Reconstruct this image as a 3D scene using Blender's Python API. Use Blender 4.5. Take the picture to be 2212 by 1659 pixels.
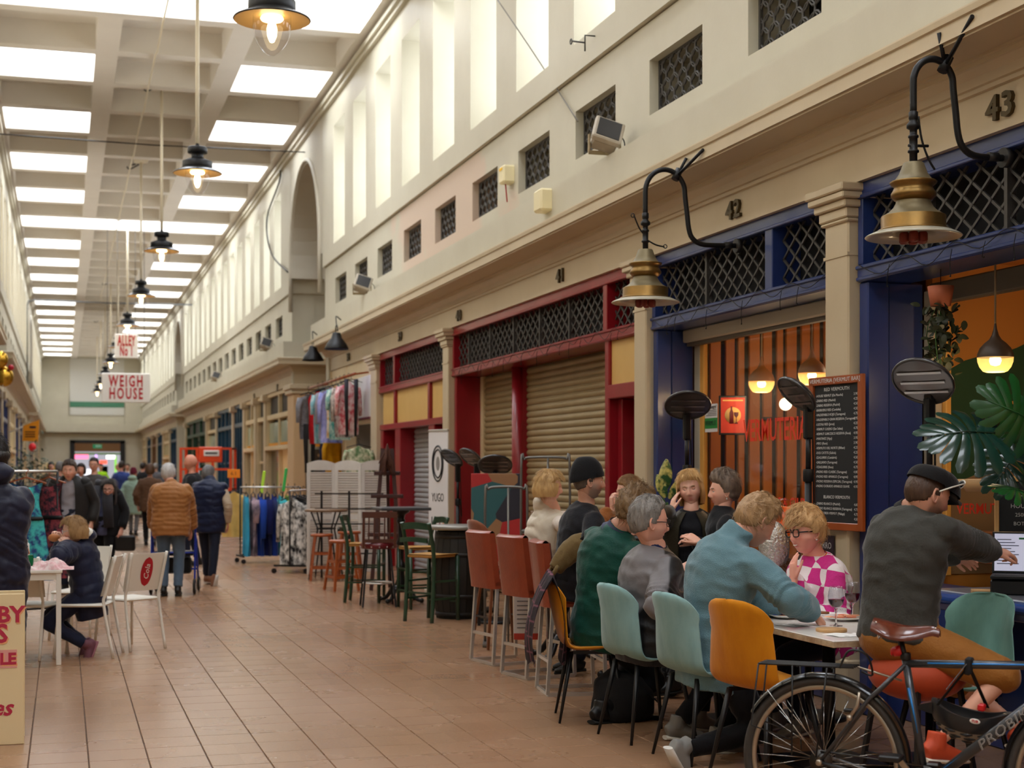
import bpy, bmesh, math, random
from mathutils import Vector, Matrix, noise, Euler
random.seed(7)
S = bpy.context.scene
for _o in list(bpy.data.objects):
    bpy.data.objects.remove(_o)
PI = math.pi
COL = S.collection
# ------------------------------------------------------------ camera
FPX = 3252.0                      # focal length in pixels of the 2212 px wide frame
YAW = math.atan2(971.0, FPX)
ST, CT = math.sin(YAW), math.cos(YAW)
EYE = 1.6
cam = bpy.data.cameras.new('camera'); camo = bpy.data.objects.new('camera', cam); COL.objects.link(camo)
camo.location = (0, 0, EYE); camo.rotation_euler = (PI/2, 0, -YAW)
cam.sensor_width = 36; cam.sensor_fit = 'HORIZONTAL'; cam.lens = 36*FPX/2212
cam.shift_y = 180.5/2212
cam.clip_end = 300; cam.clip_start = .05
cam.dof.use_dof = True; cam.dof.focus_distance = 8.6; cam.dof.aperture_fstop = 3.2
S.camera = camo
# ------------------------------------------------------------ world, exposure
wd = bpy.data.worlds.new('sky'); S.world = wd; wd.use_nodes = True
wd.node_tree.nodes['Background'].inputs[0].default_value = (.86, .93, 1, 1)
wd.node_tree.nodes['Background'].inputs[1].default_value = 1.0
S.view_settings.view_transform = 'Standard'; S.view_settings.look = 'None'
S.view_settings.gamma = 1; S.view_settings.use_curve_mapping = False
S.view_settings.exposure = EXPOSURE = -0.05
SKYLIGHT = 12.0                    # radiance of the daylight behind the roof lights
CLERE = 6.5                       # behind the right clerestory windows
CLERE_SUN = 4.0                  # behind the left ones, on the sunny side of the roof
try:
    S.cycles.use_denoising = True; S.cycles.max_bounces = 9; S.cycles.diffuse_bounces = 6
    S.cycles.glossy_bounces = 3; S.cycles.transmission_bounces = 5; S.cycles.transparent_max_bounces = 10
    S.cycles.sample_clamp_indirect = 6; S.cycles.caustics_reflective = False; S.cycles.caustics_refractive = False
    S.cycles.use_adaptive_sampling = True; S.cycles.adaptive_threshold = .02
except Exception: pass

# ------------------------------------------------------------ helpers
def at(px, py, d):
    """world point seen at a pixel of the photograph, d metres down the optical axis"""
    x = (px-1106)*d/FPX
    return Vector((x*CT+d*ST, -x*ST+d*CT, EYE+(1010-py)*d/FPX))
def ground(px, py, z=0.0):
    return at(px, py, FPX*(EYE-z)/(py-1010))
def wall_y(px, X):
    """Y on the plane X=const at pixel column px"""
    d = FPX*X/(CT*(px-135)); return (d-X*ST)/CT
def lin(c):
    c = c/255; return c/12.92 if c <= .04045 else ((c+.055)/1.055)**2.4
def rgb(*c): return (lin(c[0]), lin(c[1]), lin(c[2]), 1)
MATS = {}
def M(name, col, rough=.55, metal=0, var=None, bump=None, spec=.5, coat=0, sheen=0, emit=None, trans=0, alpha=1, ior=1.45, stripes=None, sss=0, stretch=None):
    """a procedural material; col, var colour as 0-255 sRGB; var=(colour, noise scale, contrast); bump=(scale, strength)"""
    if name in MATS: return MATS[name]
    m = bpy.data.materials.new(name); m.use_nodes = True; MATS[name] = m
    nt = m.node_tree; N = nt.nodes; L = nt.links; b = N['Principled BSDF']
    b.inputs['Base Color'].default_value = rgb(*col); b.inputs['Roughness'].default_value = rough
    b.inputs['Metallic'].default_value = metal; b.inputs['Specular IOR Level'].default_value = spec
    b.inputs['Coat Weight'].default_value = coat; b.inputs['Coat Roughness'].default_value = .08
    b.inputs['Sheen Weight'].default_value = sheen; b.inputs['Sheen Roughness'].default_value = .35
    b.inputs['Transmission Weight'].default_value = trans; b.inputs['Alpha'].default_value = alpha; b.inputs['IOR'].default_value = ior
    if sss:
        b.inputs['Subsurface Weight'].default_value = sss; b.inputs['Subsurface Radius'].default_value = (.012, .005, .003); b.inputs['Subsurface Scale'].default_value = 1
    if emit:
        b.inputs['Emission Color'].default_value = rgb(*emit[0]); b.inputs['Emission Strength'].default_value = emit[1]
    tc = None
    if var or bump:
        tc = N.new('ShaderNodeTexCoord'); src = tc.outputs['Object']
        if stretch:
            mp = N.new('ShaderNodeMapping'); mp.inputs['Scale'].default_value = stretch; L.new(src, mp.inputs[0]); src = mp.outputs[0]
    if var:
        n = N.new('ShaderNodeTexNoise'); n.inputs['Scale'].default_value = var[1]; n.inputs['Detail'].default_value = 5; n.inputs['Roughness'].default_value = .6
        L.new(src, n.inputs['Vector'])
        r = N.new('ShaderNodeValToRGB'); k = var[2] if len(var) > 2 else .25
        r.color_ramp.elements[0].position = .5-k; r.color_ramp.elements[1].position = .5+k
        r.color_ramp.elements[0].color = rgb(*col); r.color_ramp.elements[1].color = rgb(*var[0])
        L.new(n.outputs['Fac'], r.inputs[0]); L.new(r.outputs[0], b.inputs['Base Color'])
    if bump:
        n = N.new('ShaderNodeTexNoise'); n.inputs['Scale'].default_value = bump[0]; n.inputs['Detail'].default_value = 4
        L.new(src, n.inputs['Vector'])
        bp = N.new('ShaderNodeBump'); bp.inputs['Strength'].default_value = bump[1]; bp.inputs['Distance'].default_value = .01
        L.new(n.outputs['Fac'], bp.inputs['Height']); L.new(bp.outputs[0], b.inputs['Normal'])
    return m
def emitter(name, col, strength):
    if name in MATS: return MATS[name]
    m = bpy.data.materials.new(name); m.use_nodes = True; MATS[name] = m
    nt = m.node_tree; nt.nodes.clear()
    e = nt.nodes.new('ShaderNodeEmission'); o = nt.nodes.new('ShaderNodeOutputMaterial')
    e.inputs[0].default_value = rgb(*col); e.inputs[1].default_value = strength
    nt.links.new(e.outputs[0], o.inputs[0]); return m
def thin_glass(name, tint=(255, 255, 255), mixv=.06, rough=.02):
    """a pane: mostly clear, with Fresnel reflection"""
    if name in MATS: return MATS[name]
    m = bpy.data.materials.new(name); m.use_nodes = True; MATS[name] = m
    nt = m.node_tree; nt.nodes.clear(); N = nt.nodes; L = nt.links
    t = N.new('ShaderNodeBsdfTransparent'); t.inputs[0].default_value = rgb(*tint)
    g = N.new('ShaderNodeBsdfGlossy'); g.inputs['Roughness'].default_value = rough
    f = N.new('ShaderNodeLayerWeight'); f.inputs[0].default_value = .5
    pw = N.new('ShaderNodeMath'); pw.operation = 'POWER'; pw.inputs[1].default_value = 4.5; L.new(f.outputs['Facing'], pw.inputs[0])
    a = N.new('ShaderNodeMath'); a.operation = 'MULTIPLY_ADD'; a.inputs[1].default_value = .6; a.inputs[2].default_value = mixv*.5; L.new(pw.outputs[0], a.inputs[0])
    mx = N.new('ShaderNodeMixShader'); o = N.new('ShaderNodeOutputMaterial')
    L.new(a.outputs[0], mx.inputs[0]); L.new(t.outputs[0], mx.inputs[1]); L.new(g.outputs[0], mx.inputs[2]); L.new(mx.outputs[0], o.inputs[0])
    return m

class MB:
    """collects shapes; build() links them as one mesh object"""
    def __init__(s): s.v = []; s.f = []; s.sm = []
    def add(s, vs, fs, smooth=False, mtx=None):
        n = len(s.v)
        s.v += [tuple(mtx @ Vector(p)) for p in vs] if mtx is not None else [tuple(p) for p in vs]
        s.f += [tuple(n+i for i in f) for f in fs]; s.sm += [smooth]*len(fs); return s
    def box(s, lo, hi, b=0, mtx=None):
        x0, y0, z0 = [min(a, c) for a, c in zip(lo, hi)]; x1, y1, z1 = [max(a, c) for a, c in zip(lo, hi)]
        if b <= 0:
            v = [(x0,y0,z0),(x1,y0,z0),(x1,y1,z0),(x0,y1,z0),(x0,y0,z1),(x1,y0,z1),(x1,y1,z1),(x0,y1,z1)]
            return s.add(v, [(0,3,2,1),(4,5,6,7),(0,1,5,4),(1,2,6,5),(2,3,7,6),(3,0,4,7)], False, mtx)
        b = min(b, (x1-x0)*.45, (y1-y0)*.45, (z1-z0)*.45)
        X, Y, Z = (x0, x1), (y0, y1), (z0, z1); v = []; idx = {}
        for i in (0, 1):
            for j in (0, 1):
                for k in (0, 1):
                    sx, sy, sz = (b if i == 0 else -b), (b if j == 0 else -b), (b if k == 0 else -b)
                    idx[i,j,k] = len(v)
                    v += [(X[i], Y[j]+sy, Z[k]+sz), (X[i]+sx, Y[j], Z[k]+sz), (X[i]+sx, Y[j]+sy, Z[k])]
        q = lambda i, j, k, a: idx[i,j,k]+a
        f = []
        f.append([q(0,0,0,0), q(0,0,1,0), q(0,1,1,0), q(0,1,0,0)]); f.append([q(1,0,0,0), q(1,1,0,0), q(1,1,1,0), q(1,0,1,0)])
        f.append([q(0,0,0,1), q(1,0,0,1), q(1,0,1,1), q(0,0,1,1)]); f.append([q(0,1,0,1), q(0,1,1,1), q(1,1,1,1), q(1,1,0,1)])
        f.append([q(0,0,0,2), q(0,1,0,2), q(1,1,0,2), q(1,0,0,2)]); f.append([q(0,0,1,2), q(1,0,1,2), q(1,1,1,2), q(0,1,1,2)])
        for i in (0, 1):
            for j in (0, 1):
                f.append([q(i,j,0,0), q(i,j,0,1), q(i,j,1,1), q(i,j,1,0)] if i != j else [q(i,j,0,0), q(i,j,1,0), q(i,j,1,1), q(i,j,0,1)])
                f.append([q(i,0,j,0), q(i,0,j,2), q(i,1,j,2), q(i,1,j,0)] if i == j else [q(i,0,j,0), q(i,1,j,0), q(i,1,j,2), q(i,0,j,2)])
                f.append([q(0,i,j,1), q(0,i,j,2), q(1,i,j,2), q(1,i,j,1)] if i != j else [q(0,i,j,1), q(1,i,j,1), q(1,i,j,2), q(0,i,j,2)])
        for c in idx:
            t = [idx[c], idx[c]+1, idx[c]+2]
            f.append(t if (c[0]+c[1]+c[2]) % 2 == 0 else t[::-1])
        return s.add(v, f, False, mtx)
    def bar(s, p, q, w, h=None, up=(0, 0, 1), b=0):
        """a straight bar of section w x h between two points"""
        p = Vector(p); q = Vector(q); d = q-p; L = d.length; h = h or w
        if L < 1e-6: return s
        z = d/L; u = Vector(up)
        if abs(z.dot(u)) > .98: u = Vector((0, 1, 0))
        x = u.cross(z).normalized(); y = z.cross(x)
        m = Matrix(((x.x, y.x, z.x, p.x), (x.y, y.y, z.y, p.y), (x.z, y.z, z.z, p.z), (0, 0, 0, 1)))
        return s.box((-w/2, -h/2, 0), (w/2, h/2, L), b, m)
    def tube(s, pts, r, n=8, caps=True, ell=None, closed=False, up=None):
        """swept tube; r a number or a list; ell=(a,b) ellipse factors"""
        P = [Vector(p) for p in pts]; m = len(P)
        if m < 2: return s
        R = r if isinstance(r, (list, tuple)) else [r]*m
        base = len(s.v); prev = None
        for i in range(m):
            if closed: t = P[(i+1) % m]-P[i-1]
            else: t = P[min(i+1, m-1)]-P[max(i-1, 0)]
            if t.length < 1e-9: t = Vector((0, 0, 1))
            t.normalize()
            if prev is None:
                a = Vector(up) if up else Vector((0, 0, 1))
                if abs(a.dot(t)) > .95: a = Vector((0, 1, 0)) if abs(t.y) < .9 else Vector((1, 0, 0))
                x = (a-t*a.dot(t)).normalized()
            else:
                x = prev-t*prev.dot(t)
                x = x.normalized() if x.length > 1e-6 else t.orthogonal().normalized()
            prev = x; y = t.cross(x)
            ra, rb = (ell[i] if isinstance(ell, list) else ell) if ell else (1, 1)
            for k in range(n):
                a = 2*PI*k/n; s.v.append(tuple(P[i]+x*(math.cos(a)*R[i]*ra)+y*(math.sin(a)*R[i]*rb)))
        rng = range(m) if closed else range(m-1)
        for i in rng:
            j = (i+1) % m
            for k in range(n):
                l = (k+1) % n; s.f.append((base+i*n+k, base+i*n+l, base+j*n+l, base+j*n+k)); s.sm.append(True)
        if caps and not closed:
            s.f.append(tuple(base+k for k in range(n))[::-1]); s.sm.append(False)
            s.f.append(tuple(base+(m-1)*n+k for k in range(n))); s.sm.append(False)
        return s
    def lathe(s, prof, c=(0, 0, 0), n=24, mtx=None, smooth=True, a0=0, a1=2*PI):
        """profile [(radius, z)] turned about the vertical axis through c"""
        c = Vector(c); full = abs(a1-a0-2*PI) < 1e-6; cols = n if full else n+1; base = len(s.v); vs = []
        for (r, z) in prof:
            for k in range(cols):
                a = a0+(a1-a0)*k/n; p = Vector((c.x+r*math.cos(a), c.y+r*math.sin(a), c.z+z)); vs.append(tuple(mtx @ p) if mtx is not None else tuple(p))
        s.v += vs
        for i in range(len(prof)-1):
            for k in range(n):
                l = (k+1) % cols; s.f.append((base+i*cols+k, base+i*cols+l, base+(i+1)*cols+l, base+(i+1)*cols+k)); s.sm.append(smooth)
        return s
    def ball(s, c, r, n=16, m=10, mtx=None):
        r = r if isinstance(r, (tuple, list)) else (r, r, r); vs = []; fs = []; c = Vector(c)
        for i in range(m+1):
            t = PI*i/m
            for k in range(n):
                a = 2*PI*k/n; vs.append((c.x+r[0]*math.sin(t)*math.cos(a), c.y+r[1]*math.sin(t)*math.sin(a), c.z-r[2]*math.cos(t)))
        for i in range(m):
            for k in range(n):
                l = (k+1) % n; fs.append((i*n+k, i*n+l, (i+1)*n+l, (i+1)*n+k))
        return s.add(vs, fs, True, mtx)
    def prism(s, poly, h, mtx=None, smooth=False):
        """2-D polygon (x,y) raised from z=0 to z=h"""
        n = len(poly); v = [(p[0], p[1], 0) for p in poly]+[(p[0], p[1], h) for p in poly]
        f = [tuple(range(n))[::-1], tuple(range(n, 2*n))]+[(i, (i+1) % n, n+(i+1) % n, n+i) for i in range(n)]
        return s.add(v, f, smooth, mtx)
    def grid(s, fn, nu, nv, smooth=True, wrap=False):
        """surface fn(u,v), u,v in 0..1"""
        base = len(s.v); cu = nu if wrap else nu+1
        for j in range(nv+1):
            for i in range(cu): s.v.append(tuple(fn(i/nu, j/nv)))
        for j in range(nv):
            for i in range(nu):
                k = (i+1) % cu; s.f.append((base+j*cu+i, base+j*cu+k, base+(j+1)*cu+k, base+(j+1)*cu+i)); s.sm.append(smooth)
        return s
    def mesh(s, name='mesh'):
        me = bpy.data.meshes.new(name); me.from_pydata(s.v, [], s.f); me.polygons.foreach_set('use_smooth', s.sm); me.update(); return me
    def build(s, name, mat, parent=None, fix=False):
        me = s.mesh(name)
        if fix:
            bm = bmesh.new(); bm.from_mesh(me); bmesh.ops.recalc_face_normals(bm, faces=bm.faces); bm.to_mesh(me); bm.free()
        return obj(name, me, mat, parent)
def obj(name, me, mat=None, parent=None):
    o = bpy.data.objects.new(name, me); COL.objects.link(o)
    if mat is not None and not me.materials: me.materials.append(mat)
    if parent is not None: o.parent = parent
    return o
def thing(name, label, cat, loc=(0, 0, 0), rz=0, group=None):
    o = bpy.data.objects.new(name, None); o.empty_display_size = .1; COL.objects.link(o)
    o.location = loc; o.rotation_euler = (0, 0, rz); tag(o, label, cat, group); return o
def tag(o, label, cat, group=None):
    o['label'] = label; o['category'] = cat
    if group: o['group'] = group
    return o
def struct(o, label=None):
    o['kind'] = 'structure'
    if label: o['label'] = label
    return o
def sroot(name, label=None, loc=(0, 0, 0)):
    o = bpy.data.objects.new(name, None); COL.objects.link(o); o.location = loc; return struct(o, label)
def dup(root, loc=None, rz=None, label=None, group=None, parent=None):
    """a copy of a thing with its parts and sub-parts"""
    r = root.copy(); COL.objects.link(r)
    if parent is not None: r.parent = parent
    if loc is not None: r.location = loc
    if rz is not None: r.rotation_euler = (0, 0, rz)
    if label: r['label'] = label
    if group: r['group'] = group
    for ch in list(root.children): dup(ch, parent=r)
    return r
def inst(name, me, loc, parent=None, rot=(0, 0, 0), scale=None):
    """one more piece that shares its mesh"""
    o = bpy.data.objects.new(name, me); COL.objects.link(o); o.location = loc; o.rotation_euler = rot
    if scale: o.scale = scale
    if parent is not None: o.parent = parent
    return o
def evaluated(o):
    """the object's mesh with its modifiers applied, worked out in a small scene of its own"""
    tmp = bpy.data.scenes.get('workbench') or bpy.data.scenes.new('workbench'); tmp.collection.objects.link(o)
    with bpy.context.temp_override(scene=tmp, view_layer=tmp.view_layers[0]): dg = bpy.context.evaluated_depsgraph_get()
    me = bpy.data.meshes.new_from_object(o.evaluated_get(dg)); bpy.data.objects.remove(o); return me
def text(name, body, size, mtx, mat, parent=None, depth=.002, align='CENTER', sx=1.0, bold=0, shear=0, spacing=1.0, wrap=None):
    """lettering as thin raised mesh; mtx puts the text plane (x right, y up, z towards the reader)"""
    cu = bpy.data.curves.new(name, 'FONT'); cu.body = body; cu.size = size; cu.align_x = align; cu.align_y = 'CENTER'
    cu.extrude = depth; cu.offset = bold; cu.shear = shear; cu.space_character = spacing; cu.resolution_u = 2
    me = evaluated(bpy.data.objects.new(name, cu))
    me.transform(mtx @ Matrix.Diagonal((sx, 1, 1, 1))); me.materials.clear()
    return obj(name, me, mat, parent)
def frame_mtx(o, x, y):
    """matrix with origin o, local x and y axes"""
    x = Vector(x).normalized(); y = Vector(y).normalized(); z = x.cross(y); o = Vector(o)
    return Matrix(((x.x, y.x, z.x, o.x), (x.y, y.y, z.y, o.y), (x.z, y.z, z.z, o.z), (0, 0, 0, 1)))
def arc(c, r, a0, a1, n, u=(1, 0, 0), v=(0, 0, 1)):
    c = Vector(c); u = Vector(u); v = Vector(v)
    return [c+u*(r*math.cos(a0+(a1-a0)*i/n))+v*(r*math.sin(a0+(a1-a0)*i/n)) for i in range(n+1)]
def smooth_path(P, n=6, closed=False):
    """Catmull-Rom through the points"""
    P = [Vector(p) for p in P]; out = []; m = len(P)
    for i in range(m if closed else m-1):
        a, b, c, d = (P[(i-1) % m] if closed or i > 0 else P[0]), P[i], P[(i+1) % m], (P[(i+2) % m] if closed or i+2 < m else P[-1])
        for k in range(n):
            t = k/n; out.append(.5*((2*b)+(c-a)*t+(2*a-5*b+4*c-d)*t*t+(3*b-a-3*c+d)*t**3))
    if not closed: out.append(P[-1])
    return out
# ============================================================ materials of the hall
cream = M('cream_paint', (198, 192, 172), .45, var=((186, 179, 158), 1.3, .3), bump=(35, .05))
cream_lo = M('cream_paint_low', (204, 188, 158), .38, var=((192, 174, 144), 1.6, .3), bump=(30, .06))
ceil_m = M('ceiling_paint', (226, 220, 210), .7, var=((214, 207, 196), .8, .3))
stone_w = M('clerestory_paint', (200, 193, 176), .6, var=((188, 180, 162), 1.0, .3), bump=(30, .08))
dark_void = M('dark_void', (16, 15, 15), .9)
iron = M('black_iron', (40, 40, 42), .5, metal=.4, var=((58, 55, 52), 12, .3))
grille_iron = M('grey_grille_iron', (86, 83, 80), .5, metal=.3, var=((66, 63, 60), 12, .3))
blue_p = M('navy_gloss_paint', (40, 60, 118), .3, coat=.35, var=((33, 50, 102), 2, .3), bump=(25, .06))
red_p = M('crimson_gloss_paint', (150, 20, 34), .32, coat=.25, var=((132, 16, 28), 3, .3), bump=(25, .06))
sky_pane = emitter('daylit_frosted_glass', (240, 246, 255), SKYLIGHT)
cl_pane = emitter('daylit_window_glass', (236, 244, 255), CLERE); sun_pane = emitter('sunlit_window_glass', (255, 246, 232), CLERE_SUN)
XW, XU, XC = 4.90, 4.85, 4.80          # shop plane, grille-window wall, clerestory plane (right side)
MID = 1.755                            # centre line of the hall; the left side mirrors the right
ZC = 8.56                              # underside of the ceiling beams

# ------------------------------------------------------------ floor
def floor_material():
    m = bpy.data.materials.new('brown_quarry_tile'); m.use_nodes = True; nt = m.node_tree; N = nt.nodes; L = nt.links; b = N['Principled BSDF']
    g = N.new('ShaderNodeNewGeometry')
    sn = N.new('ShaderNodeVectorMath'); sn.operation = 'SNAP'; sn.inputs[1].default_value = (.315, .315, 9)
    L.new(g.outputs['Position'], sn.inputs[0])
    wn = N.new('ShaderNodeTexWhiteNoise'); L.new(sn.outputs[0], wn.inputs[0])
    n1 = N.new('ShaderNodeTexNoise'); n1.inputs['Scale'].default_value = .55; n1.inputs['Detail'].default_value = 6; L.new(g.outputs['Position'], n1.inputs['Vector'])
    n2 = N.new('ShaderNodeTexNoise'); n2.inputs['Scale'].default_value = 60; n2.inputs['Detail'].default_value = 4; L.new(g.outputs['Position'], n2.inputs['Vector'])
    r = N.new('ShaderNodeValToRGB'); e = r.color_ramp.elements
    e[0].position = .1; e[0].color = rgb(138, 102, 75); e[1].position = .9; e[1].color = rgb(174, 136, 104)
    a = N.new('ShaderNodeMath'); a.operation = 'MULTIPLY_ADD'; a.inputs[1].default_value = .14; L.new(wn.outputs[0], a.inputs[0])
    c = N.new('ShaderNodeMath'); c.operation = 'MULTIPLY_ADD'; c.inputs[1].default_value = .45; L.new(n1.outputs[0], c.inputs[0])
    d = N.new('ShaderNodeMath'); d.operation = 'MULTIPLY'; d.inputs[1].default_value = .35; L.new(n2.outputs[0], d.inputs[0])
    L.new(d.outputs[0], c.inputs[2]); L.new(c.outputs[0], a.inputs[2]); L.new(a.outputs[0], r.inputs[0]); L.new(r.outputs[0], b.inputs['Base Color'])
    rr = N.new('ShaderNodeMapRange'); rr.inputs['To Min'].default_value = .16; rr.inputs['To Max'].default_value = .38; L.new(n1.outputs[0], rr.inputs[0]); L.new(rr.outputs[0], b.inputs['Roughness'])
    bp = N.new('ShaderNodeBump'); bp.inputs['Strength'].default_value = .04; bp.inputs['Distance'].default_value = .003; L.new(n2.outputs[0], bp.inputs['Height']); L.new(bp.outputs[0], b.inputs['Normal'])
    b.inputs['Specular IOR Level'].default_value = .55
    return m
tile_m = floor_material()
TP = .315
floor = struct(MB().box((-8, -8, -.2), (14, 108, -.006)).build('floor', M('grout', (78, 62, 52), .9)), 'brown square tiled floor of the market hall')
def tile_mb(mb, x, y):
    g, c, h = .002, .003, -.006
    x0, y0, x1, y1 = x+g, y+g, x+TP-g, y+TP-g
    v = [(x0,y0,h),(x1,y0,h),(x1,y1,h),(x0,y1,h),(x0+c,y0+c,0),(x1-c,y0+c,0),(x1-c,y1-c,0),(x0+c,y1-c,0)]
    return mb.add(v, [(4,5,6,7),(0,1,5,4),(1,2,6,5),(2,3,7,6),(3,0,4,7)])
tile_me = tile_mb(MB(), 0, 0).mesh('tile'); tile_me.materials.append(tile_m)
cells = []
for i in range(-12, 19):
    for j in range(-20, 322):
        x, y = .137+i*TP, j*TP
        cx, cy = x+TP/2, y+TP/2; d = cx*ST+cy*CT; vis = 0
        if d > 3:
            px = 1106+FPX*(cx*CT-cy*ST)/d; py = 1010+FPX*EYE/d; vis = (-40 < px < 2260 and py < 1690)
        cells.append((0 if vis else 1, d, x, y))
cells.sort()
rest = MB()
for k, (nv, d, x, y) in enumerate(cells):
    if k < 300: inst('tile', tile_me, (x, y, 0), floor)
    else: tile_mb(rest, x, y)
ro = rest.build('tile_field', tile_m, floor); ro['kind'] = 'stuff'

# ------------------------------------------------------------ ceiling with coffers and roof lights
P, BW, CD = 2.175, .3, .42
XL0, XL1, XM0, XM1, XR0, XR1 = -1.11, .53, .90, 2.60, 2.97, 4.56
y_lo, y_hi = 21.95-14*P, 21.95+36*P
cb = MB()
for a, b in ((-1.75, XL0), (XL1, XM0), (XM1, XR0), (XR1, 5.3)):
    cut = [y_lo]+[e for k in (-10, 0, 10) for e in (21.95+k*P, 21.95+k*P+P-BW)]+[y_hi] if a in (XL1, XM1) else [y_lo, y_hi]
    for i in range(0, len(cut), 2): cb.box((a, cut[i], ZC), (b, cut[i+1], ZC+CD))
panes = []
for k in range(-14, 36):
    y0 = 21.95+k*P
    for a, b in ((XL0, XL1), (XM0, XM1), (XR0, XR1)): cb.box((a, y0-BW, ZC), (b, y0, ZC+CD))
    full = k in (-10, 0, 10); sky = (k % 2 == 0)
    for q, (a, b) in enumerate(((XL0, XL1), (XM0, XM1), (XR0, XR1))) if not full else [(0, (XL0, XR1))]:
        if full or (sky and q != 1): panes.append((a, b, y0, y0+P-BW, full))
        else: cb.box((a, y0, ZC+CD), (b, y0+P-BW, ZC+CD+.15))
cb.box((-1.8, y_lo-.3, ZC+CD), (5.4, y_lo, ZC+.9)); cb.box((-1.8, y_lo-.3, -.1), (5.4, y_lo, ZC+CD))
ceiling = struct(cb.build('ceiling', ceil_m), 'cream coffered ceiling with rows of roof lights')
well = MB()
for a, b, y0, y1, full in panes:                      # upstands of the wells
    for lo, hi in (((a-.05, y0-.05, ZC+CD), (a, y1+.05, ZC+.8)), ((b, y0-.05, ZC+CD), (b+.05, y1+.05, ZC+.8)), ((a, y0-.05, ZC+CD), (b, y0, ZC+.8)), ((a, y1, ZC+CD), (b, y1+.05, ZC+.8))): well.box(lo, hi)
well.build('skylight_upstand', M('white_upstand', (236, 236, 232), .6), ceiling)
pme = {}
for a, b, y0, y1, full in panes:
    key = round(b-a, 3)
    if key not in pme:
        pme[key] = MB().box((0, 0, 0), (b-a, y1-y0, .02)).mesh('skylight_pane'); pme[key].materials.append(sky_pane)
    inst('skylight_pane', pme[key], (a, y0, ZC+.62), ceiling)
bars = MB()
for a, b, y0, y1, full in panes:
    if full: bars.box((a, y0+.6, ZC+.5), (b, y0+.64, ZC+.6)); bars.box((a, y0+1.2, ZC+.5), (b, y0+1.24, ZC+.6))
bars.build('glazing_bars', M('white_upstand', (236, 236, 232)), ceiling)

# ------------------------------------------------------------ entablature swept along each block
PROF = [(-.4, 3.44), (0, 3.44), (0, 3.68), (.022, 3.685), (.022, 3.71), (.04, 3.715), (.055, 3.76), (.09, 3.80), (.10, 3.805), (.10, 3.83), (.115, 3.835), (.115, 3.85), (.38, 3.85), (.38, 3.865), (.40, 3.865), (.40, 3.95), (.415, 3.955), (.42, 3.985), (.42, 3.995), (.30, 4.01), (.28, 4.02), (.28, 4.36), (.05, 4.37), (.05, 4.38), (-.4, 4.38)]
def mirror(mb):
    mb.v = [(2*MID-x, y, z) for x, y, z in mb.v]; mb.f = [f[::-1] for f in mb.f]
PROF_LO, PROF_UP = PROF[:20], PROF[19:]
def entab(mb, ya, yb, ra, rb, PROF, ret=3.6):
    """ya near end, yb far end; ra/rb: whether the moulding returns round that end"""
    base = len(mb.v); n = len(PROF); paths = []
    for p, z in PROF:
        pts = []
        if ra: pts += [(XW+ret, ya-p, z), (XW-p, ya-p, z)]
        else: pts += [(XW-p, ya, z)]
        if rb: pts += [(XW-p, yb+p, z), (XW+ret, yb+p, z)]
        else: pts += [(XW-p, yb, z)]
        paths.append(pts)
    m = len(paths[0])
    for pts in paths: mb.v += pts
    for i in range(n-1):
        for k in range(m-1):
            mb.f.append((base+i*m+k, base+i*m+k+1, base+(i+1)*m+k+1, base+(i+1)*m+k)); mb.sm.append(False)
def patched_cream():
    """the same cream with a worn pink patch of bare plaster part way along"""
    m = cream.copy(); m.name = 'cream_with_pink_plaster'; N = m.node_tree.nodes; L = m.node_tree.links; b = N['Principled BSDF']; old = b.inputs['Base Color'].links[0].from_socket
    g = N.new('ShaderNodeNewGeometry'); sp = N.new('ShaderNodeSeparateXYZ'); L.new(g.outputs['Position'], sp.inputs[0]); n = N.new('ShaderNodeTexNoise'); n.inputs['Scale'].default_value = .9; n.inputs['Detail'].default_value = 6; L.new(g.outputs['Position'], n.inputs['Vector'])
    def node(op, a, v):
        q = N.new('ShaderNodeMath'); q.operation = op; L.new(a, q.inputs[0]); q.inputs[1].default_value = v; q.use_clamp = op == 'MULTIPLY'; return q.outputs[0]
    d = node('ABSOLUTE', node('SUBTRACT', sp.outputs['Y'], 19.6), 0); k = N.new('ShaderNodeMath'); k.operation = 'MULTIPLY_ADD'; L.new(n.outputs[0], k.inputs[0]); k.inputs[1].default_value = 5.0; L.new(node('MULTIPLY_ADD', d, -.62), k.inputs[2])
    f = node('MULTIPLY', node('SUBTRACT', k.outputs[0], 1.3), 2.0); zl = node('LESS_THAN', sp.outputs['Z'], 5.43); q2 = N.new('ShaderNodeMath'); q2.operation = 'MULTIPLY'; L.new(f, q2.inputs[0]); L.new(zl, q2.inputs[1]); f = q2.outputs[0]; mx = N.new('ShaderNodeMix'); mx.data_type = 'RGBA'; L.new(f, mx.inputs[0]); L.new(old, mx.inputs[6]); mx.inputs[7].default_value = rgb(200, 178, 158); L.new(mx.outputs[2], b.inputs['Base Color']); return m
BLOCKS = [(-6.0, 28.85), (33.2, 64.0), (68.2, 99.8)]
WIN0, WP, WWID = 10.15, 1.95, 1.12
ZS, ZH = 4.635, 5.11                     # sill and head of the grille windows
ZB0, ZB1, ZCT = 5.44, 5.74, 7.91         # string band, clerestory sill and head
def wins(ya, yb, off=0.0):
    out = []; k = -10
    while WIN0+WP*k+off < yb-.25:
        f = WIN0+WP*k+off
        if f-WWID > ya+.35: out.append((f-WWID, f))
        k += 1
    return out
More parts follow.
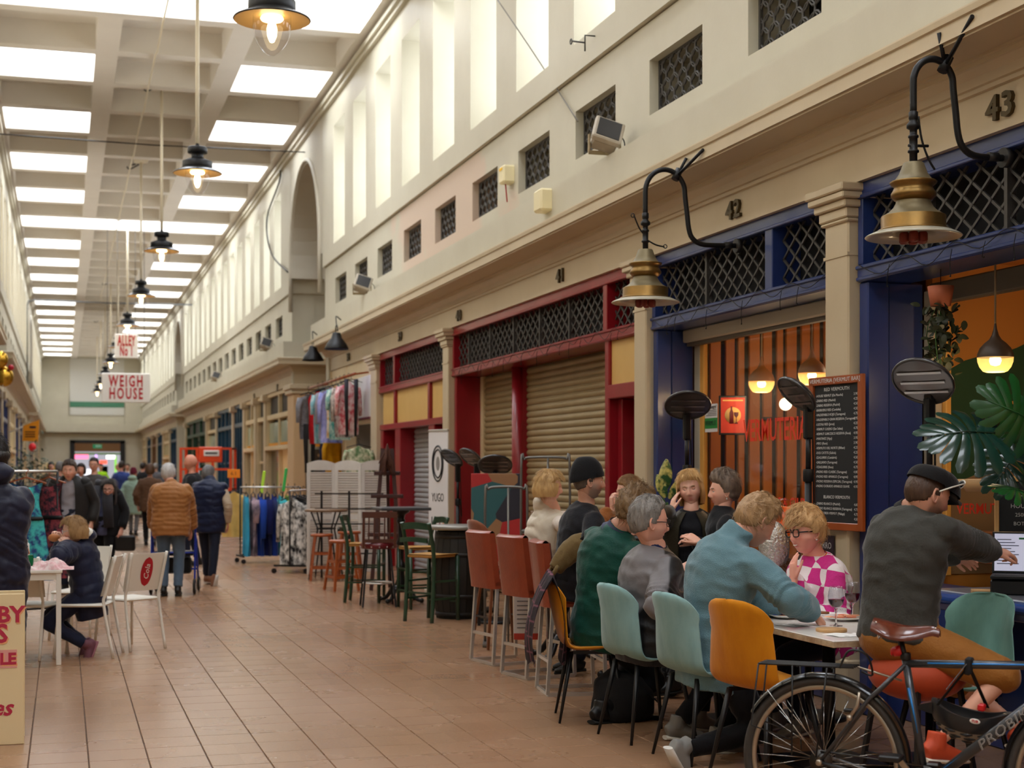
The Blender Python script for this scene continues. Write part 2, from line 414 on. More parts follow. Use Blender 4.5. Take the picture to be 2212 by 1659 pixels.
def wall_block(mb, ya, yb, ws, side_ret):
    T = 5.35
    mb.box((XU, ya, 4.36), (T, yb, ZS)); mb.box((XU, ya, ZH), (T, yb, ZB0))
    ed = [ya]+[e for w in ws for e in w]+[yb]
    for i in range(0, len(ed), 2): mb.box((XU, ed[i], ZS), (T, ed[i+1], ZH))
    mb.box((XC, ya, ZB0+.012), (5.6, yb, ZB1))
    mb.box((XC, ya, ZCT), (5.6, yb, ZC+.3))
    ed = [ya]+[e for (a, b) in ws for e in (a-.12, b-.09)]+[yb]
    for i in range(0, len(ed), 2): mb.box((XC, ed[i], ZB1), (5.6, ed[i+1], ZCT))
    mb.box((XC-.07, ya, 8.36), (XC, yb, 8.43)); mb.box((XC-.12, ya, 8.43), (XC, yb, 8.5))
def grille_mesh(w=WWID, h=ZH-ZS):
    mb = MB(); a, b = .088, .076; r = 0; y = .02
    while y < h+b:
        x = (0 if r % 2 else a)
        while x < w+a*.5:
            pts = [(0, x+a*math.cos(t*PI/6), y+b*math.sin(t*PI/6)) for t in range(12)]
            pts = [(0, min(max(p[1], 0), w), min(max(p[2], 0), h)) for p in pts]
            mb.tube(pts, .0105, 4, closed=True, up=(1, 0, 0)); x += 2*a
        y += .098; r += 1
    mb.box((-.012, 0, 0), (.012, .03, h)); mb.box((-.012, w-.03, 0), (.012, w, h)); mb.box((-.012, 0, 0), (.012, w, .02)); mb.box((-.012, 0, h-.02), (.012, w, h))
    me = mb.mesh('grille'); me.materials.append(grille_iron); return me
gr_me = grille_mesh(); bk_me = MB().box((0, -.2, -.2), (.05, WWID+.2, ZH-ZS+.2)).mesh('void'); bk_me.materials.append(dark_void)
cp_me = MB().box((0, -.12, 0), (.03, 1.12-.09, ZCT-ZB1)).mesh('pane'); cp_me.materials.append(cl_pane)
cs_me = MB().box((0, -.12, 0), (.03, 1.12-.09, ZCT-ZB1)).mesh('pane'); cs_me.materials.append(sun_pane)
WN = 0
for side in ('right', 'left'):
    for bi, (ya, yb) in enumerate(BLOCKS):
        ws = wins(ya, yb, 0 if bi == 0 else (.35 if bi == 1 else .1))
        mb = MB(); wall_block(mb, ya, yb, ws, 0)
        eb = MB(); entab(eb, ya, yb, bi > 0, bi < 2, PROF_LO); eu = MB(); entab(eu, ya, yb, bi > 0, bi < 2, PROF_UP)
        if side == 'left': mirror(mb); mirror(eb); mirror(eu)
        mm = struct(mb.build('wall_'+side, patched_cream() if side == 'right' and bi == 0 else cream), 'cream upper wall of the %s side, %s stretch, with small grille windows' % (side, ('near', 'middle', 'far')[bi]))
        eb.build('cornice', cream_lo, mm); eu.build('blocking_course', cream, mm)
        for (a, b) in ws:
            if side == 'left' and a < 12: continue
            WN += 1; w = sroot('window_%d' % WN, None)
            sx = 1 if side == 'right' else -1; X = lambda x: x if sx == 1 else 2*MID-x
            inst('grille', gr_me, (X(4.945), a, ZS), w); inst('void', bk_me, (X(5.36), a, ZS), w)
            inst('pane', cp_me if sx == 1 else cs_me, (X(5.58) if sx == 1 else X(5.61), a, ZB1), w)
# clerestory light on the near left side too (outside the view, but part of the hall)
lw = sroot('window_%d' % (WN+1))
for (a, b) in wins(*BLOCKS[0]):
    if a < 12: inst('pane', cs_me, (2*MID-5.61, a, ZB1), lw)
WN += 1

# ------------------------------------------------------------ cross alleys with their arches
def arch_wall(ya, yb, side):
    c = (ya+yb)/2; r = 1.9; zs = 5.95; mb = MB(); n = 20
    x0, x1 = XC, 5.6
    prof = [(c-r*math.cos(PI*i/n), zs+r*math.sin(PI*i/n)) for i in range(n+1)]
    for i in range(n):
        (a, za), (b, zb) = prof[i], prof[i+1]
        top = ZC+.3
        mb.add([(x0,a,za),(x0,b,zb),(x0,b,top),(x0,a,top),(x1,a,za),(x1,b,zb),(x1,b,top),(x1,a,top)], [(0,3,2,1),(4,5,6,7),(0,1,5,4)])
    for lo, hi in ((ya-.02, c-r), (c+r, yb+.02)): mb.box((x0, lo, ZB1), (x1, hi, ZC+.3))
    mb.box((XC-.07, ya, 8.36), (XC, yb, 8.43)); mb.box((XC-.12, ya, 8.43), (XC, yb, 8.5))
    rim = MB(); pts = [(x0-.012, y, z) for y, z in [(c-r-.07, 5.0)]+[(c-(r+.07)*math.cos(PI*i/n), zs+(r+.07)*math.sin(PI*i/n)) for i in range(n+1)]+[(c+r+.07, 5.0)]]
    rim.tube(pts, .05, 6)
    # vault and walls of the cross alley
    xe = 12.5
    v = MB()
    for i in range(n):
        (a, za), (b, zb) = prof[i], prof[i+1]
        v.add([(x1,a,za),(x1,b,zb),(xe,b,zb),(xe,a,za)], [(0,1,2,3)], True)
    v.box((XU+.02, yb+.013, 0), (xe, yb+.3, zs+.02)); v.box((XU+.02, ya-.3, 0), (xe, ya-.013, zs+.02)); v.box((xe, ya, 0), (xe+.2, yb, 8.2))
    v.box((XC, yb-.06, ZB0), (xe, yb, ZB1)); v.box((x0, yb-.012, 7.3), (x1, yb, 7.35))
    for m_ in (mb, rim, v):
        if side == 'left': mirror(m_)
    o = struct(mb.build('wall_'+side, stone_w), 'cream wall with tall round arch above the cross alley')
    rim.build('arch_rim', stone_w, o); v.build('cross_alley', cream, o)
for side in ('right', 'left'):
    arch_wall(28.85, 33.2, side); arch_wall(64.0, 68.2, side)

# ------------------------------------------------------------ end wall with its entrance
YE = 99.8
eb = MB()
eb.box((-2.2, YE, 4.0), (6.2, YE+.4, ZC+.5)); eb.box((-2.2, YE, 0), (.55, YE+.4, 4)); eb.box((3.75, YE, 0), (6.2, YE+.4, 4)); eb.box((.55, YE, 3.3), (3.75, YE+.4, 4))
eb.box((-2, YE-.5, 3.85), (5.6, YE, 4.4)); eb.box((-1.4, YE-.25, 4.4), (.35, YE, 6.3)); eb.box((3.85, YE-.25, 4.4), (4.9, YE, 6.3))
end = struct(eb.build('wall_back', cream), 'cream end wall of the hall above the lit entrance')
MB().box((.45, YE-.06, 4.95), (3.8, YE-.02, ZC)).build('recess_panel', M('pale_panel', (206, 204, 196), .6), end)
MB().box((.45, YE-.09, 5.45), (3.8, YE-.05, 5.8)).build('green_band', M('sage_band', (72, 128, 100), .6), end)
fr = MB(); fr.box((.45, YE-.12, 0), (.75, YE, 3.3)); fr.box((3.55, YE-.12, 0), (3.85, YE, 3.3)); fr.box((.45, YE-.12, 3.15), (3.85, YE, 3.35))
fr.build('door_frame', M('black_frame', (22, 24, 26), .5), end)
# the next hall glimpsed through the entrance
nb = MB(); nb.box((-1, YE+.4, -.01), (6, 112, 0)); nb.box((-1, YE+.4, 3.6), (6, 112, 3.7)); nb.box((-1.1, YE+.4, 0), (-1, 112, 3.6)); nb.box((6, YE+.4, 0), (6.1, 112, 3.6)); nb.box((-1, 111.8, 0), (6, 112, 3.6))
nb.build('next_hall', M('tan_next_hall', (214, 178, 124), .6), end)
MB().box((.3, 108, 0), (4.6, 108.1, 2.7)).build('stall_backdrop', emitter('lit_stalls', (206, 204, 214), .8), end)
for k, (x0, x1, z0, z1, c, s) in enumerate([(.75, 1.7, 2.2, 2.5, (255, 120, 160), 2.2), (2.9, 3.5, 2.2, 2.45, (255, 255, 250), 3), (2.45, 2.95, 1.85, 2.1, (255, 90, 70), 2.2), (2.15, 2.3, 1.5, 2.5, (220, 170, 255), 2), (3.45, 3.6, .9, 2.4, (150, 230, 90), 1.2), (.55, 4.3, 2.5, 2.62, (110, 150, 60), .5), (1.2, 1.9, .8, 1.5, (250, 250, 255), 1.6), (2.5, 3.0, .6, 1.7, (12, 12, 16), .1)]):
    MB().box((x0, 107.8, z0), (x1, 107.9, z1)).build('stall_light', emitter('stall_light_%d' % k, c, s), end)
xs = thing('exit_sign', 'green illuminated exit sign hanging in the far entrance', 'sign', (2.13, YE-.3, 2.95))
MB().box((-.28, -.03, -.13), (.28, .03, .13), .01).build('panel', M('exit_green', (24, 112, 74), .5, emit=((24, 112, 74), .5)), xs)
text('lettering', 'EXIT', .17, frame_mtx((.06, -.035, 0), (1, 0, 0), (0, 0, 1)), M('white_print', (240, 240, 236), .6), xs)
MB().bar((-.2, 0, .13), (-.2, 0, .4), .015).bar((.2, 0, .13), (.2, 0, .4), .015).build('hanger', iron, xs)
# ============================================================ shopfronts
alu = M('weathered_aluminium', (188, 178, 158), .5, metal=.2)
cream_tr = M('cream_timber', (222, 202, 162), .4, var=((208, 186, 146), 3, .3))
yellow_pn = M('ochre_panel', (216, 178, 106), .45, var=((204, 164, 94), 2, .3))
shutter_m = M('bronze_shutter', (166, 146, 106), .42, metal=.25, var=((146, 126, 88), 2, .3))
shutter_g = M('grey_shutter', (176, 176, 176), .45, metal=.25, var=((150, 150, 152), 2.5, .3))
gfx = M('graffiti_trace', (128, 128, 134), .6)
teal_p = M('teal_gloss_paint', (24, 66, 92), .35, coat=.2)
def lattice_mesh(w, h, pw=.185, ph=.135, r=.0065):
    """diamond lattice in the plane x=0, y 0..w, z 0..h"""
    mb = MB(); sl = ph/pw
    def clip(c, s):
        pts = []
        for y in (0, w):
            z = c+s*y
            if 0 <= z <= h: pts.append((0, y, z))
        for z in (0, h):
            y = (z-c)/s
            if 0 < y < w: pts.append((0, y, z))
        return pts[:2] if len(pts) >= 2 else None
    k = -int(w*sl/ph)-2
    while k*ph < h+w*sl+ph:
        for c, s in ((k*ph, sl), (k*ph, -sl)):
            p = clip(c, s)
            if p: mb.bar(p[0], p[1], r*2, r*2.6)
        k += 1
    ny = int(w/(pw/2))+1
    for i in range(ny+1):
        for j in range(-2, int(h/(ph/2))+3):
            if (i+j) % 2 == 0:
                y, z = i*pw/2, j*ph/2
                if .01 < y < w-.01 and .01 < z < h-.01: mb.tube([(-.012, y, z), (.012, y, z)], .014, 6)
    return mb.mesh('grille')
def slat_mesh(w, p=.075):
    mb = MB(); prof = [(0, 0), (-.006, .004), (-.014, .018), (-.016, .034), (-.012, .052), (-.004, .063), (.002, .066), (.002, p-.002)]
    v = []
    for y in (0, w): v += [(x, y, z) for x, z in prof]
    n = len(prof)
    mb.add(v, [(i, i+1, n+i+1, n+i) for i in range(n-1)], True)
    return mb.mesh('slat')
def shutter(root, X, y0, y1, z0, z1, mat, p=.075):
    me = slat_mesh(y1-y0, p); me.materials.append(mat); z = z0
    while z < z1-.01: inst('slat', me, (X, y0, z), root); z += p
    MB().box((X+.006, y0, z0), (X+.02, y1, z1)).build('shutter_back', M('shutter_joint', (74, 62, 44), .7), root)
def pillar(y0, y1, label, zc=3.44, ztop_mat=None):
    o = sroot('trim_%d' % pillar.n, label); pillar.n += 1
    m = MB(); m.box((4.885, y0, 0), (5.33, y1, 3.24), .012).build('shaft', cream_lo, o)
    MB().box((4.87, y0-.012, 0), (5.33, y1+.012, .35), .01).build('plinth', cream_lo, o)
    c = MB()
    for (z0, z1, e) in ((3.2, 3.225, .02), (3.225, 3.29, .03), (3.29, 3.34, .055), (3.34, 3.385, .085), (3.385, 3.438, .1)): c.box((4.885-e, y0-e, z0), (5.3, y1+e, z1), .008)
    c.build('capital', cream_lo, o)
    MB().box((4.878, y0-.006, 2.98), (5.0, y1+.006, 3.0)).build('neck_band', cream_lo, o)
    return o
pillar.n = 1
pillar(8.74, 9.05, 'cream pillar between the two navy shopfronts'); pillar(12.28, 12.56, 'cream pillar between the navy and the crimson shopfront')
pillar(19.32, 19.62, 'slim cream pillar between the two crimson shopfronts'); pillar(24.1, 24.55, 'cream pillar beside the clothes stall')
def bay(label, y0, y1, mat, mull=(), lat=True, zb=(2.80, 2.91), thin=()):
    """transom grille in its painted frame; mull = (y centre, width)"""
    r = thing('shopfront', label, 'shopfront')
    f = MB(); f.box((4.94, y0, 3.35), (5.2, y1, 3.445), .008); f.box((4.925, y0, 3.335), (4.98, y1, 3.36), .006); f.build('top_rail', mat, r)
    f = MB(); f.box((4.94, y0, zb[0]), (5.3, y1, zb[1]), .008); f.box((4.925, y0, zb[1]-.03), (5.0, y1, zb[1]-.005), .006); f.box((4.93, y0, zb[0]+.005), (5.0, y1, zb[0]+.03), .006); f.build('bottom_rail', mat, r)
    ed = [y0+.05]
    for st in ((y0, y0+.06), (y1-.06, y1)): MB().box((4.945, st[0], zb[1]), (5.2, st[1], 3.35), .006).build('stile', mat, r)
    for c, w in mull:
        MB().box((4.94, c-w/2, zb[1]-.01), (5.2, c+w/2, 3.36), .006).build('mullion', mat, r); ed += [c-w/2, c+w/2]
    ed.append(y1-.05)
    if lat:
        for i in range(0, len(ed), 2):
            me = lattice_mesh(ed[i+1]-ed[i], 3.35-zb[1]); me.materials.append(grille_iron); inst('grille', me, (5.03, ed[i], zb[1]), r)
        for t in thin: MB().box((5.0, t-.015, zb[1]), (5.06, t+.015, 3.35)).build('grille_divider', grille_iron, r)
    MB().box((5.17, y0, zb[1]), (5.2, y1, 3.35)).build('backing', dark_void, r)
    return r
# ---- number plates on the frieze
num_m = M('dark_brass_numerals', (64, 56, 40), .4, metal=.6, var=((90, 74, 46), 20, .3))
def number(s, px, py, size=.19):
    y = wall_y(px, 4.9); d = 4.9*ST+y*CT; z = EYE+(1010-py)*d/FPX
    o = text('shop_number', s, size, frame_mtx((4.888, y, z), (0, -1, 0), (0, 0, 1)), num_m, None, .012, bold=.004, sx=1.25, spacing=1.15)
    tag(o, 'dark metal shop number reading %s, %s' % (s, {'43': 'by the large brass lamp at the right', '42': 'above the navy bar window', '41': 'above the bronze shutters', '40': 'above the slim cream pillar', '39': 'above the ochre panels', '38': 'above the hanging clothes'}[s]), 'number')
for s, px, py in (('43', 2166, 232), ('42', 1588, 455), ('41', 1213, 597), ('40', 993, 683), ('39', 866, 728), ('38', 754, 772)): number(s, px, py)

# ---- 42: the vermouth bar window
s42 = bay('navy painted shopfront with a striped wooden interior, between two cream pillars', 9.05, 12.28, blue_p, [(10.0, .12)], thin=(11.25,))
MB().box((4.96, 12.2, 0), (5.1, 12.29, 2.8), .01).box((5.1, 12.21, 0), (5.31, 12.29, 2.8), .01).build('jamb', blue_p, s42)
MB().box((4.97, 9.05, 0), (5.31, 9.13, 2.8), .01).build('jamb', blue_p, s42)
MB().box((5.05, 9.13, 0), (5.31, 12.2, .86), .01).build('stall_riser', blue_p, s42)
MB().box((5.0, 9.13, .86), (5.34, 12.2, .9), .008).build('window_sill', blue_p, s42)
MB().box((5.2, 9.13, 2.69), (5.37, 12.2, 2.8), .01).build('shutter_box', alu, s42)
MB().box((5.24, 9.13, 2.66), (5.30, 12.2, 2.69)).build('shutter_end', M('dark_alu', (96, 88, 76), .5), s42)
MB().box((5.31, 12.08, .9), (5.37, 12.2, 2.69), .006).build('window_stile', alu, s42)
MB().box((5.31, 12.0, .9), (5.35, 12.08, 2.69), .006).build('window_stile', M('ochre_stile', (216, 158, 74), .5), s42)
g = MB().box((5.335, 9.13, .9), (5.341, 12.0, 2.69)).build('pane', thin_glass('shop_glass'), s42)
# ---- 43: the serving hatch
s43 = bay('navy painted shopfront with a serving hatch, at the right edge', 4.4, 8.72, blue_p, [(6.3, .12)], thin=(8.0, 7.2))
MB().box((4.96, 8.62, 0), (5.12, 8.73, 2.8), .01).box((5.12, 8.64, 0), (5.38, 8.73, 2.8), .01).build('jamb', blue_p, s43)
MB().box((5.38, 8.54, .9), (5.46, 8.64, 2.75), .008).build('window_stile', alu, s43)
MB().box((5.46, 8.5, .9), (5.5, 8.62, 2.75), .006).build('window_stile', M('ochre_stile', (216, 158, 74), .5), s43)
MB().box((5.1, 4.4, 0), (5.4, 8.64, .86), .01).build('stall_riser', blue_p, s43)
MB().box((5.42, 4.4, 2.66), (5.5, 8.64, 2.8), .01).build('window_head', M('dark_alu', (96, 88, 76)), s43)
ct = thing('counter', 'glossy blue serving counter under the hatch', 'counter', (0, 0, 0))
MB().box((4.72, 4.4, .89), (5.5, 7.5, .915), .006).build('worktop', M('grey_blue_top', (112, 116, 128), .3, coat=.3), ct)
MB().tube([(4.72, 4.4, .872), (4.72, 7.5, .872)], .034, 10).build('edge', M('bright_blue_gloss', (52, 92, 172), .2, coat=.6), ct)
MB().box((4.735, 4.4, .8), (5.1, 7.48, .845), .006).build('apron', blue_p, ct)
for y in (5.0, 6.2, 7.4): MB().box((4.95, y-.03, .3), (5.1, y+.03, .84), .005).build('bracket', blue_p, ct)

# ---- 40/41: crimson shopfront with closed shutters
s41 = bay('wide crimson shopfront with closed bronze roller shutters', 12.56, 19.32, red_p, [(13.46, .11)], thin=(18.7, 17.7, 16.7, 15.7, 14.7))
MB().box((4.96, 13.41, 0), (5.2, 13.52, 2.82), .01).build('post', red_p, s41)
MB().box((4.97, 19.22, 0), (5.37, 19.32, 2.8), .01).build('jamb', red_p, s41)
MB().box((5.3, 19.1, 0), (5.37, 19.22, 2.8), .006).build('shutter_guide', cream_tr, s41)
MB().tube([(5.25, 17.3, 0), (5.25, 17.3, 2.8)], .085, 16).box((5.25, 17.22, 0), (5.36, 17.42, 2.8)).build('column', red_p, s41)
shutter(s41, 5.34, 17.42, 19.12, .02, 2.8, shutter_m); shutter(s41, 5.34, 13.5, 17.22, .02, 2.8, shutter_m)
MB().box((4.99, 12.62, 2.38), (5.03, 13.41, 2.8), .006).build('panel', yellow_pn, s41)
MB().box((4.95, 12.56, 2.25), (5.2, 13.41, 2.38), .008).build('rail', red_p, s41)
MB().box((4.97, 12.56, 0), (5.37, 12.64, 2.25), .01).build('jamb', red_p, s41)
MB().box((5.05, 13.3, 0), (5.37, 13.41, 2.25), .01).build('jamb', red_p, s41)
d = MB(); d.box((5.3, 12.64, 0), (5.36, 13.3, 2.25)); d.build('door', red_p, s41)
MB().box((5.28, 12.72, 1.0), (5.31, 12.95, 2.1)).build('notice_strip', M('pale_strip', (186, 180, 176), .5), s41)

# ---- 39: crimson shopfront with ochre panels
s39 = bay('smaller crimson shopfront with ochre panels and a grey shutter', 19.62, 24.1, red_p, [(22.98, .1)])
for (a, b) in ((19.72, 20.62), (20.78, 22.93), (23.03, 24.02)): MB().box((4.99, a, 2.29), (5.03, b, 2.80), .006).build('panel', yellow_pn, s39)
for c in (20.7, 22.98): MB().box((4.95, c-.06, 2.29), (5.05, c+.06, 2.81), .006).build('mullion', red_p, s39)
MB().box((4.95, 19.62, 2.2), (5.2, 24.1, 2.29), .008).build('rail', red_p, s39)
for (a, b) in ((20.4, 20.75), (22.62, 22.98), (23.9, 24.1), (19.62, 19.72)): MB().box((4.96, a, 0), (5.25, b, 2.2), .01).build('post', red_p, s39)
shutter(s39, 5.2, 20.75, 22.62, .02, 2.2, shutter_g)
MB().box((5.5, 19.62, 0), (5.55, 20.4, 2.25)).build('door', M('dark_red_door', (92, 16, 22), .5), s39); MB().box((5.5, 22.98, 0), (5.55, 23.9, 2.25)).build('door', M('dark_red_door', (92, 16, 22)), s39)

# ---- 38: clothes shop
s38 = thing('shopfront', 'cream shopfront of the clothes stall at the corner', 'shopfront')
MB().box((4.93, 24.55, 2.36), (5.1, 26.95, 3.44), .01).build('fascia_panel', cream_tr, s38)
MB().box((4.91, 24.7, 2.45), (4.935, 26.5, 3.15), .006).build('sign_board', M('white_board', (226, 226, 224), .5), s38)
MB().box((4.905, 24.7, 2.42), (4.93, 26.5, 2.45)).build('sign_edge', M('plum_edge', (120, 50, 70), .5), s38)
MB().box((4.92, 26.95, 0), (5.1, 28.85, 3.44), .01).build('side_panel', cream_tr, s38)
MB().box((4.90, 26.9, 0), (5.1, 27.15, 3.0), .01).build('post', cream_tr, s38); MB().box((4.90, 28.5, 0), (5.2, 28.86, 3.44), .01).build('corner_post', cream_tr, s38)
MB().box((4.94, 24.55, 0), (5.1, 24.75, 2.36), .01).build('post', cream_tr, s38)
MB().box((5.05, 24.75, 0), (5.12, 26.9, 1.0)).build('stall_riser', cream_tr, s38)
MB().box((6.4, 24.6, 0), (6.5, 28.8, 3.0)).box((5.1, 26.95, 0), (6.4, 27.05, 3)).build('interior_wall', M('shop_interior_grey', (150, 146, 140), .8), s38)
tl = MB().tube([(5.35, 25.0, 2.27), (5.35, 26.2, 2.27)], .022, 8).build('tube_light', emitter('white_tube_light', (255, 252, 244), 9), None); tag(tl, 'lit white tube light inside the clothes shop', 'light')

# ------------------------------------------------------------ rooms behind the shopfronts (shell)
sh = MB()
sh.box((5.3, -6, 2.95), (7.9, 28.8, 3.05)); sh.box((7.8, -6, 0), (7.9, 28.8, 3)); sh.box((5.3, 28.75, 0), (7.9, 28.84, 4.4)); sh.box((5.36, 9.02, 0), (7.8, 9.08, 2.95))
sh.box((5.4, 13.3, 0), (5.5, 24.2, 2.95)); sh.box((5.3, 4.3, 0), (7.8, 4.4, 2.95)); sh.box((5.0, -6, 0), (5.1, 4.4, 3.44))
shell = struct(sh.build('wall_shops', M('warm_plaster', (206, 142, 70), .7)), 'warm plaster inner walls of the shops')
dk = MB(); dk.box((5.3, -6, 3.44), (5.45, 28.8, 4.4)); dk.box((5.2, -6, 2.9), (5.3, 28.8, 3.44)); dk.build('dark_backing', dark_void, shell)
# 42 interior: slatted far wall, boards proud of black gaps
MB().box((5.36, 12.3, 0), (7.8, 12.36, 2.95)).build('slat_wall_backing', M('black_gap', (20, 14, 10), .8), shell)
x = 5.4; slat_w = M('orange_stained_board', (190, 120, 50), .5, var=((168, 98, 38), 6, .3), bump=(30, .1), stretch=(1, 1, .1)); k = 0
while x < 7.7:
    w = (.06, .1, .085)[k % 3]; MB().box((x, 12.262, 0), (x+w, 12.3, 2.95), .004).build('board', slat_w, shell); x += w+(.05 if k % 2 else .035); k += 1
MB().box((6.0, 12.2, 2.02), (7.8, 12.26, 2.05)).build('shelf_rail', M('black_gap', (20, 14, 10)), shell)
# 43 interior: ochre wall with a green mural
mw = MB(); mw.box((5.46, 8.66, 0), (7.8, 8.74, 2.95)); mw.build('mural_wall', M('ochre_wall', (206, 140, 62), .7), shell)
def mural(mat, pts, t, nm):
    m = MB(); m.prism(pts, t, frame_mtx((0, 8.66, 0), (1, 0, 0), (0, 0, 1))); m.build(nm, mat, shell, True)
mural(M('mural_green', (44, 82, 54), .7), [(5.5, 1.1)]+[(5.5+.1*i, 2.18+.28*math.sin(max(0, min(1, i/9))*PI*.5)+.03*math.sin(i*.9)) for i in range(22)]+[(7.6, 1.1)], .004, 'mural_field')
mural(M('mural_tan', (150, 120, 84), .7), [(5.5, .9)]+[(5.5+.1*i, 1.45+.25*math.sin(i/21*PI)) for i in range(22)]+[(7.6, .9)], .007, 'mural_hill')
MB().box((5.9, 8.6, 2.02), (7.6, 8.66, 2.04)).build('picture_rail', M('ochre_stile', (216, 158, 74)), shell)
# ============================================================ shopfronts further down the hall
green_gl = M('pale_green_glass', (150, 172, 156), .15, coat=.3); orange_tr = M('orange_trim', (222, 150, 40), .5)
warm_int = M('lit_shop_interior', (196, 160, 112), .8, emit=((196, 150, 100), .25)); dk_gl = M('dark_shop_glass', (30, 34, 36), .1, coat=.4)
tealgl = M('teal_glass', (20, 60, 74), .15, coat=.4)
FARN = 0
def far_bay(y0, y1, style, side, n, label):
    """a small shopfront between two pilasters: frame, transom, panes"""
    r = thing('shopfront', label, 'shopfront'); sx = side == 'left'
    fm = {'cream': cream_tr, 'teal': teal_p, 'navy': blue_p, 'green': M('bottle_green_paint', (32, 70, 52), .4), 'brown': M('brown_paint', (120, 84, 54), .5)}[style]
    def part(nm, mat, lo, hi, b=.01):
        m = MB().box(lo, hi, b)
        if sx: mirror(m)
        return m.build(nm, mat, r)
    part('pilaster', cream_lo, (4.88, y1-.3, 0), (5.2, y1, 3.44)); part('pilaster_capital', cream_lo, (4.8, y1-.38, 3.25), (5.2, y1-.005, 3.43), .02)
    w = y1-.3-y0
    part('top_rail', fm, (4.94, y0, 3.34), (5.1, y1-.3, 3.44)); part('transom', fm, (4.93, y0, 2.78), (5.1, y1-.3, 2.9))
    part('stall_riser', fm, (4.96, y0, 0), (5.1, y1-.3, .7))
    cells = max(1, n)
    for i in range(cells+1):
        y = y0+w*i/cells; part('mullion', fm, (4.94, max(y0, y-.05), .0), (5.1, min(y1-.3, y+.05), 3.4), .006)
    for i in range(cells):
        a, b = y0+w*i/cells+.05, y0+w*(i+1)/cells-.05
        part('transom_pane', iron, (5.03, a, 2.9), (5.05, b, 3.34), 0)
        if style == 'cream' and w > 2:
            part('fanlight', green_gl, (5.0, a, 2.2), (5.02, b, 2.7), 0); part('fanlight_frame', orange_tr, (4.98, a, 2.14), (5.03, b, 2.2), 0); part('ledge', cream_tr, (4.86, a-.05, 2.02), (5.1, b+.05, 2.12))
            part('pane', dk_gl if i % 2 else warm_int, (5.04, a, .7), (5.06, b, 2.02), 0)
        else:
            part('pane', tealgl if style in ('teal', 'navy') else dk_gl, (5.04, a, .7), (5.06, b, 2.78), 0)
            part('glazing_bar', fm, (4.99, a, 1.7), (5.04, b, 1.76), 0)
    return r
rb = [(34.0, 38.4, 'cream', 2, 'cream shopfront with a green fanlight at the corner of the middle block'), (38.4, 40.4, 'cream', 1, 'narrow cream shopfront, second along the middle block'), (40.4, 43.0, 'cream', 2, 'cream shopfront beside the teal doors'),
      (43.0, 45.9, 'teal', 4, 'teal glazed shopfront nearest the orange lift'), (45.9, 51.0, 'teal', 4, 'teal glazed shopfront behind the orange lift'), (51.0, 54.6, 'cream', 1, 'cream shopfront beyond the teal ones'), (54.6, 63.8, 'green', 3, 'dark green shopfront at the far end of the middle block')]
for a, b, st, n, lb in rb: far_bay(a, b, st, 'right', n, lb)
y = 68.6
for i, st in enumerate(('teal', 'cream', 'teal', 'brown', 'teal', 'cream')): far_bay(y, y+5, st, 'right', 3, 'distant %s shopfront on the right, %s of the farthest block' % (st, ('first', 'second', 'third', 'fourth', 'fifth', 'last')[i])); y += 5.15
y = 33.6
for i, st in enumerate(('navy', 'navy', 'cream', 'navy', 'navy', 'cream')): far_bay(y, y+4.9, st, 'left', 3, '%s shopfront on the left wall, %s of the middle block' % (st, ('first', 'second', 'third', 'fourth', 'fifth', 'last')[i])); y += 5.0
y = 68.6
for i, st in enumerate(('teal', 'navy', 'cream', 'teal', 'navy', 'cream')): far_bay(y, y+5, st, 'left', 3, 'distant %s shopfront on the left wall, %s of the farthest block' % (st, ('first', 'second', 'third', 'fourth', 'fifth', 'last')[i])); y += 5.15
# shop backs
for side in ('right', 'left'):
    m = MB()
    for a, b in BLOCKS[1:]: m.box((5.15, a+.02, 0), (5.3, b-.02, 3.5)); m.box((5.3, a+.3, 3.4), (5.5, b-.3, 5.0))
    if side == 'left': m.box((5.1, -6, 0), (5.3, 28.8, 3.5)); m.box((5.3, -6, 3.4), (5.5, 28.8, 5.0)); mirror(m)
    struct(m.build('wall_backing_'+side, cream), 'plain cream wall behind the %s shopfronts' % side)
# end face of the middle block towards the cross alley
ef = thing('corner_pilaster', 'tall tan corner pilaster of the middle block beside the cross alley', 'pilaster', (0, 0, 0))
MB().box((4.86, 33.05, 0), (5.13, 33.98, 3.24), .015).build('shaft', M('tan_paint', (206, 172, 130), .5), ef)
MB().box((4.8, 33.0, 3.22), (5.34, 33.98, 3.32), .015).box((4.76, 32.94, 3.32), (5.4, 33.98, 3.43), .015).build('capital', cream_lo, ef)
e2 = thing('shopfront', 'dark slatted shop window facing the cross alley', 'shopfront')
MB().box((5.27, 33.1, 2.9), (7.5, 33.18, 3.34)).build('transom_pane', iron, e2); MB().box((5.27, 33.06, 2.75), (7.5, 33.2, 2.9), .01).build('transom', cream_tr, e2)
MB().box((5.4, 33.1, 2.12), (7.4, 33.16, 2.66)).build('fanlight', M('dark_green_glass', (24, 58, 44), .2), e2); MB().box((5.35, 33.07, 2.06), (7.45, 33.1, 2.72)).build('fanlight_frame', orange_tr, e2)
MB().box((5.27, 33.09, 0), (7.5, 33.2, 2.0)).build('pane', M('dim_interior', (60, 46, 30), .6), e2)
for i in range(12): MB().box((5.4, 33.05, .3+.14*i), (7.4, 33.085, .36+.14*i)).build('slat', M('tan_slat', (150, 112, 70), .6), e2)
for k, (px, py) in enumerate(((600, 838), (550, 858))):
    yy = wall_y(px, 4.9); dd = 4.9*ST+yy*CT
    tag(text('shop_number', ('37', '36')[k], .22, frame_mtx((4.888, yy, EYE+(1010-py)*dd/FPX), (0, -1, 0), (0, 0, 1)), num_m, None, .012, bold=.004), 'small shop number on the middle block, %s' % ('above the green fanlight', 'above the narrow cream shopfront')[k], 'number')
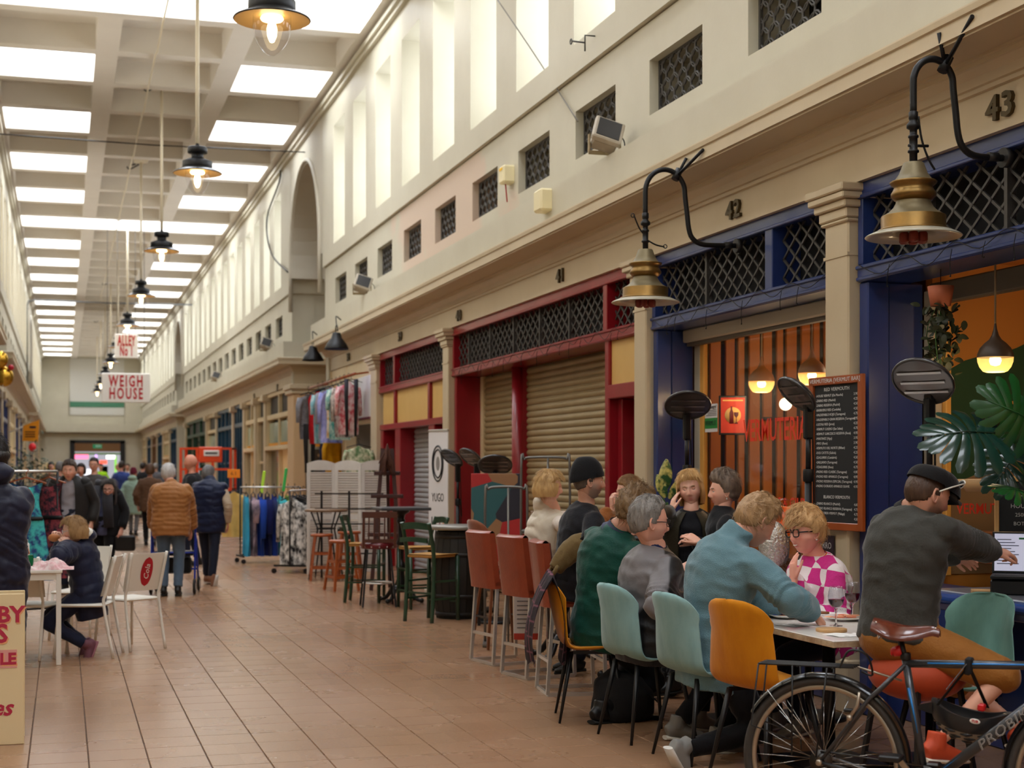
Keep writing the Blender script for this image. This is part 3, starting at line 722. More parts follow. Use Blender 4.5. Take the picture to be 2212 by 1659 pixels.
# ============================================================ lamps, signs and fittings
brass = M('aged_brass', (150, 114, 60), .36, metal=.85, var=((112, 90, 54), 9, .3), bump=(40, .08))
brass_d = M('tarnished_brass', (132, 118, 88), .5, metal=.6, var=((100, 90, 66), 7, .3))
black_m = M('black_metal', (22, 22, 24), .42, metal=.3); enamel = M('cream_enamel', (214, 204, 178), .35)
rod_m = M('cream_rod', (214, 202, 176), .5); bulbglow = emitter('lamp_filament', (255, 226, 170), 14)
clear_g = thin_glass('clear_lamp_glass', (250, 250, 252), .08)
# ---- hall pendants
def hall_lamp():
    r = thing('pendant_lamp', 'x', 'lamp', (0, 0, 0), 0, 'black pendant lamps down the middle of the hall')
    # origin at the shade rim
    MB().lathe([(0, .40), (.012, .40), (.03, .385), (.022, .37), (.02, .36), (.125, .35), (.135, .34), (.135, .27), (.125, .265), (.085, .26), (.085, .20), (.11, .19), (.14, .18), (.17, .165), (.2, .155), (.205, .15), (.205, .06), (.2, .055)], n=32).build('cap', black_m, r)
    MB().lathe([(.2, .058), (.215, .06), (.25, .04), (.33, 0), (.335, -.008), (.33, -.012), (.25, .02), (.17, .04)], n=40).build('shade', M('black_enamel_shade', (30, 29, 28), .3, coat=.3), r)
    MB().lathe([(.326, -.014), (.25, .012), (.17, .03), (.0, .032)], n=40).build('shade_lining', M('warm_reflector', (214, 178, 120), .4), r)
    MB().lathe([(.165, .03), (.166, -.06), (.155, -.14), (.125, -.22), (.07, -.29), (.03, -.315), (0, -.32)], n=32).build('globe', clear_g, r)
    b = MB().lathe([(.0, .02), (.09, .02), (.1, -.0), (.09, -.015), (0, -.015)], n=20).build('lamp_ring', emitter('ring_glow', (255, 222, 160), 9), r)
    MB().lathe([(0, -.03), (.03, -.03), (.045, -.09), (.04, -.15), (.02, -.2), (0, -.21)], n=16).build('bulb', bulbglow, r)
    MB().tube([(0, 0, .4), (0, 0, ZC+.42-5.66)], .028, 10).build('rod', rod_m, r)
    MB().box((-.16, -.16, ZC+.25-5.66), (.16, .16, ZC+.42-5.66), .02).build('ceiling_box', rod_m, r)
    c = MB().tube(smooth_path([(-.05, 0, ZC+.2-5.66), (-.25, .1, ZC+.1-5.66), (-.3, .3, ZC+.2-5.66), (-.12, .25, ZC+.25-5.66)], 5), .014, 6).build('cable', black_m, r)
    return r
HL = hall_lamp(); HLY = [13.1, 21.1, 28.9, 36.6, 44.4, 52.2, 60.0, 67.8, 75.6, 83.4]
onames = ['nearest, cut by the top of the picture', 'second nearest', 'third from the top', 'fourth from the top', 'fifth from the top, above the alley sign', 'sixth, half behind the alley sign', 'seventh, beside the red and white signs', 'eighth, left of the weigh house sign', 'ninth, small and distant', 'farthest and lowest']
for k, y in enumerate(HLY):
    lb = 'black pendant lamp with lit glass globe, '+onames[k]
    if k == 0: HL.location = (1.74, y, 5.49); HL['label'] = lb
    else: dup(HL, (1.78, y, 5.66-(.0 if k < 5 else .02)), label=lb)
# conduit along the ceiling
cp = [(1.5, 6, ZC-.02)]
for k in range(14): cp += [(1.5, 6+k*4.35+.5, ZC-.03), (1.5, 6+k*4.35+2.1, ZC-.1), (1.5, 6+k*4.35+2.3, ZC-.06), (1.5, 6+k*4.35+2.5, ZC-.03)]
tag(MB().tube(cp, .016, 6).build('conduit', rod_m), 'thin cream conduit along the middle of the ceiling', 'conduit')
for nm, y, lb in (('tie_cable', 31.0, 'thin dark cable stretched across the ceiling, nearer one'), ('tie_cable', 58.5, 'dark pipe crossing the hall below the ceiling, farther one')):
    far = y > 50; z = ZC-.45 if not far else ZC-.75
    pts = [(-1.25, y, 4.6 if far else z), (-1.25, y, z-.2), (-1.2, y, z-.05), (-1.0, y, z), (MID, y, z-.03), (4.75, y, z)] if far else [(-1.3, y, z), (MID, y, z-.04), (4.8, y, z)]
    tag(MB().tube(pts, .03 if far else .012, 6).build(nm, black_m if not far else M('grey_pipe', (92, 94, 94), .5)), lb, 'cable')
# ---- brass bracket lamps on the shopfronts
def bracket_lamp(yl, xl, label, chain):
    r = thing('bracket_lamp', label, 'lamp', (xl, yl, 2.86))
    L = 4.94-xl                                       # reach to the wall
    MB().lathe([(.05, .37), (.055, .365), (.075, .31), (.10, .275), (.115, .268)], n=36).build('cone', brass_d, r)
    MB().lathe([(.07, .272), (.118, .27), (.125, .265), (.12, .255), (.1, .24), (.108, .22), (.118, .205), (.118, .19), (.1, .17), (.09, .165)], n=36).build('collar', brass, r)
    MB().lathe([(.09, .168), (.092, .155), (.105, .13), (.13, .105), (.16, .088), (.168, .082)], n=36).build('bell', brass_d, r)
    MB().lathe([(.168, .084), (.17, .08), (.17, .02), (.172, .016), (.185, .012), (.185, .004), (.16, .0)], n=36).build('drum', brass, r)
    MB().lathe([(.16, .006), (.2, .002), (.245, -.018), (.255, -.026), (.25, -.031), (.2, -.016), (.12, -.01), (.12, .03), (.0, .03)], n=40).build('shade', M('pale_enamel_shade', (172, 166, 148), .3, coat=.3), r)
    for i in range(6):
        a = i*PI/3; MB().lathe([(.02, 0), (.026, -.01), (.026, -.045), (.018, -.055), (0, -.056)], (.055*math.cos(a), .055*math.sin(a), -.005), 10).build('gas_mantle', M('rust_red_mantle', (120, 42, 30), .6), r)
    MB().lathe([(.021, .36), (.021, .42), (.03, .425), (.03, .435), (.022, .44), (.022, .5), (.028, .505), (.028, .515), (.02, .52), (.02, .545), (.036, .555), (.036, .575), (.022, .59), (.022, .6), (.025, .605), (.025, .64), (.018, .645)], n=14).build('stem', black_m, r)
    W = L*.42
    pts = [(0, 0, .62), (0, 0, .8)]+[(W/2-W/2*math.cos(PI*i/12), 0, .8+W*.55*math.sin(PI*i/12)) for i in range(1, 12)]+[(W, 0, .78), (W+.015, 0, .66), (W+.03, 0, .54), (W+.06, 0, .47), (W+.13, 0, .43), (W+.25, 0, .425), (L, 0, .43)]
    MB().tube(smooth_path(pts, 3), .019, 10).build('pipe', black_m, r)
    MB().tube([(L-.03, 0, .43), (L+.005, 0, .43)], .055, 14).tube([(L-.12, 0, .43), (L-.06, 0, .43)], .025, 10).build('wall_plate', iron, r)
    tx, tz = W*.8, .8+W*.42
    for dy in (-.25, .06): MB().tube([(tx, 0, tz), (4.49-xl, dy-.1, 3.925-2.86)], .012, 8).build('brace', black_m, r)
    MB().tube([(tx-.02, 0, tz-.03), (tx+.02, 0, tz+.05)], .03, 8).build('brace_clamp', black_m, r)
    if chain == 0:
        for s, e in (((0, 0, .47), (-.1, -.02, .62)), ((0, 0, .45), (.16, .02, .40))):
            MB().tube(smooth_path([s, ((s[0]+e[0])/2, 0, (s[2]+e[2])/2-.015), e], 5), .006, 6).build('lever', black_m, r)
            MB().tube(arc((e[0], 0, e[2]), .014, 0, 2*PI, 10), .004, 5).build('lever_ring', black_m, r)
    else:
        MB().tube(smooth_path([(.03, 0, .62), (.05, 0, .5), (.09, 0, .4), (.13, 0, .34)], 5), .006, 6).build('lever', black_m, r)
        MB().tube([(-.03, 0, .46), (.09, 0, .465)], .008, 6).build('tap', black_m, r)
    return r
bracket_lamp(10.5, 4.176, 'brass gas bracket lamp on a curved black pipe, in front of number 42', 0)
bracket_lamp(7.1, 4.36, 'larger looking brass gas bracket lamp near number 43', 1)
# ---- hanging signs
red_pr = M('sign_red', (184, 24, 34), .5); white_s = M('sign_white', (236, 232, 226), .45)
def hang_sign(p, w, h, lines, sz, label, sx=1.0, spacing=1.0):
    r = thing('hanging_sign', label, 'sign', p)
    MB().box((-w/2, -.03, -h/2), (w/2, .03, h/2), .02).build('board', white_s, r)
    for i, t in enumerate(lines):
        z = h*(.21 if len(lines) == 2 else 0)*(1 if i == 0 else -1)
        text('lettering', t, sz, frame_mtx((0, -.036, z), (1, 0, 0), (0, 0, 1)), red_pr, r, .003, bold=.012, sx=sx, spacing=spacing)
    for s in (-1, 1): MB().tube([(s*w*.38, 0, h/2), (s*w*.38, 0, ZC-p[2]+.2)], .008, 6).build('chain', iron, r)
a = at(272, 838, 42.5); hang_sign((a.x, a.y, a.z), 1.33, .83, ['WEIGH', 'HOUSE'], .44, 'white hanging sign with red letters reading weigh house', .55, 1.3)
a = at(273, 748, 43.6); hang_sign((a.x, a.y, a.z), .66, .7, ['ALLEY', 'No 1'], .42, 'smaller white hanging sign with red letters reading alley No 1', .38, 1.15)
# ---- floodlights on the upper wall
flood_g = M('grey_floodlight', (186, 176, 160), .5, var=((160, 148, 130), 8, .3))
def flood(px, py, X, label, s=1.0, flip=0):
    d = FPX*X/(CT*(px-135)); p = at(px, py, d)
    r = thing('floodlight', label, 'floodlight', p, 0); r.scale = (s, s, s)
    m = Matrix.Rotation(-.5, 4, 'X') @ Matrix.Rotation(.35, 4, 'Y')
    b = MB(); b.box((-.13, .02, -.1), (.1, .16, .1), .02, m); b.build('housing', flood_g, r)
    MB().box((-.15, -.05, -.125), (.12, .02, .125), .012, m).build('frame', flood_g, r)
    MB().box((-.12, -.056, -.1), (.09, -.05, .1), 0, m).build('lens', M('dark_lens', (60, 60, 62), .2), r)
    br = MB(); br.bar((-.16, .08, .0), (-.16, .08, -.16), .012, .035); br.bar((.13, .08, .0), (.13, .08, -.16), .012, .035); br.bar((-.165, .08, -.16), (.135, .08, -.16), .012, .035); br.build('bracket', M('steel_bracket', (150, 132, 100), .5, metal=.4), r)
    MB().tube([(-.01, .08, -.16), (.3/s, .08, -.22)], .014, 6).build('stay', M('steel_bracket', (150, 132, 100)), r)
    MB().tube(smooth_path([(.1, .12, .05), (.2, .16, -.02), (.2, .12, -.15), (.28/s, .1, -.2)], 5), .006, 5).build('cable', black_m, r)
flood(1316, 288, 4.62, 'grey floodlight in front of a grille window, nearest')
flood(786, 612, 4.62, 'grey floodlight on the wall near the block corner')
flood(577, 742, 4.62, 'small grey floodlight on the middle block'); flood(468, 812, 4.62, 'tiny grey floodlight far along the middle block')
for px, py, X, w, h, dpt, lb in ((1093, 378, 4.78, .2, .2, .12, 'cream alarm box with a red switch wire beside a grille window'), (1172, 434, 4.56, .24, .22, .12, 'plain cream sounder box on the blocking course')):
    d = FPX*X/(CT*(px-135)); p = at(px, py, d); r = thing('alarm_box', lb, 'alarm box', p)
    MB().box((-.06, -w/2, -h/2), (dpt, w/2, h/2), .02).build('case', M('ivory_plastic', (232, 220, 178), .45), r)
    if w < .22:
        MB().box((-.064, -.06, .045), (-.058, .06, .075)).build('sticker', M('amber_sticker', (240, 190, 30), .5), r)
        MB().tube([(0, .02, -h/2), (.02, .02, -.3)], .008, 6).build('switch_wire', M('red_wire', (170, 30, 34), .5), r)
# black stall spotlights at the corner of the near block
for px, py, X, lit, lb in ((727, 742, 4.35, 1, 'black dome spotlight, lit bluish, under the cornice'), (676, 768, 4.5, 0, 'black dome spotlight, unlit, at the cornice corner')):
    d = FPX*X/(CT*(px-135)); p = at(px, py, d); r = thing('spotlight', lb, 'spotlight', p)
    MB().lathe([(0, .18), (.06, .18), (.07, .16), (.09, .09), (.16, .0), (.2, -.08), (.2, -.1), (.19, -.09), (.15, -.0)], n=24).build('dome', black_m, r)
    MB().lathe([(.15, -.05), (0, -.06)], n=24).build('lens', emitter('cool_spot', (205, 200, 255), 16) if lit else M('dark_lens', (60, 60, 62)), r)
    MB().tube(arc((0, .0, .22), .09, -.3, PI+.3, 10, (0, 1, 0)), .01, 6).build('yoke', black_m, r)
    MB().tube(smooth_path([(0, 0, .3), (.0, .06, .42), (.02, .12, .46), (.1, .12, .4)], 4), .01, 6).build('cable', black_m, r)
# wires on the upper wall
for pts, lb in (([(1075, 0, 4.7), (1150, 110, 4.8), (1248, 262, 4.83)], 'thin wire running down to a grille window'), ([(590, 340, 4.75), (606, 380, 4.75), (577, 470, 4.75), (585, 545, 4.75), (622, 588, 4.75)], 'looping black cable beside the tall arch')):
    P_ = []
    for px, py, X in pts: P_.append(at(px, py, FPX*X/(CT*(px-135))))
    tag(MB().tube(smooth_path(P_, 6), .008 if len(pts) == 3 else .02, 5).build('cable', black_m if len(pts) > 3 else M('grey_wire', (120, 116, 108), .5)), lb, 'cable')
h = at(1268, 88, FPX*4.72/(CT*(1268-135)))
hk = thing('wall_hook', 'old iron hook bracket on the clerestory sill', 'hook', h)
MB().tube([(.1, 0, .05), (-.02, 0, .05), (-.02, 0, -.1)], .008, 6).tube([(-.02, 0, -.02), (-.1, .15, .03)], .008, 6).build('rod', iron, hk); MB().tube(arc((-.1, .17, .03), .025, 0, 2*PI, 10, (0, 1, 0)), .006, 5).build('ring', iron, hk)
# ---- pendants inside the bar
def bar_pendant(px, py, d, dia, label, dark=0):
    p = at(px, py, d); r = thing('globe_pendant', label, 'lamp', p); R = dia/2
    top = M('turned_oak', (150, 96, 40), .45, var=((128, 78, 30), 8, .3)) if not dark else M('dark_walnut', (70, 54, 40), .45)
    MB().lathe([(R, 0), (R*.98, R*.2), (R*.85, R*.52), (R*.6, R*.8), (R*.35, R), (R*.2, R*1.25), (R*.1, R*1.6), (R*.06, R*1.9)], n=32).build('cap', top, r)
    MB().lathe([(R*.99, 0), (R*.97, -R*.25), (R*.86, -R*.55), (R*.68, -R*.78), (R*.5, -R*.85), (0, -R*.86)], n=32).build('bowl', M('frosted_amber_glass', (255, 222, 150), .35, alpha=.45, emit=((255, 206, 110), .55)), r)
    MB().lathe([(0, -R*.02), (R*.3, -R*.02), (R*.34, -R*.2), (R*.26, -R*.42), (0, -R*.5)], n=16).build('bulb', emitter('warm_bulb', (255, 214, 140), 16), r)
    MB().tube([(0, 0, R*1.8), (0, 0, 2.95-p.z)], .006, 6).build('flex', M('grey_flex', (150, 130, 100), .6), r)
    if dark: MB().lathe([(0, 2.93-p.z), (.09, 2.93-p.z), (.09, 2.95-p.z)], n=20).build('rose', enamel, r)
    l = bpy.data.lights.new('pendant_light', 'POINT'); l.energy = 9; l.color = (1, .72, .42); l.shadow_soft_size = R*1.1
    lo = bpy.data.objects.new('pendant_light', l); COL.objects.link(lo); lo.location = (p.x, p.y, p.z-R*1.05)
bar_pendant(1645, 824, 12.3, .215, 'oak and glass globe pendant in the bar window, left one')
bar_pendant(1754, 806, 11.6, .215, 'oak and glass globe pendant in the bar window, nearer the pillar')
bar_pendant(2150, 772, 8.9, .21, 'dark capped globe pendant in the serving hatch', 1)
gl = thing('globe_lamp', 'small round white globe light inside the bar', 'lamp', at(1697, 873, 12.7)); MB().ball((0, 0, 0), .055).build('globe', emitter('white_globe', (255, 236, 196), 2.2), gl); MB().tube([(0, 0, .05), (0, .06, .09)], .012, 6).build('arm', brass, gl)
for (x, y, z, e) in ((6.6, 10.6, 2.6, 16), (6.6, 7.0, 2.6, 7)):  # added fill lights that brighten the dark rooms beyond what the pendants give
    l = bpy.data.lights.new('bar_fill_light', 'POINT'); l.energy = e; l.color = (1, .7, .4); l.shadow_soft_size = .1
    lo = bpy.data.objects.new('bar_fill_light', l); COL.objects.link(lo); lo.location = (x, y, z)
    fx = thing('fill_light_can', 'small can added around the fill light inside the bar, %s' % ('behind the window' if y > 9 else 'behind the hatch'), 'lamp', (x, y, z+.12)); MB().lathe([(0, .22), (.07, .22), (.08, 0), (.075, -.02), (.06, 0), (0, .05)], n=16).build('can', black_m, fx)
# ---- patio heaters with round heads on black poles
heat_g = M('smoked_heater_glass', (104, 100, 98), .2, metal=.5, coat=.3)
def heater(px, d, zc, dia, tilt, yaw, label, base=None):
    p = at(px, 1010, d); r = thing('patio_heater', label, 'heater', (p.x, p.y, 0))
    c = Vector((0, 0, zc)); m = Matrix.Translation(c) @ Matrix.Rotation(yaw, 4, 'Z') @ Matrix.Rotation(tilt, 4, 'X'); R = dia/2
    MB().lathe([(0, .05), (R*.45, .046), (R*.8, .03), (R*.97, .01), (R, 0), (R*.985, -.012), (R*.94, -.014), (R*.93, -.004)], (0, -.12, .0), 36, m).build('head', M('black_steel_head', (66, 64, 64), .3, metal=.5, coat=.3), r)
    MB().lathe([(R*.935, -.006), (R*.5, -.01), (0, -.012)], (0, -.12, 0), 36, m).build('reflector', heat_g, r)
    for k in range(3): MB().add([tuple(m @ Vector(v)) for v in ((-R*.72, -.12-.07+.07*k-.008, -.016), (R*.72, -.12-.07+.07*k-.008, -.016), (R*.72, -.12-.07+.07*k+.008, -.016), (-R*.72, -.12-.07+.07*k+.008, -.016))], [(3, 2, 1, 0)]).build('element', M('steel_tube', (170, 168, 166), .25, metal=.9), r)
    MB().bar(m @ Vector((0, -.1, .06)), (0, 0, zc-.02), .05, .04, b=.008).bar((0, 0, zc), (0, 0, zc-.2), .06, .05, b=.012).build('hinge', black_m, r)
    MB().tube([(0, 0, zc-.15), (0, 0, zc-.45)], .017, 10).build('upper_pole', black_m, r); MB().tube([(0, 0, zc-.4), (0, 0, .05)], .023, 10).build('pole', black_m, r)
    MB().lathe([(.03, zc-.47), (.034, zc-.46), (.034, zc-.4), (.03, zc-.39)], n=12).build('collar', black_m, r)
    MB().lathe([(0, .05), (.05, .05), (.22, .03), (.24, .02), (.24, 0), (0, 0)], n=28).build('base', black_m, r)
    MB().tube(smooth_path([(.03, 0, zc-.15), (.05, .02, zc-.6), (.035, .0, 1.2), (.045, .01, .5), (.03, 0, .06)], 5), .006, 5).build('cable', black_m, r)
    return r
heater(1484, 11.6, 2.01, .36, -.6, -.35, 'round patio heater facing the camera, in front of the navy jamb')
heater(1746, 9.6, 1.98, .30, -.8, -1.5, 'black patio heater beside the chalk menu board, seen edge on')
heater(2008, 8.1, 1.98, .34, -.75, -.95, 'black patio heater left of the big plant')
heater(989, 17.5, 1.63, .30, -.75, -1.15, 'leftmost of three patio heaters by the crimson shop')
heater(1030, 16.8, 1.63, .30, -.75, -1.15, 'middle one of three patio heaters by the crimson shop')
heater(1070, 15.6, 1.56, .36, -.6, -.3, 'grey faced patio heater before the bronze shutter')
# unlit string lights along the shopfront rails
for y0, y1, lb in ((9.1, 12.2, 'the bar window rail'), (6.0, 8.65, 'the hatch rail'), (12.7, 19.2, 'the long crimson rail')):
    r = thing('string_lights', 'thin black string light wire drooping along '+lb, 'string lights', (0, 0, 0)); rn = random.Random(int(y0*10)); n = int((y1-y0)/.45); P_ = []
    for i in range(n*2+1): P_.append((4.918, y0+(y1-y0)*i/(n*2), 2.9-(.06+.05*rn.random() if i % 2 else 0)))
    MB().tube(smooth_path(P_, 4), .003, 4).build('wire', black_m, r)
    for i in range(n):
        y = y0+(y1-y0)*(i+rn.random())/n; q = .06+.12*rn.random(); d_ = MB(); d_.tube(smooth_path([(4.916, y, 2.86), (4.912, y+.015, 2.86-q*.5), (4.912, y+.03*rn.random(), 2.86-q)], 3), .0028, 4); d_.ball((4.912, y+.01, 2.86-q), .006, 6, 4); d_.build('drop', black_m, r)
# ============================================================ people: one continuous body each, clothes and hair as parts
import numpy as np
def cw(xc, d, z=0.0):
    """camera-relative metres (right, away) to the world"""
    return Vector((xc*CT+d*ST, -xc*ST+d*CT, z))
def remeshed(mb, voxel, smooth=3, name='m'):
    me = mb.mesh(name); o = bpy.data.objects.new(name, me)
    r = o.modifiers.new('r', 'REMESH'); r.mode = 'VOXEL'; r.voxel_size = voxel; r.use_smooth_shade = True
    if smooth: s = o.modifiers.new('s', 'SMOOTH'); s.factor = .5; s.iterations = smooth
    out = evaluated(o); bpy.data.meshes.remove(me); return out
def get_co(me):
    a = np.empty(len(me.vertices)*3, np.float32); me.vertices.foreach_get('co', a); return a.reshape(-1, 3)
def get_no(me):
    a = np.empty(len(me.vertices)*3, np.float32); me.vertex_normals.foreach_get('vector', a); return a.reshape(-1, 3)
def set_co(me, a): me.vertices.foreach_set('co', a.astype(np.float32).ravel()); me.update()
def displace(me, fn):
    co = get_co(me); no = get_no(me); d = fn(co); set_co(me, co+no*d[:, None])
def nz(co, s, off=0.0, st=(1, 1, 1)):
    x, y, z = (co*np.array(st)*s+np.array((off, off*.7, -off))).T*1.7
    v = np.sin(x*1.3+1.7*np.sin(y*.9+z*.6))+np.sin(y*1.5+1.9*np.sin(z*1.1-x*.5))+np.sin(z*1.4+1.6*np.sin(x*.8+y*.7))+.6*np.sin(x*2.3-y*1.9+z*2.1+off)
    return np.clip(v*.24, -1, 1)
def nearest_bone(co, bones):
    best = np.full(len(co), 9.0); s = np.zeros(len(co)); which = np.zeros(len(co), int)
    for k, (a, b) in enumerate(bones):
        a = np.array(a); b = np.array(b); ab = b-a; L2 = (ab*ab).sum(); t = np.clip(((co-a) @ ab)/L2, 0, 1)
        d = np.linalg.norm(co-(a+t[:, None]*ab), axis=1)
        m = d < best; best[m] = d[m]; s[m] = t[m]*math.sqrt(L2); which[m] = k
    return s, which, best
def ik(a, t, l1, l2, pole):
    """elbow or knee between a and target t"""
    a = Vector(a); t = Vector(t); d = t-a; L = min(d.length, (l1+l2)*.999); u = d.normalized(); t = a+u*L
    x = (l1*l1-l2*l2+L*L)/(2*L); h = math.sqrt(max(l1*l1-x*x, 0)); p = Vector(pole); p = (p-u*p.dot(u))
    p = p.normalized() if p.length > 1e-5 else u.orthogonal().normalized()
    return a+u*x+p*h, t
def gs(v, c, s): return np.exp(-((v-c)/s)**2)
NA, NP = 72, 54
def head_grid(k=1.0, jaw=1.0, nose=1.0, full=0.0):
    """surface points of a head, x forward, y left, z up, origin at the eye line"""
    u = np.arange(NA)/NA; az = 2*PI*u-.55*np.sin(2*PI*u)            # denser at the face (az=0)
    ph = np.linspace(0.0, PI, NP+1)
    A, Ph = np.meshgrid(az, ph); sx, sy, sz = np.sin(Ph)*np.cos(A), np.sin(Ph)*np.sin(A), np.cos(Ph)
    x = np.where(sx > 0, .094*np.abs(sx)**.86, -.106*np.abs(sx)**.95); y = .0765*np.sign(sy)*np.abs(sy)**.93; z = .121*sz
    t = np.clip(-z/.121, 0, 1); fr = np.clip(sx*3, 0, 1)
    y = y*(1-(.30-.14*full)*jaw*t**1.6); x = np.where(x < 0, x*(1-.5*t**1.3), x*(1-.05*t))
    y = y*(1+.05*np.clip(z/.1, 0, 1)*np.clip(-sx, 0, 1))
    ay = np.abs(y)
    x = x+fr*(.013*gs(z, -.108, .018)*gs(y, 0, .028))                                # chin
    npf = np.interp(z, [-.056, -.048, -.040, -.032, -.01, .012, .03], [0, .012, .024, .0235, .013, .004, 0])*nose
    nw = np.interp(z, [-.05, -.035, -.01, .02], [.0155, .0125, .0085, .0075])
    x = x+fr*npf*np.exp(-(y/nw)**2)
    x = x+fr*(.004*gs(z, -.043, .008)*gs(ay, .014, .006))                            # nostril wings
    x = x-fr*.0115*gs(ay, .031, .0155)*gs(z, .001, .0115)                            # sockets
    x = x+fr*.0055*gs(z, .021, .009)*gs(y, 0, .045)                                  # brow
    x = x+fr*(.0075*gs(z, -.0655, .0055)+.0078*gs(z, -.078, .006)-.0045*gs(z, -.0715, .0028))*gs(y, 0, .021)-fr*.005*gs(z, -.091, .006)*gs(y, 0, .025)
    x = x+fr*.004*gs(ay, .045, .015)*gs(z, -.03, .018); y = y+np.sign(y)*(.004+.006*full)*gs(z, -.035, .025)*gs(sx, .45, .4)
    return np.stack([x, y, z], -1)*k
def grid_faces(n, m, off=0):
    return [(off+j*n+i, off+(j+1)*n+i, off+(j+1)*n+(i+1) % n, off+j*n+(i+1) % n) for j in range(m) for i in range(n)]
def skin_mat():
    if 'skin' in MATS: return MATS['skin']
    m = M('skin', (220, 170, 145), .5, sss=.12, bump=(160, .06)); nt = m.node_tree
    a = nt.nodes.new('ShaderNodeAttribute'); a.attribute_name = 'Col'; nt.links.new(a.outputs['Color'], nt.nodes['Principled BSDF'].inputs['Base Color']); return m
def hair_mat(col, col2):
    nm = 'hair_%d_%d_%d' % col
    return M(nm, col, .42, var=(col2, 60, .3), bump=(120, .5), spec=.4, stretch=(1, 1, .25))
def hand_mesh(curl=(.4, .45, .5, .55), thumb=.4, spread=.06, vox=.0042):
    """left-type hand: wrist at origin, fingers +x, palm -z, thumb +y"""
    mb = MB(); mb.tube([(-.03, 0, 0), (.0, 0, 0), (.03, 0, 0), (.07, 0, -.001), (.092, 0, -.002)], 1, 12, ell=[(.024, .026), (.018, .027), (.016, .036), (.0145, .041), (.012, .039)])
    for k, (y, L) in enumerate(((.03, .072), (.0105, .081), (-.010, .076), (-.029, .06))):
        p = Vector((.083-.006*abs(k-1.2), y, -.001)); a = -curl[k]*.55; dy = y*spread*12; pts = [p-Vector((.02, 0, 0)), p]
        for s in (.45, .32, .23):
            dv = Vector((math.cos(a), dy, math.sin(a))); p = p+dv*(L*s); pts.append(p.copy()); a -= curl[k]*.95
        mb.tube(pts, [.009, .0095, .009, .0082, .0068], 8); mb.ball(pts[-1], .0068, 8, 6)
    p = Vector((.022, .03, -.004)); pts = [Vector((.005, .018, -.002)), p]
    for s, an in ((.036, thumb), (.03, thumb*.8), (.024, thumb*.5)):
        p = p+Vector((math.cos(an*.9)*s, math.sin(an)*s*.75, -.35*s)); pts.append(p.copy())
    mb.tube(pts, [.014, .0135, .011, .0095, .0072], 8); mb.ball(pts[-1], .0072, 8, 6)
    return remeshed(mb, vox, 2, 'hand')
HANDS = {}
def get_hand(style):
    if style not in HANDS:
        HANDS[style] = {'relaxed': lambda: hand_mesh(), 'far': lambda: hand_mesh(vox=.008), 'flat': lambda: hand_mesh((.08, .1, .1, .15), .7, .09), 'fist': lambda: hand_mesh((1.35, 1.4, 1.4, 1.4), .15, .0), 'hold': lambda: hand_mesh((.85, .9, .95, 1.0), .3, .0), 'cheek': lambda: hand_mesh((.25, .3, .35, .4), .5, .03), 'point': lambda: hand_mesh((.5, .8, 1.2, 1.3), .35, .0)}[style]()
    return HANDS[style]
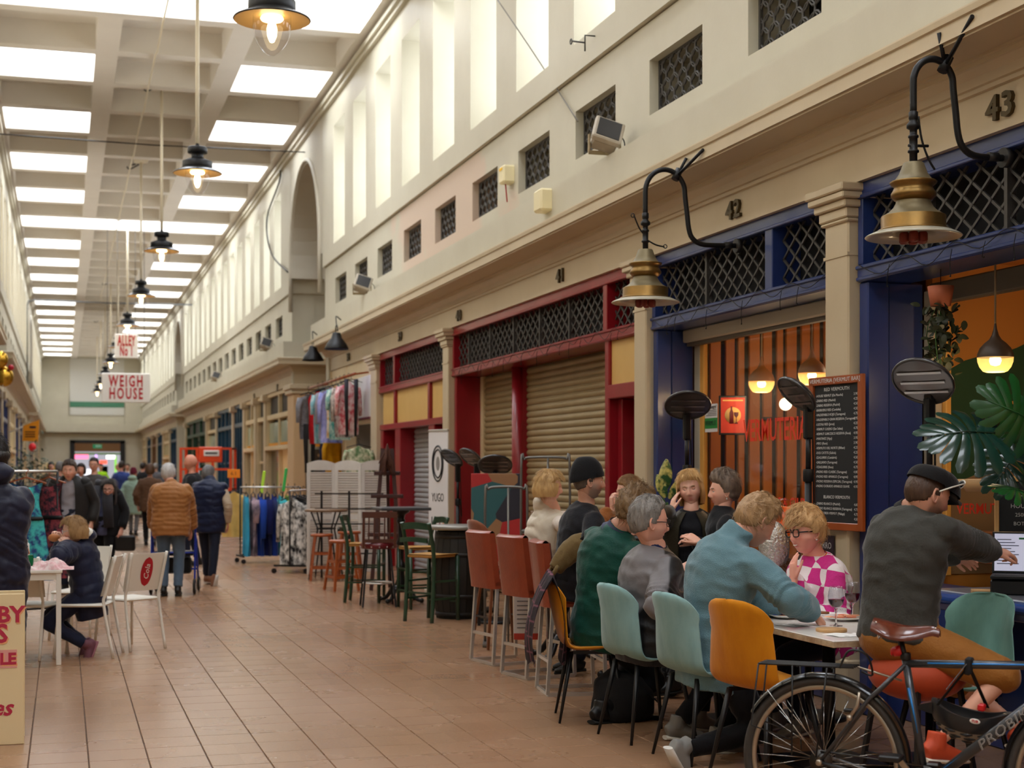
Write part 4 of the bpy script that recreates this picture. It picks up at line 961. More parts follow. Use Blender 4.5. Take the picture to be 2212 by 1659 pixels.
def human(label, loc, rz, P):
    """P: H height scale, J joints (local: x facing, y left, z up), skin, top/bottom garment dicts, hair, extras"""
    root = thing('person', label, 'person', loc, rz); k = P.get('k', 1.0); J = P['J']; sk = P.get('skin', (222, 172, 148))
    V = {n: Vector(p) for n, p in J.items()}
    UA, FA, TH, SH = .285*k, .25*k, .43*k, .42*k; g = P.get('girth', 1.0)
    up = (V['neck']-V['pelvis']).normalized(); side = Vector(P.get('side', (0, 1, 0))); side = (side-up*side.dot(up)).normalized(); fwd = side.cross(up)
    sw = P.get('sw', .175)*k
    for s, n in ((1, 'L'), (-1, 'R')):
        V['sh'+n] = V['neck']-up*P.get('drop', .10)*k+side*sw*s+fwd*P.get('hunch', .01); V['hip'+n] = V['pelvis']+side*.09*k*s
        V['el'+n], V['wr'+n] = ik(V['sh'+n], V['wr'+n], UA, FA, P.get('pole'+n, (-.5, .6*s, -.7)))
        if 'an'+n in V: V['kn'+n], V['an'+n] = ik(V['hip'+n], V['an'+n], TH, SH, P.get('kpole'+n, (1, .1*s, .3)))
    mid = (V['pelvis']+V['neck'])*.5+fwd*P.get('arch', -.03)
    def torso(mb, e, hem=.10, belly=0, pts_only=False, collar=0):
        ring = lambda t: (V['pelvis']*(1-t)**2+mid*2*t*(1-t)+V['neck']*t*t)
        ts = [-.06, 0, .18, .36, .54, .70, .82, .90, .96, 1.0]
        dep = [.105, .118, .112, .112, .118, .118, .105, .085, .066, .055]; lat = [.15, .165, .15, .148, .165, .18, .182, .155, .10, .062]
        pts = []; ell = []
        for t, a, b in zip(ts, dep, lat):
            p = ring(max(t, 0)) if t >= 0 else V['pelvis']-up*hem
            p = p+fwd*(belly*math.exp(-((t-.3)/.28)**2)); pts.append(p); ell.append(((a*k+belly*.5*math.exp(-((t-.3)/.3)**2))*g+e, b*k*(g if t < .75 else 1)+e))
        mb.tube(pts, 1, 20, ell=ell, up=fwd)
        for s in 'LR': mb.ball(V['sh'+s], (.053*k+e*.75,)*3, 12, 8)
        return pts
    def arm(mb, s, e, cut=1.0, cutu=None):
        a, b, c = V['sh'+s], V['el'+s], V['wr'+s]
        if cutu is not None:
            q = a.lerp(b, cutu); mb.tube([a, a.lerp(b, cutu*.5), q], [.062*k+e, .058*k+e, .056*k+e*1.2], 14); return
        q = b.lerp(c, cut)
        mb.tube(smooth_path([a, a.lerp(b, .5), b, b.lerp(c, .5*cut), q], 3), [r*k+e*(.8+.2*min(1, i/4)) for i, r in enumerate((.055, .056, .055, .053, .051, .049, .047, .046, .045, .044, .041, .038, .034))], 14)
        mb.ball(b, .047*k+e, 10, 8)
    def leg(mb, s, e, cut=1.0, flare=0):
        a, b = V['hip'+s], V['kn'+s]; c = b.lerp(V['an'+s], cut)
        mb.tube([a, a.lerp(b, .35), a.lerp(b, .7), b], [.088*k+e, .085*k+e, .072*k+e, .062*k+e], 14); mb.ball(b, .06*k+e, 10, 8)
        mb.tube([b, b.lerp(c, .3), b.lerp(c, .65), c], [.06*k+e, .057*k+e, .046*k+e+flare*.5, (.04+.02*(1-cut))*k+e+flare], 14)
    # ---- body
    legs = 'anL' in V
    lean = MB(); torso(lean, -.018); [arm(lean, s, -.012) for s in 'LR']; lean.ball(V['pelvis'], (.11*k, .13*k, .1*k), 14, 10)
    if legs: [leg(lean, s, -.012) for s in 'LR']
    hp, hy, hr = P.get('head_rot', (0, 0, 0)); hk = P.get('hk', 1.0)*k
    HM = Matrix.Translation(V['head']) @ Matrix.Rotation(hy, 4, 'Z') @ Matrix.Rotation(hp, 4, 'Y') @ Matrix.Rotation(hr, 4, 'X')
    lean.tube([V['neck']-up*.06*k, V['neck'], HM @ Vector((-.025, 0, -.05)), HM @ Vector((-.015, 0, .0))], [.06*k, P.get('neck_r', .06)*k, .055*k, .045*k], 14)
    far = P.get('far'); bme = remeshed(lean, .03 if far else .02, 2, 'body')
    bm = bmesh.new(); bm.from_mesh(bme)
    nb = len(bm.verts)
    G = head_grid(hk, P.get('jaw', 1), P.get('nose', 1), P.get('full', 0)); hv = G.reshape(-1, 3)
    hvv = [bm.verts.new(HM @ Vector(p)) for p in hv]; bm.verts.ensure_lookup_table()
    for f in grid_faces(NA, NP):
        try: bm.faces.new([hvv[i] for i in f]).smooth = True
        except ValueError: pass
    em = MB()
    for s in (1, -1):
        E = HM @ Matrix.Translation((-.012*hk, .0735*hk*s, -.008*hk)) @ Matrix.Rotation(-.42*s, 4, 'Z') @ Matrix.Rotation(-.15, 4, 'Y')
        out = [(.016*math.cos(a)*hk, .006*s*hk, (.031*math.sin(a)*(1 if math.sin(a) > 0 else .95))*hk) for a in [2*PI*i/14 for i in range(14)]]
        em.tube([E @ Vector(p) for p in out], .0052*hk, 6, closed=True); em.ball((0, 0, 0), (.0145*hk, .005*hk, .028*hk), 10, 8, E)
    n0 = len(bm.verts)
    ev = [bm.verts.new(p) for p in em.v]
    for f in em.f:
        try: bm.faces.new([ev[i] for i in f]).smooth = True
        except ValueError: pass
    hand_faces = 0
    for s, n in ((1, 'L'), (-1, 'R')):
        hs = P.get('hand'+n, 'relaxed' if not far else 'far')
        if hs is None: continue
        hm = get_hand(hs); x = Vector(P['hdir'+n]).normalized() if 'hdir'+n in P else (V['wr'+n]-V['el'+n]).normalized()
        pn = Vector(P.get('palm'+n, (0, -.6*s, -.8))); z = -(pn-x*pn.dot(x)).normalized(); y = z.cross(x)
        if s < 0: y = -y
        HMx = Matrix(((x.x, y.x, z.x, V['wr'+n].x), (x.y, y.y, z.y, V['wr'+n].y), (x.z, y.z, z.z, V['wr'+n].z), (0, 0, 0, 1))) @ Matrix.Scale(k*P.get('hand_k', 1), 4)
        vs = [bm.verts.new(HMx @ v.co) for v in hm.vertices]
        for p in hm.polygons:
            idx = list(p.vertices) if s > 0 else list(p.vertices)[::-1]
            try: bm.faces.new([vs[i] for i in idx]).smooth = True
            except ValueError: pass
    me = bpy.data.meshes.new('body'); bm.to_mesh(me); bm.free()
    col = np.tile(np.array(rgb(*sk), np.float32), (len(me.vertices), 1)); hc = hv/hk
    lip = np.clip(gs(hc[:, 2], -.0655, .006)+gs(hc[:, 2], -.078, .007), 0, 1)*gs(hc[:, 1], 0, .022)*(hc[:, 0] > .05)
    blush = (gs(np.abs(hc[:, 1]), .043, .02)*gs(hc[:, 2], -.035, .022)+gs(hc[:, 1], 0, .014)*gs(hc[:, 2], -.035, .015))*(hc[:, 0] > .03)
    hcol = col[nb:nb+len(hv), :3]; lc = np.array(rgb(*P.get('lip', (188, 98, 92)))[:3]); bc = np.array(rgb(min(sk[0]+6, 255), int(sk[1]*.8), int(sk[2]*.78))[:3])
    hcol[:] = hcol*(1-.35*np.clip(blush, 0, 1)[:, None])+bc*.35*np.clip(blush, 0, 1)[:, None]; hcol[:] = hcol*(1-.8*lip[:, None])+lc*.8*lip[:, None]
    if P.get('beard'):
        bd, den = P['beard']; w = np.clip((-.048-hc[:, 2])/.02, 0, 1)*np.clip((hc[:, 0]+.02)/.03, 0, 1)+np.clip((-.0-hc[:, 2])/.03, 0, 1)*gs(hc[:, 0], .02, .03)*.9
        w = np.clip(w, 0, 1)*(1-lip)*den; hcol[:] = hcol*(1-w[:, None])+np.array(rgb(*bd)[:3])*w[:, None]
    ca = me.color_attributes.new('Col', 'FLOAT_COLOR', 'POINT'); ca.data.foreach_set('color', col.ravel())
    me.polygons.foreach_set('use_smooth', [True]*len(me.polygons)); me.update()
    obj('body', me, skin_mat(), root)
    # ---- eyes, brows
    if P.get('eyes', True):
        for s in (1, -1):
            c = HM @ Vector((.0745*hk, .031*hk*s, .001*hk))
            e = MB(); e.ball(c, .0115*hk, 12, 8); eo = e.build('eye', M('eye_white', (226, 220, 212), .2), root)
            MB().ball(HM @ Vector((.0812*hk, .031*hk*s, .0005*hk)), .005*hk, 10, 6).build('iris', M('dark_iris', (52, 42, 36), .15), eo)
            lid = MB(); lid.ball((0, 0, 0), .0134*hk, 12, 8, HM @ Matrix.Translation((.0742*hk, .031*hk*s, (.0056 if not P.get('squint') else .0032)*hk)) @ Matrix.Diagonal((1, 1.1, .72, 1))); lo = lid.build('eyelid', M('lid_%d_%d_%d' % sk, (int(sk[0]*.95), int(sk[1]*.9), int(sk[2]*.88)), .5), root)
            lo.location = (0, 0, 0)
            bw = MB(); bw.tube([HM @ Vector((x_*hk, y_*hk*s, z_*hk)) for x_, y_, z_ in ((.0935, .014, .018), (.092, .03, .0235), (.081, .046, .021))], [.0025*hk, .0032*hk, .0012*hk], 6); bw.build('eyebrow', M('brow_%d_%d_%d' % P.get('brow', (96, 74, 56)), P.get('brow', (96, 74, 56)), .6), root)
    if P.get('smile'):
        tm = MB(); tm.tube([HM @ Vector(((.0845-.9*y_*y_*14)*hk, y_*hk, (-.0715+10*y_*y_)*hk)) for y_ in (-.018, -.012, -.006, 0, .006, .012, .018)], [.0012*hk, .003*hk, .0038*hk, .004*hk, .0038*hk, .003*hk, .0012*hk], 8); tm.build('teeth', M('teeth', (236, 228, 214), .3), root)
    # ---- garments
    bones = [(V['sh'+s], V['el'+s]) for s in 'LR']+[(V['el'+s], V['wr'+s]) for s in 'LR']+[(V['pelvis']-up*.1, V['neck'])]
    for gm in P.get('tops', []):
        mb = MB(); e = gm.get('e', .012); tp = torso(mb, e, gm.get('hem', .1), gm.get('belly', 0))
        if gm.get('sleeve', 1) > 0:
            for s in 'LR':
                if gm['sleeve'] < .5: arm(mb, s, e, cutu=gm['sleeve']*2)
                else: arm(mb, s, e, cut=gm['sleeve'])
        if gm.get('collar'):
            h, r = gm['collar']; c0 = V['neck']-up*.045*k; ck = ((HM @ Vector((-.02, 0, -.09))-c0).normalized()+up*.8).normalized()
            mb.tube([c0, c0+ck*.05, c0+ck*(.05+h)], [.1*k, r+.006, r], 16)
        if gm.get('hood'): mb.ball(V['neck']-fwd*.085*k-up*.0*k+Vector((0, 0, gm['hood'])), (.10*k, .125*k, .075*k), 16, 10)
        me = remeshed(mb, gm.get('vox', .0125), gm.get('smooth', 4), gm.get('name', 'jacket'))
        co = get_co(me); s_, wh, dist = nearest_bone(co, bones)
        w = gm.get('wrinkle', .006)
        if w:
            rid = 1-np.abs(nz(co, 7, 3.1, (1, 1, 1.9))); r2 = 1-np.abs(nz(co, 16, 8.0)); d = w*(rid-.75)*2.2+w*.6*(r2-.75)
            elb = np.exp(-((s_-np.where(wh < 2, UA, 0))/.09)**2)*(wh < 4); d = d+w*.9*elb*np.sin(s_*170+4*nz(co, 6)); no = get_no(me); set_co(me, co+no*d[:, None])
        if gm.get('quilt'):
            p, am = gm['quilt']; co2 = get_co(me); q = np.where(wh == 4, s_, s_+.02); v = np.abs(np.sin(PI*q/p+.25*nz(co2, 9))); no = get_no(me); set_co(me, co2+no*(am*(v**.5-.6)+am*.25*nz(co2, 22))[:, None])
        o = obj(gm.get('name', 'jacket'), me, gm['mat'], root)
        if gm.get('label'): o['label'] = gm['label']
        if gm.get('collar') and gm.get('collar_mat'):
            h, r = gm['collar']; c0 = V['neck']-up*.045*k; ck = ((HM @ Vector((-.02, 0, -.09))-c0).normalized()+up*.8).normalized(); cm = MB(); cm.tube([c0+ck*.02, c0+ck*.05, c0+ck*(.055+h)], [.098*k, r+.012, r+.008], 18, caps=False); cm.build('collar', gm['collar_mat'], o)
    bt = P.get('bottom')
    if bt and legs:
        mb = MB(); e = bt.get('e', .008); mb.ball(V['pelvis'], (.125*k*g+e, .165*k*g+e, .11*k+e), 16, 10); mb.tube([V['pelvis']-up*.02, V['pelvis']+up*.12*k], 1, 16, ell=[(.12*k*g+e, .16*k*g+e), (.112*k*g+e, .15*k*g+e)], up=fwd)
        for s in 'LR': leg(mb, s, e, bt.get('cut', .93), bt.get('flare', .006))
        me = remeshed(mb, .013, 3, 'trousers'); co = get_co(me); no = get_no(me); w = bt.get('wrinkle', .005)
        set_co(me, co+no*(w*(1-np.abs(nz(co, 8, 1.7, (1, 1, 1.6)))-.75)*2)[:, None]); obj(bt.get('name', 'trousers'), me, bt['mat'], root)
    if bt and legs and P.get('shoes'):
        for n in 'LR':
            f = Vector(P.get('toe'+n, (1, 0, -.12))); f.normalize(); a = V['an'+n]; upv = Vector((0, 0, 1)); sd = upv.cross(f).normalized(); u2 = f.cross(sd)
            m = Matrix(((f.x, sd.x, u2.x, a.x), (f.y, sd.y, u2.y, a.y), (f.z, sd.z, u2.z, a.z), (0, 0, 0, 1))) @ Matrix.Scale(k, 4); q = MB()
            q.tube([m @ Vector(p) for p in ((-.07, 0, -.045), (-.05, 0, -.035), (0, 0, -.03), (.07, 0, -.045), (.14, 0, -.055), (.185, 0, -.06))], 1, 14, ell=[(.03*k, .028*k), (.045*k, .036*k), (.052*k, .04*k), (.038*k, .045*k), (.027*k, .043*k), (.014*k, .024*k)], up=u2)
            q.tube([m @ Vector((-.01, 0, -.02)), m @ Vector((-.005, 0, .05))], [.046*k, .044*k], 12); sho = obj('shoe', remeshed(q, .008, 2, 'shoe'), P['shoes'][0], root)
            so = MB(); so.tube([m @ Vector(p) for p in ((-.075, 0, -.078), (0, 0, -.078), (.08, 0, -.078), (.19, 0, -.076))], 1, 12, ell=[(.012*k, .034*k), (.012*k, .039*k), (.012*k, .047*k), (.01*k, .026*k)], up=u2); so.build('sole', P['shoes'][1], sho)
    if P.get('hair'): hair(root, HM, hk, G, **P['hair'])
    return root, V, HM, hk, (up, side, fwd)
def hair(root, HM, hk, G, style, col, col2, th=.02, tuft=420, tl=.035, fringe=.07, seed=1, length=.12, flow='down', frizz=.35, face=1.0, name='hair'):
    rnd = random.Random(seed); hm = hair_mat(col, col2); g = G/hk; X, Y, Z = g[..., 0], g[..., 1], g[..., 2]; rad = np.linalg.norm(g, axis=-1, keepdims=True); n = g/np.maximum(rad, 1e-6)
    az = np.arctan2(Y, X); aa = np.abs(az)
    low = {'short': -.062, 'bald': -.055, 'bob': -.075, 'long': -.08, 'cropped': -.06, 'tied': -.06}[style]
    hl = np.interp(aa, [0, .5, .9, 1.25, 1.5, 1.75, 2.1, PI], [fringe, fringe-.005, fringe-.012, .028, -.012 if style != 'bob' else -.06, -.0 if style in ('short', 'cropped', 'tied', 'bald') else -.06, low+.02, low])
    if style == 'bald': hl = np.where(aa < 1.9, .03-.01*aa, hl); top = np.clip((.055-Z)/.02, 0, 1)
    else: top = 1
    m = np.clip((Z-hl)/.014+.5, 0, 1)*top; w = m*m*(3-2*m)
    nn = np.sin(az*41+3*np.sin(Z*30+seed))*.35+np.sin(az*17+Z*40+2*np.sin(az*5+seed))*.45+.3*np.sin(X*190+Y*130+seed)
    vol = th*(.55+.6*np.clip(Z/.11, 0, 1)) if style not in ('bob', 'long') else th*(.8+.35*np.clip(Z/.1, 0, 1))
    r = g+n*(w*(vol*(1+frizz*nn))-(1-w)*.007)[..., None]
    mb = MB(); mb.add([tuple(HM @ Vector(p*hk)) for p in r.reshape(-1, 3)], grid_faces(NA, NP), True)
    if style in ('bob', 'long'):
        L = length; N = 40; rows = 12; CA = face
        for lay in (1, 0):
            def fn(u, v, lay=lay):
                a = (CA+u*(2*PI-2*CA)); b = abs(a-PI)/(PI-CA); rx, ry = (.106+th), (.0765+th)
                x, y = rx*math.cos(a), ry*math.sin(a); z = .035-v*(L+.035)*(1-.12*b)
                wob = .010*noise.noise(Vector((math.cos(a)*30, math.sin(a)*30, v*2+seed)))*(v+.2); sc = 1+(.10 if style == 'bob' else .06)*math.sin(v*PI)-.10*v*v+wob*4
                if not lay: sc *= .86
                return HM @ Vector((x*sc*hk-(.01*v*hk), y*sc*hk, z*hk))
            mb.grid(fn, N, rows)
    ho = mb.build(name, hm, root)
    # loose locks
    tf = MB(); idx = np.argwhere(w > .6); cnt = 0
    while cnt < tuft*2.3 and len(idx):
        j, i = idx[rnd.randrange(len(idx))]; cnt += 1
        p = Vector(r[j, i]); nv = Vector(n[j, i]); dn = Vector((0, 0, -1)); f = {'down': dn, 'fwd': Vector((.9, 0, -.2)), 'back': Vector((-1, 0, .1)), 'up': Vector((.3, 0, 1)), 'curl': Vector((rnd.uniform(-1, 1), rnd.uniform(-1, 1), rnd.uniform(-1, 1)))}[flow]
        if flow == 'down' and p.z > .06: f = Vector((p.x, p.y, -.3)).normalized()
        f = (f-nv*f.dot(nv)); f = f.normalized() if f.length > 1e-4 else dn
        sd = nv.cross(f)*rnd.uniform(-.5, .5); L_ = tl*rnd.uniform(.6, 1.3); pts = [p-nv*.004]
        for q in range(3): pts.append(pts[-1]+(f+sd*(.3+.3*q)+nv*(.22-.2*q if flow != 'curl' else rnd.uniform(-.5, .8)))*L_/3)
        tf.tube([HM @ (q*hk) for q in pts], [.0008*hk, .0011*hk, .0009*hk, .0002], 3, caps=False)
    t = tf.build('hair_locks', hm, ho); t['kind'] = 'stuff'
    return ho
def glasses(root, HM, hk, mat, w=.024, h=.018, round_=0, t=.0022):
    gm = MB()
    for s in (1, -1):
        pts = [HM @ Vector(((.098)*hk, (.033*s+w*math.copysign(abs(math.cos(a))**(1 if round_ else .6), math.cos(a)))*hk, (-.002+h*math.copysign(abs(math.sin(a))**(1 if round_ else .6), math.sin(a)))*hk)) for a in [2*PI*i/20 for i in range(20)]]
        gm.tube(pts, t*hk, 6, closed=True); gm.tube([HM @ Vector((.097*hk, .058*s*hk, .004*hk)), HM @ Vector((.04*hk, .079*s*hk, .006*hk)), HM @ Vector((-.02*hk, .0795*s*hk, .004*hk))], t*hk, 6)
    gm.tube([HM @ Vector((.099*hk, .009*hk, .001*hk)), HM @ Vector((.101*hk, 0, .003*hk)), HM @ Vector((.099*hk, -.009*hk, .001*hk))], t*hk, 6)
    return gm.build('glasses', mat, root)
def fabric(name, col, rough=.85, var=None, sheen=.2, bump=(90, .25)): return M(name, col, rough, var=(var, 5, .3) if var else None, bump=bump, sheen=sheen, spec=.25)
def sit(seat, lean=.1, fwdx=0.0, k=1.0, hx=.0, yaw=0.0, feet=(.42, 0), fz=.09, spread=.12, T=.52):
    """joint set of a seated figure, origin on the floor below the pelvis"""
    pz = seat+.095*k; n = Vector((math.sin(lean)*T*k, 0, pz+math.cos(lean)*T*k))
    h = n+Vector((math.sin(lean*.7)*.17*k+.03+hx, 0, math.cos(lean*.7)*.17*k))
    return {'pelvis': Vector((0, 0, pz)), 'neck': n, 'head': h, 'anL': (feet[0], spread, fz), 'anR': (feet[0]+feet[1], -spread, fz), 'wrL': n+Vector((.38, .12, -.42)), 'wrR': n+Vector((.38, -.12, -.42))}
def stand(k=1.0, lean=.02, step=.0, hx=0.0):
    pz = .93*k; n = Vector((math.sin(lean)*.52*k, 0, pz+.52*k)); h = n+Vector((.02+hx, 0, .17*k))
    return {'pelvis': Vector((0, 0, pz)), 'neck': n, 'head': h, 'anL': (step, .09*k, .09*k), 'anR': (-step, -.09*k, .09*k), 'wrL': Vector((.08, .26*k, .86*k)), 'wrR': Vector((.08, -.26*k, .86*k))}
def open_jacket(root, V, fr, k, mat, e=.04, hem=.2, sleeve=True, gap=.38, name='open_jacket', z1=None):
    """two front panels, back and sleeves, open at the chest"""
    up, side, fwd = fr; mb = MB(); n, m = 28, 12; pel = V['pelvis']-up*hem
    def pt(u, v, s):
        a = gap+u*(2*PI-2*gap); c = pel.lerp(V['neck']-up*.01, v); w = .17+.03*math.sin(v*PI) if v < .8 else .19-.125*((v-.8)/.2)**1.3; dp = .125-.06*max(0, v-.8)/.2; return c+fwd*((dp*k+e+s)*math.cos(a))+side*((w*k+e*.8+s)*math.sin(a))
    mb.grid(lambda u, v: pt(u, v, 0), n, m); mb.grid(lambda u, v: pt(1-u, v, -.012), n, m)
    o = mb.build(name, mat, root)
    if sleeve:
        for s in 'LR': MB().tube(smooth_path([V['sh'+s], V['sh'+s].lerp(V['el'+s], .5), V['el'+s], V['el'+s].lerp(V['wr'+s], .92)], 3), [.08*k, .082*k, .08*k, .08*k, .077*k, .073*k, .07*k, .066*k, .062*k, .056*k], 14).ball(V['sh'+s], .078*k, 12, 8).build('sleeve', mat, o)
    return o
# ============================================================ furniture of the bar terrace
chrome = M('brushed_chrome', (214, 211, 206), .28, metal=.75); blk_leg = M('black_leg', (24, 23, 24), .4, metal=.2)
def velvet(name, c, c2): return M(name, c, .75, var=(c2, 9, .25), bump=(60, .12), sheen=.25, spec=.2, stretch=(1, 1, .35))
v_yel = velvet('mustard_velvet', (204, 132, 20), (182, 110, 12)); v_blu = velvet('pale_teal_velvet', (140, 176, 176), (118, 154, 156)); v_grn = velvet('sage_velvet', (124, 170, 158), (106, 150, 140))
def shell_surface(t, w):
    """profile of a one-piece chair shell: t 0 seat front .. 1 top of back; w -1..1 across"""
    pr = [(.24, .452), (.2, .468), (.08, .462), (-.06, .456), (-.15, .465), (-.205, .505), (-.232, .58), (-.255, .68), (-.275, .78), (-.288, .85), (-.293, .885)]
    f = t*(len(pr)-1); i = min(int(f), len(pr)-2); a = f-i
    def cr(k): return pr[max(0, min(len(pr)-1, k))]
    p = [(.5*((2*cr(i)[q])+(cr(i+1)[q]-cr(i-1)[q])*a+(2*cr(i-1)[q]-5*cr(i)[q]+4*cr(i+1)[q]-cr(i+2)[q])*a*a+(3*cr(i)[q]-cr(i-1)[q]-3*cr(i+1)[q]+cr(i+2)[q])*a**3)) for q in (0, 1)]
    hw = [.185, .21, .23, .238, .24, .238, .23, .218, .2, .165, .07]; g = t*10; j = min(int(g), 9); h = hw[j]+(hw[j+1]-hw[j])*(g-j)
    if t > .76: h = .218*math.sqrt(max(.004, 1-((t-.76)/.241)**2))
    curve = .085*w*w*max(0, min(1, (t-.35)*2.2))*(1-.8*max(0, (t-.8)/.2)); dish = .02*w*w*(1-max(0, min(1, (t-.3)*3)))
    return Vector((p[0]+curve, w*h, p[1]+dish))
def shell_mesh(quilt=False):
    mb = MB(); n, m = 18, 36; T = .024
    def nrm(t, w):
        e = .01; a = shell_surface(min(1, t+e), w)-shell_surface(max(0, t-e), w); b = shell_surface(t, min(1, w+e))-shell_surface(t, max(-1, w-e)); return b.cross(a).normalized() if b.cross(a).length > 1e-9 else Vector((1, 0, 0))
    def pt(u, v, s):
        w = u*2-1; p = shell_surface(v, w); edge = max(0, 1-min((1-abs(w))*6, (1-v)*9, v*9)); th = T*(1-edge**2*.75); q = 0
        if quilt and s > 0 and v > .4: q = -.005*(abs(math.sin((v*9+abs(w)*2.4)*PI))**.3-1)*-1
        return p+nrm(v, w)*(s*th/2+q)
    mb.grid(lambda u, v: pt(u, v, 1), n, m); mb.grid(lambda u, v: pt(1-u, v, -1), n, m)
    f = lambda k: 1 if k else -1
    for u in (0, 1): mb.grid(lambda a, v, u=u: pt(u, v, 1)*(1-a)+pt(u, v, -1)*a if u == 0 else pt(u, v, -1)*(1-a)+pt(u, v, 1)*a, 1, m)
    for v in (0, 1): mb.grid(lambda u, a, v=v: pt(u, v, -1)*(1-a)+pt(u, v, 1)*a if v == 0 else pt(u, v, 1)*(1-a)+pt(u, v, -1)*a, n, 1)
    return mb.mesh('shell')
sh_me, shq_me = shell_mesh(), shell_mesh(True)
leg_me = MB().tube([(0, 0, 0), (0, 0, .43)], [.008, .016], 10).mesh('leg'); leg_me.materials.append(blk_leg)
def velvet_chair(x, y, rz, mat, label, quilt=False, s=1.0):
    r = thing('velvet_chair', label, 'chair', (x, y, 0), rz, 'velvet dining chairs'); r.scale = (s, s, s)
    me = (shq_me if quilt else sh_me).copy(); me.materials.append(mat); obj('shell', me, mat, r)
    for sx in (1, -1):
        for sy in (1, -1):
            a = Vector((.21*sx-.02, .2*sy, 0)); b = Vector((.13*sx-.02, .13*sy, .44)); d = b-a
            inst('leg', leg_me, a, r, d.to_track_quat('Z', 'Y').to_euler(), (1, 1, d.length/.43))
    MB().bar((.11, .13, .435), (-.15, .13, .435), .02, .02).bar((.11, -.13, .435), (-.15, -.13, .435), .02, .02).bar((.1, -.14, .435), (.1, .14, .435), .02, .02).build('seat_frame', blk_leg, r)
    return r
def place(fn, xc, d, phi, *a, **k):
    p = cw(xc, d); return fn(p.x, p.y, math.radians(phi)-YAW, *a, **k)
place(velvet_chair, .52, 9.62, 2, v_yel, 'mustard velvet chair seen from the side, a plaid jacket over its back')
place(velvet_chair, .82, 8.95, 24, v_blu, 'pale teal velvet chair under the man in the grey and black jacket', s=1.04)
place(velvet_chair, 1.09, 8.32, 24, v_blu, 'pale teal velvet chair under the man in the blue fleece', s=1.04)
place(velvet_chair, 1.33, 7.72, 34, v_yel, 'empty mustard velvet chair nearest the bicycle', s=1.06)
place(velvet_chair, 2.2, 7.6, 208, v_grn, 'sage green quilted velvet chair at the blue counter', quilt=True, s=1.08)
# ---- marble topped tables
marble = M('white_marble', (244, 241, 236), .25, var=((222, 214, 204), 3, .18), coat=.3); marble_e = M('marble_edge', (206, 190, 160), .35, var=((150, 118, 84), 14, .2))
def marble_table(x0, x1, y0, y1, label):
    r = thing('marble_table', label, 'table', ((x0+x1)/2, (y0+y1)/2, 0)); a, b = (x1-x0)/2, (y1-y0)/2
    MB().box((-a, -b, .742), (a, b, .75), .003).build('table_top', marble, r); MB().box((-a, -b, .715), (a, b, .742), .002).build('top_edge', marble_e, r)
    MB().tube([(0, 0, .03), (0, 0, .71)], .035, 12).build('column', blk_leg, r); MB().box((-.2, -.2, .7), (.2, .2, .714)).build('spider', blk_leg, r); MB().box((-.24, -.24, 0), (.24, .24, .025), .008).build('foot_plate', blk_leg, r)
marble_table(3.62, 4.32, 6.62, 8.0, 'white marble topped table nearest the camera, with wine glasses'); marble_table(3.62, 4.32, 8.02, 9.3, 'second marble topped table, mostly hidden by the diners')
# ---- tan leather bar stools on chrome sled legs
leather = M('tan_leather', (150, 66, 40), .34, var=((122, 48, 28), 7, .3), bump=(45, .2), coat=.15); stitch = M('pale_stitch', (206, 150, 120), .6)
def leather_stool(x, y, rz, label):
    r = thing('bar_stool', label, 'stool', (x, y, 0), rz, 'tan leather bar stools')
    m = MB(); m.grid(lambda u, v: Vector((.215-.42*v, (u-.5)*.42, .70+.012*math.sin(v*PI)*math.sin(u*PI))), 8, 8); m.box((-.215, -.21, .62), (.215, .21, .70), .025); m.build('seat', leather, r)
    b = MB()
    def bk(u, v, s):
        e = max(0, 1-min(u*8, (1-u)*8)); t = .05*(1-.5*e*e); return Vector((-.185-.055*v+.015*(u*2-1)**2+s*t, (u-.5)*.42, .62+v*.45))
    b.grid(lambda u, v: bk(u, v, 1), 10, 8); b.grid(lambda u, v: bk(1-u, v, -1), 10, 8); b.grid(lambda u, a: bk(u, 1, 1)*(1-a)+bk(u, 1, -1)*a+Vector((0, 0, .02*math.sin(a*PI))), 10, 4); b.grid(lambda u, a: bk(u, 0, -1)*(1-a)+bk(u, 0, 1)*a, 10, 1)
    for u in (0, 1): b.grid(lambda a, v, u=u: (bk(0, v, 1)*(1-a)+bk(0, v, -1)*a) if u == 0 else (bk(1, v, -1)*(1-a)+bk(1, v, 1)*a), 2, 8)
    b.build('backrest', leather, r); MB().tube([(-.224-.055*v, .0, .64+v*.43) for v in [i/8 for i in range(9)]], .003, 4).build('seam', stitch, r)
    for s in (1, -1):
        p = [(.19, .19*s, .62), (.21, .2*s, .012), (-.21, .2*s, .012), (-.17, .19*s, .62)]
        for i in range(3): MB().bar(p[i], p[i+1], .024, .024, up=(0, 1, 0)).build('leg' if i != 1 else 'runner', chrome, r)
    for a, b_, z in ((.2, .2, .24), (-.19, -.19, .24), (-.2, -.2, .012)): MB().bar((a, -.2, z), (b_, .2, z), .022, .022).build('footrest' if z > .1 else 'stretcher', chrome, r)
place(leather_stool, -.06, 12.4, 28, 'tan leather bar stool, empty, leftmost of the three'); place(leather_stool, .2, 11.6, 28, 'tan leather bar stool under the woman in the cream gilet'); place(leather_stool, .42, 10.75, 10, 'tan leather bar stool under the man in the black beanie')
suede = M('brown_suede', (140, 82, 56), .85, var=((122, 68, 44), 10, .3), sheen=.5)
